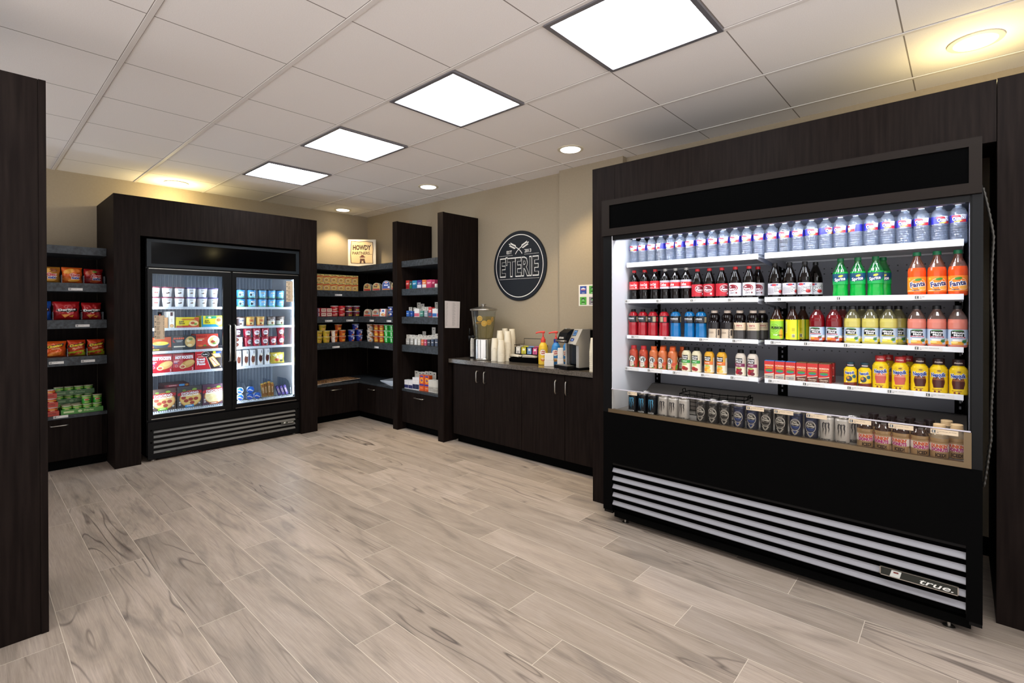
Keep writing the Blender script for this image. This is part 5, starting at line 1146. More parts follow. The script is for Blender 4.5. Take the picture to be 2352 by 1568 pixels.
def small_box(w, h, d, col, band, name, label, cat, loc, rz, group, card=False):
    t = thing(name, label, cat, loc, rz, group)
    m = MB()
    if card:      # hang card with a moulded pack on the front
        m.box(-w / 2, w / 2, d / 2 - 0.0015, d / 2, 0, h, ink('#bdb7ab'), 0); m.build('card', t)
        q = MB(); q.box(-w * 0.36, w * 0.36, -d / 2, d / 2 - 0.002, 0.004, h * 0.62, ink(band), min(0.004, w * 0.12)); art(q, [('r', -w * 300, -2, w * 300, 3, '#e9e4dc')], on_front(-d / 2, 0, h * 0.34)); q.build('pack', t)
        r = MB(); r.box(-w * 0.16, w * 0.16, d / 2 - 0.0022, d / 2 - 0.0016, h * 0.86, h * 0.91, ink('#2a2826')); r.build('hang_slot', t)
    else:
        m.box(-w / 2, w / 2, -d / 2, d / 2, 0, h, ink(col), 0.001); m.build('carton', t)
        q = MB(); q.box(-w / 2 + 0.001, w / 2 - 0.001, -d / 2 - 0.0006, -d / 2 - 0.0001, h * 0.08, h * 0.45, ink(band))
        art(q, [('r', -w * 330, h * 130, w * 330, h * 190, '#f0ebe4'), ('r', -w * 300, h * 20, w * 150, h * 50, '#f0ebe4')], on_front(-d / 2 - 0.0006, 0, h / 2)); q.build('print', t)
    return t
# ------------------------------------------------------------------ stocking the freezer (fronts face +X)
Q = PI / 2
def fill(key, ys, x, z, what, where, group, nth, rz=Q):
    """A row along Y on the back-wall side, told apart counted from the chip shelf end."""
    for i, y in enumerate(ys):
        lab = what + ((', %s' % nth[i]) if nth else '') + ((' ' + where) if where else '')
        place(key, lab, (x, y, z), rz + random.uniform(-0.05, 0.05), group)
X = -5.598; z0 = FSH[0] + 0.0015
keys = ['pintberry', 'pintchoc', 'pintchoc', 'pintnut', 'pintnut', 'pintnut']; ys = [1.196, 1.2935, 1.391, 1.4885, 1.586, 1.6835]
lids = ['maroon-lid', 'maroon-lid', 'maroon-lid', 'purple-lid', 'purple-lid', 'purple-lid']
for lay, ln_ in ((0, 'lower'), (1, 'upper')):
    for i, y in enumerate(ys):
        place(keys[i], 'white %s ice cream tub, %s in the %s layer from the chip shelf side' % (lids[i], ORD[i], ln_), (X, y, z0 + 0.0955 * lay), Q + random.uniform(-0.1, 0.1), 'white ice cream tubs')
keys = ['pintfudge', 'pintfudge', 'pintcow', 'pintcow', 'pintcow']; ys = [1.943, 2.050, 2.155, 2.253, 2.3465]
for lay, ln_ in ((0, 'lower'), (1, 'upper')):
    for i, y in enumerate(ys):
        place(keys[i], 'blue black-lid ice cream tub, %s in the %s layer from the door handles' % (ORD[i], ln_), (X, y, z0 + 0.0955 * lay), Q + random.uniform(-0.2, 0.2), 'blue ice cream tubs')
z1 = FSH[1] + 0.0015
for k, y, l in (('tubsnick', 1.936, 'white and dark brown ice cream tub at the handle end of the second shelf'), ('tubtwix', 2.034, 'gold ice cream tub next to the dark brown one'), ('tubtwix', 2.135, 'gold ice cream tub next to the brown and green one'), ('tubdove', 2.249, 'brown and green ice cream tub beside the gold tubs'), ('tubdove', 2.346, 'brown and green ice cream tub by the light strip')):
    place(k, l, (X, y, z1), Q + random.uniform(-0.1, 0.1), 'ice cream tubs on the second freezer shelf')
z2 = FSH[2] + 0.0015
GD = 'red ice cream bites tubs'
for i, y in enumerate((2.004, 2.093, 2.179, 2.264, 2.3495)): place('dibs', 'red ice cream bites tub, %s in the lower layer from the door handles' % ORD[i], (X, y, z2), Q + (0.5 if i == 0 else 0.0), GD)
for i, y in enumerate((2.004, 2.093, 2.182)): place('dibs', 'red ice cream bites tub, %s in the upper layer from the door handles' % ORD[i], (X, y, z2 + 0.0948), Q, GD)
place('dibs', 'red ice cream bites tub of the upper layer by the light strip', (X, 2.3495, z2 + 0.0948), Q, GD)
place('barflat', 'flat white ice cream bar box at the bottom under the dark tub', (-5.60, 1.893, z2), Q, 'flat white bar boxes'); place('barflat', 'flat white ice cream bar box directly under the dark tub', (-5.60, 1.895, z2 + 0.0507), Q, 'flat white bar boxes')
place('dibsdark', 'dark purple ice cream bites tub on two flat white boxes', (X, 1.906, z2 + 0.1015), Q, GD)
z3 = FSH[3] + 0.0015
for k, y, l in (('baralmond', 1.900, 'white bar box with nutty bar beside the door handle'), ('baralmond', 1.974, 'white bar box with nutty bar, second from the door handle'), ('baralmond', 2.040, 'white bar box with nutty bar, third from the door handle'), ('bardark', 2.116, 'white bar box with smooth dark bar, next to the nutty ones'), ('bardark', 2.183, 'white bar box with smooth dark bar beside the yellow bags')):
    place(k, l, (-5.59, y, z3), Q + random.uniform(-0.06, 0.06), 'tall white ice cream bar boxes')
place('yellowbag', 'yellow frozen snack bag lying in front beside the bar boxes', (-5.575, 2.308, z3 + 0.001), Q + 0.1, 'yellow frozen snack bags'); place('yellowbag', 'yellow frozen snack bag behind the front yellow bag', (-5.655, 2.305, z3 + 0.001), Q - 0.12, 'yellow frozen snack bags')

place('fbplain', 'plain brown frozen food box behind the door price list', (-5.60, 1.262, z1), Q); place('fbtall', 'tall white frozen food box beside the door price list', (-5.62, 1.313, z1), Q)
place('fbyellow', 'yellow frozen food box with red bottom band', (-5.62, 1.447, z1), Q); place('fbteal', 'yellow and teal frozen food box by the door handles', (-5.62, 1.656, z1), Q)
place('fbbowl', 'orange frozen food box picturing a bowl of macaroni', (-5.62, 1.228, z2), Q); place('fbdark', 'dark grey frozen food box with orange title', (-5.62, 1.4145, z2), Q); place('fbplate', 'red frozen food box picturing a white plate', (-5.62, 1.6135, z2), Q)
place('fbpocket', 'red frozen sandwich box cut by the door frame', (-5.59, 1.230, z3), Q, 'red frozen sandwich boxes'); place('fbpocket', 'red frozen sandwich box between another and the pizza bread box', (-5.59, 1.411, z3), Q, 'red frozen sandwich boxes'); place('fbfrench', 'dark and red french bread pizza box', (-5.59, 1.6235, z3), Q)
zd = 0.4315; GP = 'frozen pizza boxes on the freezer floor'
place('pizzameat', 'frozen pizza box with green tag standing by the door frame', (-5.545, 1.2415, zd), Q, GP); place('pizzapep', 'frozen pizza box with blue tag standing in the middle', (-5.545, 1.4585, zd), Q, GP); place('pizzacheese', 'pale cheese pizza box with purple edge near the mullion', (-5.545, 1.669, zd), Q, GP)
nm_ = ['at the bottom', 'second from the bottom', 'third from the bottom', 'fourth from the bottom', 'fifth from the bottom', 'sixth from the bottom', 'seventh from the bottom', 'on top']
for i in range(8): place('pizzaflat', 'flat dark red pizza box %s of the stack behind the standing boxes' % nm_[i], (-5.70, 1.365 + 0.006 * (i % 3), zd + 0.0286 * i), Q, GP)
for i in range(6): place('pizzaflat', 'flat dark red pizza box %s of the stack near the mullion' % (nm_[i] if i < 5 else 'on top'), (-5.70, 1.625, zd + 0.0286 * i), Q, GP)

# bins and novelties on the freezer floor
BIN = clear('#dfe6ee', 0.12, 0.05, 0, 60, 0.10)
for i, (y, l) in enumerate(((1.972, 'clear curved bin divider between the round blue tubs'), (2.112, 'clear curved bin divider beside the gold bars'), (2.262, 'clear curved bin divider between gold and purple bars'), (2.425, 'clear curved bin divider by the light strip'))):
    t = thing('bin_divider', l, 'bin divider', (-5.60, y, 0.4312), 0, 'clear bin dividers')
    pl = [(0.085, 0.002), (0.085, 0.03), (0.078, 0.08), (0.055, 0.125), (0.015, 0.155), (-0.04, 0.17), (-0.26, 0.17), (-0.26, 0.002)]
    MB().prism(pl, 'y', -0.0012, 0.0012, BIN).build('curved_wall', t)
    m = MB(); m.box(-0.26, 0.085, 0.0014, 0.018, 0, 0.0018, BIN); m.build('foot', t)
def disc(label, y, z, x, white):
    t = thing('round_ice_cream_tub', label, 'round ice cream tub', (x, y, z), 0, 'round blue ice cream tubs')
    T = Matrix.Rotation(PI / 2, 4, 'Y')
    m = MB(); m.lathe([(0.030, -0.045), (0.0335, 0.0)], ink('#d8dde2'), 24, T=T); m.build('cup', t)
    l = MB(); l.lathe([(0.0345, 0.0), (0.0345, 0.005), (0.033, 0.006)], ink('#dfe6ea' if white else '#1f52b0'), 24, T=T)
    art(l, [('e', 0, 0, 28, 28, '#1f56b8'), ('p', [(-27, 4), (-8, 8), (26, -12), (20, -18), (-10, -4), (-26, -6)], '#e8ecf0'), ('p', [(-20, 2), (16, -12), (14, -15), (-18, -2)], '#c04a4a'), ('e', -4, 16, 14, 6, '#2f86d8')], lambda u, v, o: (0.006 + o, u, v)); l.build('lid', t)
disc('round blue tub on top of the pair by the door handles', 1.907, 0.537, -5.53, True); disc('round blue tub at the bottom of the pair by the door handles', 1.909, 0.4668, -5.53, True)
disc('round blue tub on top of the three beside the gold bars', 2.012, 0.534, -5.53, False); disc('round blue tub at the bottom of the three, handle side', 2.010, 0.4645, -5.54, False); disc('round blue tub at the bottom of the three, beside the divider', 2.0755, 0.4668, -5.52, False)
def stick(name, label, group, y0, z0, y1, z1, x, col, acc, w=0.017):
    t = thing(name, label, 'ice cream bar', (x, y0, z0), 0, group)
    a = math.atan2(y1 - y0, z1 - z0); L_ = math.hypot(y1 - y0, z1 - z0)
    T = Matrix.Rotation(-a, 4, 'X')
    m = MB(); m.box(-0.012, 0.012, -w, w, 0.006, L_ - 0.006, paint(col, 0.25, 0.3), 0.006, T=T)
    for k in (0, L_ - 0.008): m.box(-0.0015, 0.0015, -w, w, k, k + 0.008, paint(col, 0.25, 0.3), 0, T=T)
    m.build('wrapper', t)
    l = MB(); art(l, [('r', -13, -L_ * 420, 13, L_ * 420, acc), ('r', -6, -L_ * 200, 6, L_ * 200, '#e6cfa8'), ('r', -3, -L_ * 170, 3, L_ * 170, acc)], lambda u, v, o: tuple(T @ Vector((0.0125 + o, u, L_ / 2 + v)))); l.build('print', t)
for i, y in enumerate((2.135, 2.165, 2.196, 2.228)): stick('ice_cream_bar', 'gold wrapped ice cream bar leaning in the bin, %s from the handle side' % ORD[i], 'gold ice cream bars', y + 0.012, 0.436, y - 0.004 + 0.004 * i, 0.585 + 0.008 * (i % 3), -5.545 - 0.005 * (i % 2), '#c9a352', '#8f5a2c', 0.0135)
for i, y in enumerate((2.298, 2.338, 2.378)): stick('ice_cream_bar', 'purple wrapped ice cream bar in the last bin, %s from the gold bars' % ORD[i], 'purple ice cream bars', y + 0.018, 0.436, y - 0.018, 0.545, -5.54, '#3a2f5c', '#4f3f78', 0.0145)

# ------------------------------------------------------------------ corner shelf unit
zs = [b for a, b in FZ]; XF = -5.76
zA, zB, zC, zD = FZ[1][1] + 0.0006, FZ[2][1] + 0.0006, FZ[3][1] + 0.0006, DECK + 0.0006
ys = [2.8785 - 0.0955 * 1 + 0.096 * i + 0.0955 for i in range(6)]
for lay in (0, 1):
    for i, y in enumerate(ys): place('ramen', 'square yellow and red noodle box, %s in the %s layer from the freezer side' % (ORD[i], ('lower', 'upper')[lay]), (XF - 0.047, y, zA + 0.0985 * lay), Q, 'instant noodle boxes')
YF2 = 3.42
GB = 'arched microwave bowls'
place('bowlbeef', 'arched beige bowl carton by the shelf corner on the upper shelf', (-5.60, YF2 + 0.035, zA), 0.55, GB); place('bowlbeef', 'arched beige bowl carton next to the big blue bowl', (-5.40, YF2 + 0.04, zA), 0.55, GB)
place('bowlblue', 'large blue arched bowl carton on the upper corner shelf', (-5.19, YF2 + 0.045, zA), 0.5, GB); place('bowlbeef', 'arched beige bowl carton half hidden beside the tall partition', (-5.005, YF2 + 0.045, zA), 0.4, GB)
GS = 'red soup boxes'
for i, (y, l) in enumerate(((2.938, 'beside the narrow one'), (3.0115, 'beside the soup cups'))):
    place('soupbox', 'red soup box %s, lower of two' % l, (XF - 0.045, y, zB), Q, GS); place('soupbox', 'red soup box %s, upper of two' % l, (XF - 0.045, y, zB + 0.0523), Q, GS)
place('soupedge', 'narrow red and blue soup box at the freezer side, lower one', (XF - 0.045, 2.879, zB), Q, GS); place('soupedge', 'narrow red and blue soup box at the freezer side, upper one', (XF - 0.045, 2.879, zB + 0.0523), Q, GS)
for lay in (0, 1):
    for k, y, w in (('soupred', 3.100, 'red soup cup with white lid'), ('soupredlid', 3.198, 'red soup cup with red lid'), ('soupdark', 3.300, 'maroon and yellow soup cup beside the red lid ones'), ('soupdark', 3.402, 'maroon and yellow soup cup by the shelf corner')):
        place(k, '%s, %s of two' % (w, ('lower', 'upper')[lay]), (XF - 0.045, y, zB + 0.0663 * lay), Q + 0.1, 'soup cups')
place('bowlsoup', 'arched grey bowl carton by the corner on the middle shelf', (-5.60, YF2 + 0.035, zB), 0.55, GB); place('bowlsoup', 'arched grey bowl carton behind the one by the corner', (-5.565, YF2 + 0.145, zB), 0.5, GB); place('bowlsoup', 'arched grey bowl carton beside the small cereal box', (-5.415, YF2 + 0.04, zB), 0.55, GB)
place('chexbox', 'small white cereal box with blue square on the middle shelf', (-5.27, YF2 + 0.05, zB), 0.5); place('chexbox', 'small white cereal box half hidden behind the blue cups', (-5.17, YF2 + 0.115, zB), 0.45)
for lay in (0, 1): place('cupbluebig', 'small blue cup beside the tall partition, %s of two' % ('lower', 'upper')[lay], (-5.10, YF2 + 0.045, zB + 0.0592 * lay), 0.4, 'small blue cups')
GC = 'cereal and noodle cups on the lower corner shelf'
lay_n = ('bottom', 'middle', 'top')
H = 0.0735
for k, y, n, w in (('cupheart', 2.893, 2, 'yellow cereal cup at the freezer side'), ('cupheart', 2.992, 2, 'yellow cereal cup beside the orange ones'), ('cuphoneywhite', 3.098, 2, 'orange and white cereal cup'), ('cuphoney', 3.205, 2, 'orange cereal cup'), ('cupblue', 3.335, 2, 'blue cereal cup beside the orange ones'), ('cupblue', 3.445, 2, 'blue cereal cup in the corner')):
    for i in range(n): place(k, '%s, %s layer' % (w, lay_n[i]), (XF - 0.046, y, zC + H * i), Q + 0.1, GC)
place('cupheart', 'yellow cereal cup alone on the top layer', (XF - 0.046, 2.943, zC + H * 2), Q, GC); place('cuphoney', 'orange cereal cup alone on the top layer', (XF - 0.046, 3.152, zC + H * 2), Q, GC); place('cupblue', 'blue cereal cup alone on the top layer', (XF - 0.046, 3.392, zC + H * 2), Q, GC)
for k, x, w in (('cupwhite', -5.575, 'white cereal cup by the corner'), ('cupred', -5.425, 'red noodle cup beside the white ones'), ('cupred', -5.31, 'red noodle cup beside the green ones'), ('cupgreen', -5.195, 'green noodle cup beside the red ones'), ('cupgreen', -5.085, 'green noodle cup by the tall partition')):
    for i in range(3): place(k, '%s, %s layer' % (w, lay_n[i]), (x, YF2 + 0.048, zC + H * i), 0.65, GC)
# papers on the corner deck
mg = noisy('magazine_print', '#4a2e1e', '#d8a878', 26.0, (1, 2.4, 1), 0.4, 5, 0.4, 0.42, 0.62)
for i in range(5):
    t = thing('magazine', 'glossy brown magazine lying on the corner deck, %s from the freezer' % ORD[i], 'magazine', (-5.86 - 0.01 * (i % 2), 2.80 + 0.125 * i, zD + 0.0001 + 0.0042 * i), 0.06 * (i - 2) , 'magazines on the corner deck')
    MB().box(-0.14, 0.14, -0.10, 0.10, 0, 0.0032, ink('#d8cfc4')).build('pages', t); MB().box(-0.141, 0.141, -0.101, 0.101, 0.0033, 0.0039, mg).build('cover', t)
for i in range(6):
    t = thing('newspaper', 'folded white newspaper on the corner deck by the partition, %s from the bottom' % ORD[i], 'newspaper', (-5.09 - 0.014 * i, 3.545 + 0.006 * i, zD + 0.0001 + 0.0066 * i), 0.12 * (i - 2.5), 'folded newspapers')
    m = MB(); m.box(-0.15, 0.15, -0.13, 0.13, 0, 0.0058, ink(('#d9dde2', '#c9d2dc')[i % 2]), 0.002); m.build('sheets', t)
    l = MB(); art(l, [('r', -130, 86, 130, 112, ('#2f6f9c', '#c9ced4')[i % 2]), ('r', -130, -100, -10, 70, '#aeb2b8'), ('r', 10, -100, 130, -20, '#aeb2b8'), ('r', 10, -10, 130, 70, '#8a6a5a')], on_top(0.0058)); l.build('print', t)

# howdy sign in the corner on top of the shelves
t = thing('howdy_sign', 'white edged parchment sign reading HOWDY PARTNERS in the corner atop the shelves', 'sign', (-6.00, 3.605, 1.9256), R(45))
m = MB(); m.box(-0.185, 0.185, 0, 0.004, 0, 0.392, ink('#e4dccc'))
m.box(-0.12, 0.12, 0.0045, 0.05, 0, 0.004, ink('#e4dccc')); m.build('board', t)
l = MB()
edge = [(-148, -128), (-60, -136), (70, -132), (150, -134), (146, -40), (154, 60), (148, 160), (60, 170), (-40, 164), (-144, 172), (-150, 70), (-156, -20)]
inn = [(x * 0.94, 18 + (y - 18) * 0.95) for x, y in edge]
it = [('p', edge, '#5a3a24'), ('p', inn, '#dcc295'), ('t', 'HOWDY', 0, 84, 62, '#3f2818', 242, 0.05), ('t', 'PARTNERS...', 4, 8, 38, '#3f2818', 262, 0.02),
      ('e', 6, -44, 40, 9, '#5a3426'), ('e', 6, -34, 22, 18, '#6a3a28'), ('p', [(-22, -58), (34, -58), (40, -96), (-28, -96)], '#6a4630'), ('r', -16, -66, 32, -58, '#d8c0a0'), ('p', [(-24, -94), (-4, -94), (-8, -126), (-30, -126)], '#4a2c1e'), ('p', [(16, -94), (38, -94), (48, -126), (24, -126)], '#4a2c1e')]
art(l, it, on_front(-0.0003, 0, 0.20)); l.build('parchment_print', t)

# ------------------------------------------------------------------ toiletry shelf
GT = 'medicine boxes on the upper toiletry shelf'
BX = [(-4.725, 0.060, 0.098, '#c23a34', '#8c1f22', 'red medicine box beside the tall partition'), (-4.663, 0.042, 0.088, '#2f4a4c', '#2f7a4a', 'dark green medicine box beside the red one'), (-4.594, 0.078, 0.092, '#2f86a8', '#1c5f86', 'teal medicine box beside the dark green one'), (-4.505, 0.080, 0.093, '#4a3a8c', '#e4e0e6', 'purple and white medicine box'), (-4.418, 0.070, 0.094, '#d8743a', '#e9e2d8', 'orange and white medicine box'), (-4.332, 0.086, 0.092, '#c8466a', '#b8305a', 'pink medicine box beside the orange one'), (-4.255, 0.052, 0.088, '#b03458', '#8c1f40', 'dark pink medicine box beside the small white boxes')]
for x, w, h, c, b_, l in BX: small_box(w, h, 0.055, c, b_, 'medicine_box', l, 'medicine box', (x, 3.45, zA), random.uniform(-0.04, 0.04), GT)
small_box(0.030, 0.042, 0.05, '#e2dcd2', '#c9c2b8', 'medicine_box', 'small short white medicine box in front of the pink one', 'medicine box', (-4.208, 3.44, zA), 0, GT)
small_box(0.038, 0.148, 0.05, '#e6e0d8', '#d8cdbf', 'medicine_box', 'tall narrow white medicine box at the counter side partition', 'medicine box', (-4.165, 3.45, zA), 0, GT)
GT = 'toiletry packs on the middle toiletry shelf'
BX = [(-4.72, 0.060, 0.112, '#3a6ab8', 'hang card pack with blue base beside the partition', 1), (-4.645, 0.052, 0.108, '#2a56a8', 'hang card pack in bright blue and white', 1), (-4.548, 0.080, 0.094, '#c8586a', 'white and pink toiletry box', 0), (-4.462, 0.060, 0.114, '#4a8a7a', 'hang card pack in green and clear plastic', 1), (-4.385, 0.072, 0.114, '#9aa2a8', 'hang card pack in grey plastic', 1), (-4.310, 0.050, 0.110, '#23305c', 'red and navy tube pack', 0), (-4.232, 0.072, 0.094, '#2f6ab0', 'white and blue toiletry box', 0), (-4.165, 0.05, 0.092, '#c85a7a', 'pink toiletry box at the counter side partition', 0)]
for x, w, h, c, l, cd_ in BX: small_box(w, h, 0.045, '#c03030' if 'red and' in l else '#e4e0dc', c, 'toiletry_pack', l, 'toiletry pack', (x, 3.44, zB), random.uniform(-0.05, 0.15), GT, bool(cd_))
for x, h, l in ((-4.66, 0.165, 'tall grey hang card behind the blue packs'), (-4.59, 0.150, 'tall grey hang card behind the white and pink box'), (-4.335, 0.166, 'tall grey hang card behind the tube pack'), (-4.26, 0.160, 'tall grey hang card behind the white and blue box')): small_box(0.062, h, 0.03, '', '#b8b2a8', 'toiletry_pack', l, 'toiletry pack', (x, 3.52, zB), 0.05, GT, True)
GT = 'hang cards on the lower toiletry shelf'
BX = [(-4.722, 0.07, 0.114, '#a09a90', 'grey hang card pack beside the tall partition'), (-4.645, 0.058, 0.114, '#b0aaa0', 'grey hang card pack, second from the tall partition'), (-4.572, 0.05, 0.112, '#d8d4cc', 'white bottle hang card pack'), (-4.512, 0.05, 0.122, '#c9c2b6', 'beige hang card pack beside the white bottle'), (-4.452, 0.045, 0.112, '#d0603a', 'orange hang card pack'), (-4.398, 0.045, 0.114, '#b83a5a', 'pink hang card pack'), (-4.338, 0.05, 0.120, '#2a3040', 'dark blue hang card pack'), (-4.272, 0.05, 0.128, '#2c3a52', 'dark slate hang card pack'), (-4.208, 0.05, 0.140, '#3a4458', 'dark grey hang card pack at the counter side')]
for x, w, h, c, l in BX: small_box(w, h, 0.024, '', c, 'toiletry_pack', l, 'toiletry pack', (x, 3.43, zC), random.uniform(0.1, 0.4), GT, True)
for x, h, l in ((-4.515, 0.155, 'tall hang card behind the beige pack'), (-4.345, 0.205, 'tallest dark hang card behind the dark blue pack'), (-4.24, 0.17, 'tall hang card behind the slate pack')): small_box(0.055, h, 0.02, '', '#8a867e', 'toiletry_pack', l, 'toiletry pack', (x, 3.49, zC), 0.1, GT, True)
GT = 'laundry and toiletry boxes on the toiletry deck'
for x, w, h, c, b_, l in ((-4.718, 0.064, 0.098, '#e0dcdc', '#2a2a58', 'small white and navy carton beside the tall partition'), (-4.640, 0.064, 0.102, '#e0dcdc', '#2a2a58', 'small white and navy carton, second from the tall partition'), (-4.572, 0.052, 0.140, '#e2dedc', '#1f2347', 'taller white and navy carton, away from the orange box'), (-4.513, 0.052, 0.146, '#e2dedc', '#1f2347', 'taller white and navy carton beside the orange box')):
    small_box(w, h, 0.06, c, b_, 'toiletry_pack', l, 'toiletry pack', (x, 3.425, zD), 0.12, GT)
tide = [('e', 0, 30, 26, 30, '#f0c42c'), ('e', 0, 30, 20, 23, '#e07a26'), ('t', 'Tide', 0, 30, 15, '#233a9c', 34, 0.06), ('r', -34, -30, 34, -12, '#3a2f8c'), ('r', -24, 66, 24, 82, '#3a3f9c'), ('r', -22, -60, 22, -50, '#f0a060')]
box_pkg('tide', 'detergent_box', 'detergent box', 0.072, 0.175, 0.05, '#dd5a20', tide)
place('tide', 'orange detergent box beside the white and navy cartons', (-4.446, 3.43, zD), 0.1, 'orange detergent boxes'); place('tide', 'orange detergent box beside the wire rack of white cards', (-4.362, 3.435, zD), 0.1, 'orange detergent boxes')
for i in range(5): place('pouch', 'orange detergent pouch standing behind the white cards, %s from the boxes' % ORD[i], (-4.31 + 0.034 * i, 3.56 - 0.004 * i, zD), 1.15, 'orange detergent pouches')
for i in range(7): small_box(0.066, 0.135, 0.010, '#e0dcd2', '#b8b2a6', 'toiletry_pack', 'white card pack in the wire rack, %s from the orange box' % ORD[i], 'toiletry pack', (-4.302 + 0.0215 * i, 3.43, zD + 0.002), 1.0, 'white card packs in the rack')
t = thing('wire_rack', 'small silver wire rack holding the white card packs', 'wire rack', (-4.235, 3.43, zD))
m = MB()
for s_ in (-1, 1): m.tube([(-0.105, s_ * 0.042, 0.0016), (0.105, s_ * 0.042, 0.0016)], 0.001, STEEL, 6); m.tube([(-0.105, s_ * 0.042, 0.05), (0.105, s_ * 0.042, 0.05)], 0.0012, STEEL, 6)
m.build('rails', t)
m = MB()
for x in (-0.105, 0.105):
    m.tube([(x, -0.042, 0.05), (x, -0.042, 0.0016), (x, 0.042, 0.0016), (x, 0.042, 0.05)], 0.001, STEEL, 6)
m.build('end_loops', t)
for i, (x, h) in enumerate(((-4.70, 0.19), (-4.635, 0.185), (-4.575, 0.19), (-4.51, 0.20), (-4.44, 0.205), (-4.375, 0.20))): small_box(0.058, h, 0.02, '', '#c2bcb0', 'toiletry_pack', 'grey hang card on the deck behind the cartons, %s from the tall partition' % ORD[i], 'toiletry pack', (x, 3.52, zD), 0.1, GT, True)

# ------------------------------------------------------------------ chip shelf
GCH = 'snack bags on the chip shelf'
XC = -5.795
for k, y, z, r, l in (('chexgold', 0.484, zA, 0.0, 'gold snack mix bag cut by the tall cabinet'), ('chexorange', 0.6345, zA, 0.0, 'orange snack mix bag in the middle of the top row'), ('chexred', 0.7785, zA, 0.0, 'dark red snack mix bag beside the freezer surround'),
                      ('doritosblue', 0.419, zB, 0.0, 'blue tortilla chip bag cut by the tall cabinet'), ('doritosred', 0.5985, zB, 0.0, 'red tortilla chip bag beside the blue one'), ('doritossmall', 0.765, zB, 0.0, 'red tortilla chip bag beside the freezer surround'),
                      ('cheetos', 0.519, zC, 0.0, 'plain orange cheese puff bag cut by the tall cabinet'), ('cheetoshot', 0.6615, zC, 0.0, 'orange and lime cheese puff bag in the middle'), ('cheetoshot', 0.7945, zC, 0.0, 'orange and lime cheese puff bag beside the freezer surround')):
    place(k, l, (XC, y, z), Q + r, GCH)
place('doritosred', 'red tortilla chip bag behind the one beside the blue bag', (XC - 0.09, 0.5985, zB), Q, GCH)
DV = clear('#aab4bc', 0.10, 0.05, 0, 60, 0.25)
for i, z, ys_ in ((1, zA, (0.562, 0.707, 0.850)), (2, zB, (0.505, 0.692, 0.838)), (3, zC, (0.597, 0.726))):
    for y in ys_: MB().box(-6.0, -5.722, y - 0.0012, y + 0.0012, z + 0.0, z + 0.068, DV).build('divider', ch[i])
def chip_can(key, col, lid, acc):
    def make():
        t = thing('chip_can', 'x', 'chip can')
        m = MB(); m.lathe([(0.031, 0), (0.032, 0.002), (0.032, 0.064)], ink(col), 24); art(m, [('r', -60, 14, 60, 22, acc), ('e', -2, 0, 20, 9, '#e9d8b0'), ('e', -2, 0, 16, 6, '#c23a2a'), ('r', -16, -26, 16, -18, acc)], on_cyl(0.032, 0.034), 0.008); m.build('body', t)
        l = MB(); l.lathe([(0.0335, 0.0642), (0.0335, 0.069), (0.031, 0.070)], ink(lid), 24); l.build('lid', t)
        return t
    PRO[key] = make
chip_can('pgreen', '#2f9a2c', '#d8cfae', '#bcc86a'); chip_can('pred', '#b8241f', '#d8cfc0', '#e0b048')
def tray(label, x, y, z, w, d, col, acc, group):
    t = thing('can_tray', label, 'cardboard tray', (x, y, z), Q, group)
    m = MB(); m.box(-w / 2, w / 2, -d / 2, d / 2, 0, 0.002, ink(col))
    for a in ((-w / 2, w / 2, -d / 2, -d / 2 + 0.002), (-w / 2, w / 2, d / 2 - 0.002, d / 2), (-w / 2, -w / 2 + 0.002, -d / 2 + 0.002, d / 2 - 0.002), (w / 2 - 0.002, w / 2, -d / 2 + 0.002, d / 2 - 0.002)): m.box(a[0], a[1], a[2], a[3], 0.002, 0.042, ink(col))
    m.build('tray', t)
    l = MB(); art(l, [('r', -w * 480, -19, w * 480, 19, col), ('t', 'Pringles', w * 150, 2, 15, acc, 64, 0.03), ('e', -w * 60, 0, 14, 11, acc), ('r', -w * 440, -8, -w * 200, 8, acc)], on_front(-d / 2, 0, 0.021)); l.build('print', t)
GG = 'green chip cans'; GR = 'red chip cans'; GTR = 'cardboard trays of chip cans'
W4 = 0.283
tray('light green tray of chip cans at the front of the lowest chip shelf', -5.80, 0.693, zD, W4, 0.142, '#4f8f3a', '#c9d8a0', GTR)
for i in range(4):
    place('pgreen', 'green chip can in the front tray, %s from the tall cabinet' % ORD[i], (-5.767, 0.594 + 0.0675 * i, zD + 0.0028), Q, GG)
    if i < 2: place('pgreen', 'green chip can in the second row of the front tray, %s from the tall cabinet' % ORD[i], (-5.835, 0.594 + 0.0675 * i, zD + 0.0028), Q, GG)
place('pgreen', 'green chip can on top of the tray, farther from the surround', (-5.79, 0.727, zD + 0.0738), Q, GG); place('pgreen', 'green chip can on top of the tray, beside the freezer surround', (-5.79, 0.802, zD + 0.0738), Q, GG)
for k in range(3):
    lv = ('bottom', 'middle', 'top')[k]
    tray('dark green tray of chip cans behind, %s of the rear stack' % lv, -5.965, 0.655, zD + 0.0735 * k, W4, 0.142, '#3f6a38', '#7a9a6a', GTR)
    for i in range(4): place('pgreen', 'green chip can in the %s rear tray, %s from the tall cabinet' % (lv, ORD[i]), (-5.930, 0.556 + 0.0675 * i, zD + 0.0735 * k + 0.0028), Q, GG)
for k in range(3):
    lv = ('bottom', 'middle', 'top')[k]; xx = -5.80 - 0.02 * k
    tray('red tray of chip cans beside the tall cabinet, %s of three' % lv, xx, 0.468 - 0.005 * k, zD + 0.0735 * k, 0.145, 0.142, '#b03a2a', '#7a2018', GTR)
    for i in range(2): place('pred', 'red chip can in the %s red tray, %s from the tall cabinet' % (lv, ORD[i]), (xx + 0.033, 0.434 + 0.068 * i - 0.005 * k, zD + 0.0735 * k + 0.0028), Q, GR)
# ------------------------------------------------------------------ coffee counter
ZT = 0.8626
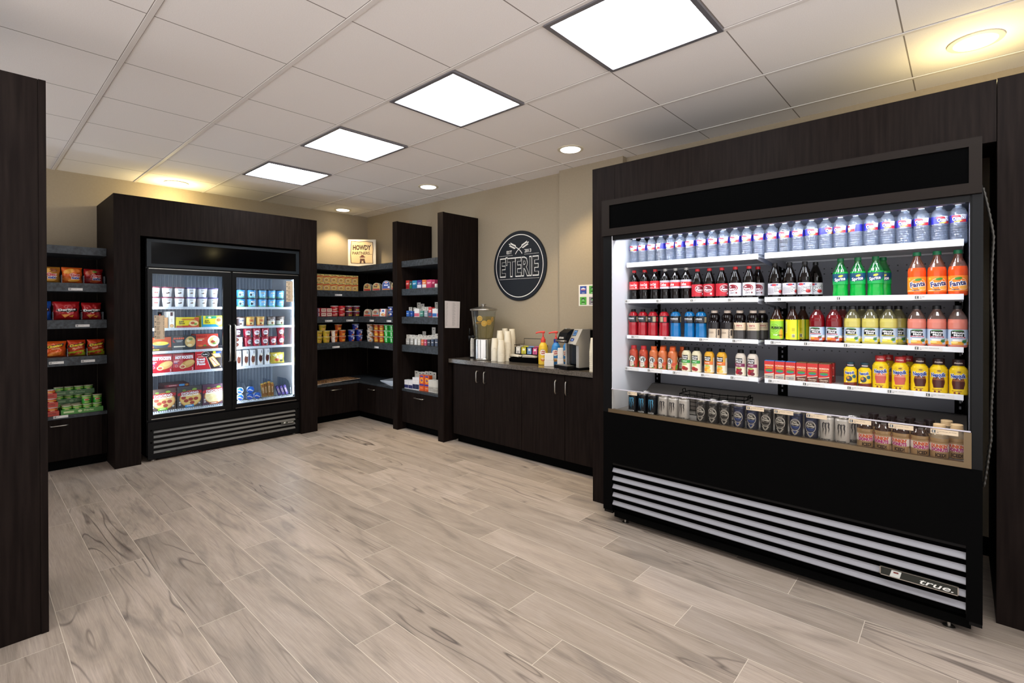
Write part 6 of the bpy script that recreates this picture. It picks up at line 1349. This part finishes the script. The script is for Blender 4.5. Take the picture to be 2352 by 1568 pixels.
# water dispenser
t = thing('water_dispenser', 'steel and clear dispenser of lemon water on the counter', 'drink dispenser', (-3.605, 3.545, ZT))
m = MB(); m.lathe([(0.103, 0), (0.105, 0.006), (0.100, 0.012), (0.097, 0.02), (0.097, 0.205), (0.092, 0.212)], STEEL, 48); m.build('base', t)
TK = clear('#eef1ee', 0.06, 0.02, 0, 60, 0.02); LW = clear('#f1e6b8', 0.04, 0.02, 0, 60, 0.05)
m = MB(); m.lathe([(0.086, 0.2125), (0.094, 0.218), (0.104, 0.30), (0.118, 0.42), (0.128, 0.497)], TK, 48, capb=True, capt=False); m.build('tank', t)
m = MB(); m.lathe([(0.084, 0.216), (0.092, 0.220), (0.102, 0.30), (0.116, 0.42), (0.1165, 0.436)], LW, 48); m.build('lemon_water', t)
m = MB(); m.lathe([(0.136, 0.498), (0.139, 0.504), (0.137, 0.512), (0.110, 0.519), (0.070, 0.529), (0.040, 0.538), (0.026, 0.541)], STEELM, 48, capb=True); l_ = m.build('lid', t)
m = MB(); m.lathe([(0.014, 0.541), (0.014, 0.551), (0.027, 0.556), (0.027, 0.561), (0.022, 0.564)], STEELM, 24); m.build('knob', l_)
m = MB()
sd = Vector((-0.62, -0.78, 0)); sp_ = sd.cross(Vector((0, 0, 1)))
b0 = sd * 0.100 + Vector((0, 0, 0.232))
m.tube([tuple(b0 + sd * k) for k in (-0.006, 0.03, 0.045)], 0.013, BLACK, 12); m.tube([tuple(b0 + sd * 0.04 + Vector((0, 0, 0.012))), tuple(b0 + sd * 0.045 + Vector((0, 0, -0.045)))], [0.015, 0.010], BLACK, 12)
m.tube([tuple(b0 + sd * 0.004 - sp_ * 0.018), tuple(b0 + sd * 0.004 + sp_ * 0.018)], 0.018, BLACK, 14); m.build('spigot', t)
m = MB(); c0 = b0 + sd * 0.042 + Vector((0, 0, 0.02)); m.tube([tuple(c0), tuple(c0 + sp_ * 0.010 + Vector((0, 0, 0.03))), tuple(c0 + sp_ * 0.010 + Vector((0, 0, 0.062))), tuple(c0 - sp_ * 0.010 + Vector((0, 0, 0.062))), tuple(c0 - sp_ * 0.010 + Vector((0, 0, 0.03)))], 0.005, BLACK, 8, True); m.build('spigot_lever', t)
def slice_(label, dx, dz, rad, dep, tilt, yaw):
    fw = Vector((0.71, -0.70, 0)); rt = Vector((0.70, 0.71, 0))
    p = rt * dx + fw * dep + Vector((0, 0, dz))
    o = thing('lemon_slice', label, 'lemon slice', (-3.605 + p.x, 3.545 + p.y, ZT + p.z), 0, 'lemon slices in the dispenser')
    T = Matrix.Rotation(math.atan2(fw.y, fw.x) + yaw, 4, 'Z') @ Matrix.Rotation(PI / 2 + tilt, 4, 'Y')
    m = MB(); m.lathe([(rad * 0.96, -0.003), (rad, 0), (rad * 0.96, 0.003)], ink('#e8b020'), 28, T=T); m.build('rind', o)
    q = MB()
    P = lambda u, v, off: tuple(T @ Vector((-v, u, 0.003 + off)))
    it = [('e', 0, 0, rad * 930, rad * 930, '#f4e6a8')]
    for k in range(9):
        a = 2 * PI * k / 9; b = 2 * PI * (k + 1) / 9; c = (a + b) / 2; w = 0.85
        it.append(('p', [(rad * 120 * math.cos(c), rad * 120 * math.sin(c))] + [(rad * 840 * math.cos(c + (x - c) * w), rad * 840 * math.sin(c + (x - c) * w)) for x in (a, c, b)], '#edba30'))
    art(q, it, P); q.build('flesh', o)
slice_('lemon slice floating highest in the water dispenser', -0.038, 0.418, 0.028, 0.085, 0.1, -0.2); slice_('largest lemon slice facing front low in the water dispenser', 0.006, 0.368, 0.030, 0.085, 0.0, 0.0); slice_('lemon slice on the cup side of the largest one', 0.054, 0.378, 0.028, 0.068, 0.05, 0.35)
slice_('lemon slice seen edge-on beside the dispenser wall', 0.088, 0.405, 0.026, 0.02, 0.1, 1.1); slice_('lemon slice lying flat under the highest one', -0.050, 0.372, 0.027, 0.045, 1.25, 0.0)

# paper cups, upside down in nested stacks
def cup_proto(rim, top, h, mat):
    def make():
        t = thing('paper_cup', 'x', 'paper cup')
        m = MB(); m.lathe([(rim - 0.0015, 0.0032), (rim - 0.0013, 0.001), (rim, 0.0), (rim + 0.0008, 0.0012), (rim, 0.003), (rim - 0.0014, 0.0034), (top, h - 0.001), (top - 0.001, h)], mat, 28, capb=False); m.build('wall', t)
        return t
    return make
CUPM = paint('#e9dfc8', 0.65); CUPW = paint('#e6e0d6', 0.6)
PRO['cup'] = cup_proto(0.0370, 0.0275, 0.100, CUPM); PRO['coffeecup'] = cup_proto(0.0415, 0.0295, 0.118, CUPM)
STK = [(-3.430, 3.527, 0.986, 'front stack beside the dispenser'), (-3.330, 3.514, 0.972, 'front stack beside the sugar caddy'), (-3.436, 3.609, 1.058, 'second-row stack beside the dispenser'), (-3.318, 3.596, 1.056, 'second-row stack beside the sugar caddy'), (-3.340, 3.682, 1.074, 'rear stack beside the sugar caddy'), (-3.450, 3.697, 1.076, 'rear stack beside the dispenser')]
for x, y, zr, l in STK:
    n = round((zr - ZT) / 0.0135)
    for i in range(n + 1): place('cup', 'paper cup in the %s, %s from the bottom' % (l, ORD[i]) if i < n else 'topmost paper cup of the %s' % l, (x, y, ZT + (zr - ZT) / n * i), 0, 'inverted paper cups')
n = 10
for i in range(n + 1): place('coffeecup', 'tall coffee cup beside the brewer, %s from the bottom' % ORD[i] if i < n else 'topmost tall coffee cup beside the brewer', (-2.225, 3.475 - 0.02, ZT + 0.0155 * i), 0, 'inverted coffee cups')

# lid sleeve behind the dispenser
t = thing('lid_sleeve', 'white sleeve of cup lids in a black rack behind the dispenser', 'lid holder', (-3.815, 3.600, ZT))
m = MB(); pr = []
for i in range(16): pr += [(0.030, 0.012 + 0.0125 * i), (0.033, 0.016 + 0.0125 * i), (0.033, 0.020 + 0.0125 * i)]
m.lathe(pr, CUPW, 20); m.build('stacked_lids', t)
m = MB(); m.lathe([(0.042, 0), (0.042, 0.006), (0.036, 0.010)], BLACK, 24)
for a in (0.6, 2.2, 3.8, 5.4): m.tube([(0.037 * math.cos(a), 0.037 * math.sin(a), 0.008), (0.037 * math.cos(a), 0.037 * math.sin(a), 0.22)], 0.002, BLACK, 6)
m.build('rack', t)

# sugar caddy
t = thing('sugar_caddy', 'black wire caddy of sweetener packets and stir sticks on the counter', 'condiment caddy', (-3.09, 3.645, ZT), 0.12)
m = MB(); W_ = 0.165
arch = [(-W_, 0.075, 0.0), (-W_, 0.075, 0.16), (-0.12, 0.09, 0.165), (-0.12, 0.09, 0.225), (0.13, 0.09, 0.225), (0.13, 0.09, 0.165), (W_, 0.075, 0.16), (W_, 0.075, 0.0)]
m.tube([(-W_, 0.08, 0.003), (-W_, 0.08, 0.165), (-0.105, 0.08, 0.165), (-0.105, 0.08, 0.222), (0.14, 0.08, 0.222), (0.14, 0.08, 0.165), (W_, 0.08, 0.165), (W_, 0.08, 0.003)], 0.0028, BLACK, 8)
m.tube([(-W_, 0.0, 0.075), (-W_, 0.0, 0.165), (-0.06, -0.004, 0.145), (0.06, -0.004, 0.142), (W_, 0.0, 0.155), (W_, 0.0, 0.075)], 0.003, BLACK, 8, True)
m.tube([(-W_, 0.0, 0.16), (-W_, 0.08, 0.16)], 0.0025, BLACK, 6); m.tube([(W_, 0.0, 0.155), (W_, 0.08, 0.16)], 0.0025, BLACK, 6); m.tube([(-W_, 0.0, 0.07), (-0.02, 0.0, 0.022), (W_, 0.0, 0.07)], 0.0022, BLACK, 6); m.build('wire_frame', t)
m = MB(); m.box(-W_ + 0.003, W_ - 0.003, 0.002, 0.076, 0.070, 0.073, BLACKM)
for i in range(6): x = -W_ + 0.003 + i * 0.0648; m.box(x - 0.001, x + 0.001, 0.0045, 0.076, 0.073, 0.14, BLACKM)
m.build('packet_tray', t)
m = MB(); m.prism([(-0.075, 0.002), (0.04, 0.002), (0.055, 0.060), (-0.082, 0.034)], 'x', -W_ - 0.01, W_ - 0.02, BLACKM); m.build('lower_bin', t)
rnd = random.Random(5)
for i, (c, nm) in enumerate((('#d8d2c6', 'white'), ('#d8cc3a', 'yellow'), ('#7aa0cc', 'blue'), ('#d85a8c', 'pink'), ('#c23a5c', 'dark pink'))):
    for k in range(3):
        p = thing('sweetener_packet', '%s sweetener packet in the caddy, %s of its slot from the front' % (nm, ORD[k]), 'sweetener packet', (0, 0, 0), 0, 'sweetener packets')
        x = -W_ + 0.035 + i * 0.0648; a = 0.12
        lx, ly = x, 0.012 + 0.02 * k
        p.location = (-3.09 + lx * math.cos(a) - ly * math.sin(a), 3.645 + lx * math.sin(a) + ly * math.cos(a), ZT + 0.0735); p.rotation_euler = (-0.06, 0, a + rnd.uniform(-0.08, 0.08))
        m = MB(); m.box(-0.026, 0.026, -0.002, 0.002, 0, 0.070 + 0.004 * k, paint(c, 0.5), 0.0015); m.build('sachet', p)
        l = MB(); art(l, [('e', 0, 8, 14, 10, '#efe8dc'), ('r', -16, -18, 12, -14, '#4a4640'), ('r', -16, -26, 4, -23, '#4a4640')], on_front(-0.002, 0, 0.037)); l.build('print', p)
def sticks(label, x, y, z, n, group, ang):
    t = thing('stir_stick_bundle', label, 'bundle of stir sticks', (x, y, z), ang, group)
    m = MB()
    for i in range(n):
        a = rnd.uniform(-0.018, 0.018); b = rnd.uniform(0.0, 0.02); m.tube([(-0.07 + rnd.uniform(-0.01, 0.01), a, 0.004 + b), (0.07, a * 1.2, 0.004 + b * 0.6 )], 0.0024, CREAM, 6)
    m.build('sticks', t)
sticks('bundle of wrapped stir sticks at the cup end of the caddy bin', -3.205, 3.585, ZT + 0.050, 22, 'stir stick bundles', -0.15); sticks('bundle of wrapped stir sticks at the bottle end of the caddy bin', -3.03, 3.590, ZT + 0.050, 22, 'stir stick bundles', 0.2)

# creamer pump bottles
def creamer(label, x, y, rz, col, c2, scale=1.0, collar='#d8402e'):
    t = thing('creamer_bottle', label, 'creamer pump bottle', (x, y, ZT), rz, 'creamer pump bottles')
    m = MB(); m.lathe([(0.040, 0), (0.044, 0.004), (0.044, 0.10), (0.042, 0.15), (0.036, 0.178), (0.024, 0.198), (0.019, 0.206)], ink(col), 28); m.build('body', t)
    l = MB(); l.lathe([(0.0443, 0.012), (0.0443, 0.10), (0.0423, 0.15)], ink(col), 28, capb=False, capt=False)
    art(l, [('e', 0, 30, 30, 28, '#f2ead8'), ('o', 0, 30, 30, 28, 2, '#c9a24a'), ('t', 'Coffee', 0, 40, 13, '#b02a26', 42, 0.05, 0.1, 8), ('t', 'mate', 2, 24, 14, '#b02a26', 38, 0.05, 0.1, 8), ('e', 4, -34, 24, 16, c2), ('e', 4, -26, 18, 8, '#e8c89a'), ('r', -14, 55, 14, 58, '#5a3a2a')], on_cyl(0.0443, 0.085), 0.006); l.build('label', t)
    red = paint(collar, 0.35); rr = paint('#e0453a', 0.35)
    m = MB(); m.lathe([(0.022, 0.206), (0.022, 0.235), (0.019, 0.238)], red, 20); m.lathe([(0.013, 0.2385), (0.011, 0.252), (0.008, 0.256)], rr, 16); m.tube([(0, 0, 0.2565), (0, 0, 0.285)], 0.0055, rr, 10)
    m.build('pump_collar', t)
    m = MB(); m.tube([(0.016, 0, 0.298), (0, 0, 0.300), (-0.04, 0, 0.297), (-0.062, 0, 0.292), (-0.066, 0, 0.283)], [0.010, 0.010, 0.0075, 0.0065, 0.005], rr, 10); m.tube([(0, 0, 0.286), (0, 0, 0.291)], 0.008, rr, 10); m.build('pump_spout', t)
creamer('yellow creamer bottle with red pump beside the sugar caddy', -2.855, 3.575, 0.55, '#e3b92c', '#c8702a'); creamer('blue creamer bottle with red pump behind the white lid boxes', -2.745, 3.625, 0.45, '#2f7fc0', '#c8862a', collar='#1c2a78'); creamer('blue creamer bottle mostly hidden between its twin and the brewer', -2.645, 3.66, 0.3, '#2f7fc0', '#c8862a', collar='#1c2a78')
# white lid boxes
for x, y, z, w, h, l in ((-2.735, 3.51, ZT, 0.085, 0.115, 'white square lid box standing in front of the blue creamer'), (-2.635, 3.545, ZT, 0.055, 0.165, 'taller white lid box squeezed beside the brewer')):
    t = thing('lid_box', l, 'lid box', (x, y, z), 0.6, 'white lid boxes')
    MB().box(-w / 2, w / 2, -0.03, 0.03, 0, h * 0.45, paint('#e6e0d8', 0.5), 0.004).build('tray', t); MB().box(-w / 2 + 0.003, w / 2 - 0.003, -0.027, 0.027, h * 0.45 + 0.0005, h, paint('#ece7df', 0.5), 0.006).build('cover', t)

# single cup coffee brewer
t = thing('coffee_brewer', 'black and silver single cup coffee brewer on the counter', 'coffee maker', (-2.435, 3.545, ZT), -0.30)
SIL = paint('#c4beb4', 0.35, 0.55)
m = MB(); m.box(-0.125, 0.125, -0.10, 0.150, 0, 0.022, BLACK, 0.004); m.build('base', t)
m = MB(); m.box(-0.115, 0.075, -0.185, -0.1005, 0.004, 0.034, BLACK, 0.008)
m.build('drip_tray', t)
m = MB(); m.box(-0.10, 0.06, -0.175, -0.105, 0.0345, 0.037, STEELM); m.build('drip_grate', t)
m = MB(); m.box(-0.118, 0.118, -0.02, 0.150, 0.0225, 0.335, BLACK, 0.01); m.build('rear_body', t)
m = MB(); m.prism([(-0.10, 0.0225), (0.02, 0.0225), (0.02, 0.342), (-0.06, 0.342), (-0.135, 0.215), (-0.10, 0.205)], 'x', 0.085, 0.120, SIL); m.prism([(-0.06, 0.0225), (-0.0205, 0.0225), (-0.0205, 0.342), (-0.06, 0.342)], 'x', -0.120, -0.100, SIL); m.build('side_panels', t)
m = MB(); m.box(-0.099, 0.084, -0.030, -0.0205, 0.037, 0.21, paint('#0d1015', 0.25)); m.build('cup_bay', t)
m = MB(); m.prism([(-0.165, 0.238), (-0.155, 0.225), (-0.03, 0.212), (-0.03, 0.335), (-0.085, 0.338), (-0.135, 0.310)], 'x', -0.099, 0.012, BLACK); m.build('brew_head', t)
m = MB(); m.tube([(-0.099, -0.150, 0.242), (-0.099, -0.172, 0.240), (0.012, -0.172, 0.240), (0.012, -0.150, 0.242)], 0.007, STEELM, 8); m.build('head_handle', t)
m = MB(); m.prism([(-0.132, 0.218), (-0.03, 0.212), (-0.03, 0.340), (-0.062, 0.340)], 'x', 0.0125, 0.0845, SIL); m.build('control_face', t)
scr = MB()
dn = Vector((0, -0.122, 0.070)).normalized()
def PS(u, v, o):    # on the sloping control face
    a = Vector((0, -0.062, 0.340)); b = Vector((0, -0.132, 0.218)); k = 0.5 - v / 0.14
    p = a + (b - a) * k + Vector((0, -0.868, 0.498)) * (o + 0.0008)
    return (0.0485 + u, p.y, p.z)
scr.add([PS(-0.024, 0.006, 0), PS(0.024, 0.006, 0), PS(0.024, 0.060, 0), PS(-0.024, 0.060, 0)], [(0, 1, 2, 3)], BLACK)
scr.add([PS(-0.020, 0.010, 0.0004), PS(0.020, 0.010, 0.0004), PS(0.020, 0.056, 0.0004), PS(-0.020, 0.056, 0.0004)], [(0, 1, 2, 3)], glow('#7fa8d8', 0.7))
art(scr, [('e', 0, 30, 12, 12, '#2a4a78'), ('r', -8, 18, 8, 40, '#2a4a78')], PS, o0=0.0007); scr.build('screen', t)
bt = MB(); bt.add([PS(-0.022, -0.045, 0), PS(0.022, -0.045, 0), PS(0.022, -0.018, 0), PS(-0.022, -0.018, 0)], [(0, 1, 2, 3)], paint('#16246a', 0.3)); bt.add([PS(-0.010, -0.036, 0.0004), PS(0.010, -0.036, 0.0004), PS(0.010, -0.028, 0.0004), PS(-0.010, -0.028, 0.0004)], [(0, 1, 2, 3)], glow('#a8d0ff', 1.2)); bt.build('button', t)
m = MB(); m.box(0.098, 0.108, -0.001, 0.0, 0, 0.001, BLACK); art(m, [('t', 'KEURIG', -0.043 * 1000, 266, 14, '#cfc9c0', 62, 0.04)], lambda u, v, o: (u, -0.157 + 0.30 * (v - 0.25) - o - 0.004, v), o0=0.001)
m.build('maker_lettering', t)

# round wall sign
t = thing('round_sign', 'round black wall sign with white lettering above the counter', 'wall sign', (-3.350, 3.8145, 1.815))
rot = Matrix.Rotation(PI / 2, 4, 'X')
m = MB(); m.lathe([(0.357, 0.0), (0.357, 0.012), (0.352, 0.0155)], paint('#1b1e24', 0.5, 0, 0.2), 72, T=rot); m.build('disc', t)
s = MB(); SW_ = '#e6e2da'
it = [('o', 0, 0, 322, 322, 8, SW_)]
n = 72
it = []
ring = [(322 * math.cos(2 * PI * i / n), 322 * math.sin(2 * PI * i / n)) for i in range(n)] ; rin = [(314 * math.cos(2 * PI * i / n), 314 * math.sin(2 * PI * i / n)) for i in range(n)]
PF = on_front(-0.0157)
s.add([PF(u / 1000, v / 1000, 0.0004) for u, v in ring + rin], [[i, (i + 1) % n, n + (i + 1) % n, n + i] for i in range(n)], ink(SW_))
it += [('t', 'EST', -131, 147, 32, SW_, 74, 0.02), ('t', '2013', 122, 147, 33, SW_, 88, 0.02)]
for i in range(12): it += [('r', -270 + i * 16, 110, -262 + i * 16, 115, SW_), ('r', 78 + i * 16, 110, 86 + i * 16, 115, SW_)]
for i in range(34): it.append(('r', -270 + i * 16, -134, -262 + i * 16, -129, SW_))
for sg in (-1, 1):       # crossed wheat ears
    st = [(sg * (-45 + 90 * q + 22 * math.sin(q * PI) * -0.35), 122 + 75 * q ** 0.85) for q in [i / 10 for i in range(11)]]
    top = [(x + 0, y) for x, y in st]
    for a, b in zip(top[:-1], top[1:]):
        dx, dy = b[0] - a[0], b[1] - a[1]; L_ = math.hypot(dx, dy); nx, ny = -dy / L_ * 4, dx / L_ * 4
        it.append(('p', [(a[0] - nx, a[1] - ny), (b[0] - nx, b[1] - ny), (b[0] + nx, b[1] + ny), (a[0] + nx, a[1] + ny)], SW_))
    for k in range(5):
        bx, by = sg * (48 + 15 * k), 194 + 7 * k
        it += [('e', bx - sg * 3, by + 12, 13, 6, SW_, sg * 62), ('e', bx + sg * 9, by - 11, 13, 6, SW_, sg * -12)]
    it.append(('e', sg * 124, 228, 12, 6, SW_, sg * 25))
art(s, it, PF, o0=0.0004, do=0.00001)
s.build('printed_emblem', t)
w = MB(); art(w, [('t', "E'TERIE", 0, -9, 182, SW_, 526, 0.042), ('t', "E'TERIE", 0, -9, 172, '#050609', 514, 0.019)], PF, o0=0.0006, do=0.0006); w.build('shop_lettering', t)

# notices
t = thing('paper_list', 'white paper list taped to the tall partition at the counter end', 'paper notice', (-3.9588, 3.432, 1.318), Q)
m = MB(); T = Matrix.Rotation(0.035, 4, 'Y'); m.box(-0.105, 0.105, -0.0006, 0, -0.14, 0.14, PAPER, 0, T=T); m.build('sheet', t)
l = MB(); it = []
for i in range(30):
    v = 122 - i * 8.2
    it += [('r', -84, v - 1, -84 + 14 + (i * 7) % 9, v + 1, '#9a918c'), ('r', 2, v - 1, 30 + (i * 5) % 20, v + 1, '#9a918c'), ('r', 74, v - 1, 86, v + 1, '#9a918c')]
it += [('r', -18, -132, -17, 128, '#c8beb8'), ('r', 62, -132, 63, 128, '#c8beb8')]
art(l, it, lambda u, v, o: tuple(T @ Vector((u, -0.0006 - o, v))), o0=0.0003, do=0.000001); l.build('print', t)
t = thing('certificate_sheet', 'white sheet with coloured squares taped to the wall above the brewer', 'paper notice', (-2.455, 3.7495, 1.496))
m = MB(); m.box(-0.125, 0.125, -0.0006, 0, -0.095, 0.095, ink('#e6e0d4')); m.build('sheet', t)
l = MB(); it = []
for x, y, c in ((-76, 48, '#2f4c9a'), (22, 48, '#4a9a34'), (-76, -50, '#4fa636'), (22, -50, '#8c8088')):
    it += [('r', x - 35, y - 35, x + 35, y + 35, c), ('r', x - 14, y - 27, x + 14, y - 24, '#e8e4dc')]
    it += ([('r', x - 24, y - 2, x + 24, y + 4, '#c04a50'), ('r', x - 24, y + 6, x + 24, y + 14, '#e8e4ea'), ('e', x, y + 14, 14, 6, '#e8e4ea')] if c == '#2f4c9a' else [('e', x, y + 14, 18, 12, '#2a3a2c'), ('e', x, y + 8, 12, 7, '#8cc08a'), ('r', x - 18, y - 16, x + 18, y - 10, '#20301f')])
art(l, it, on_front(-0.0006)); l.build('printed_squares', t)
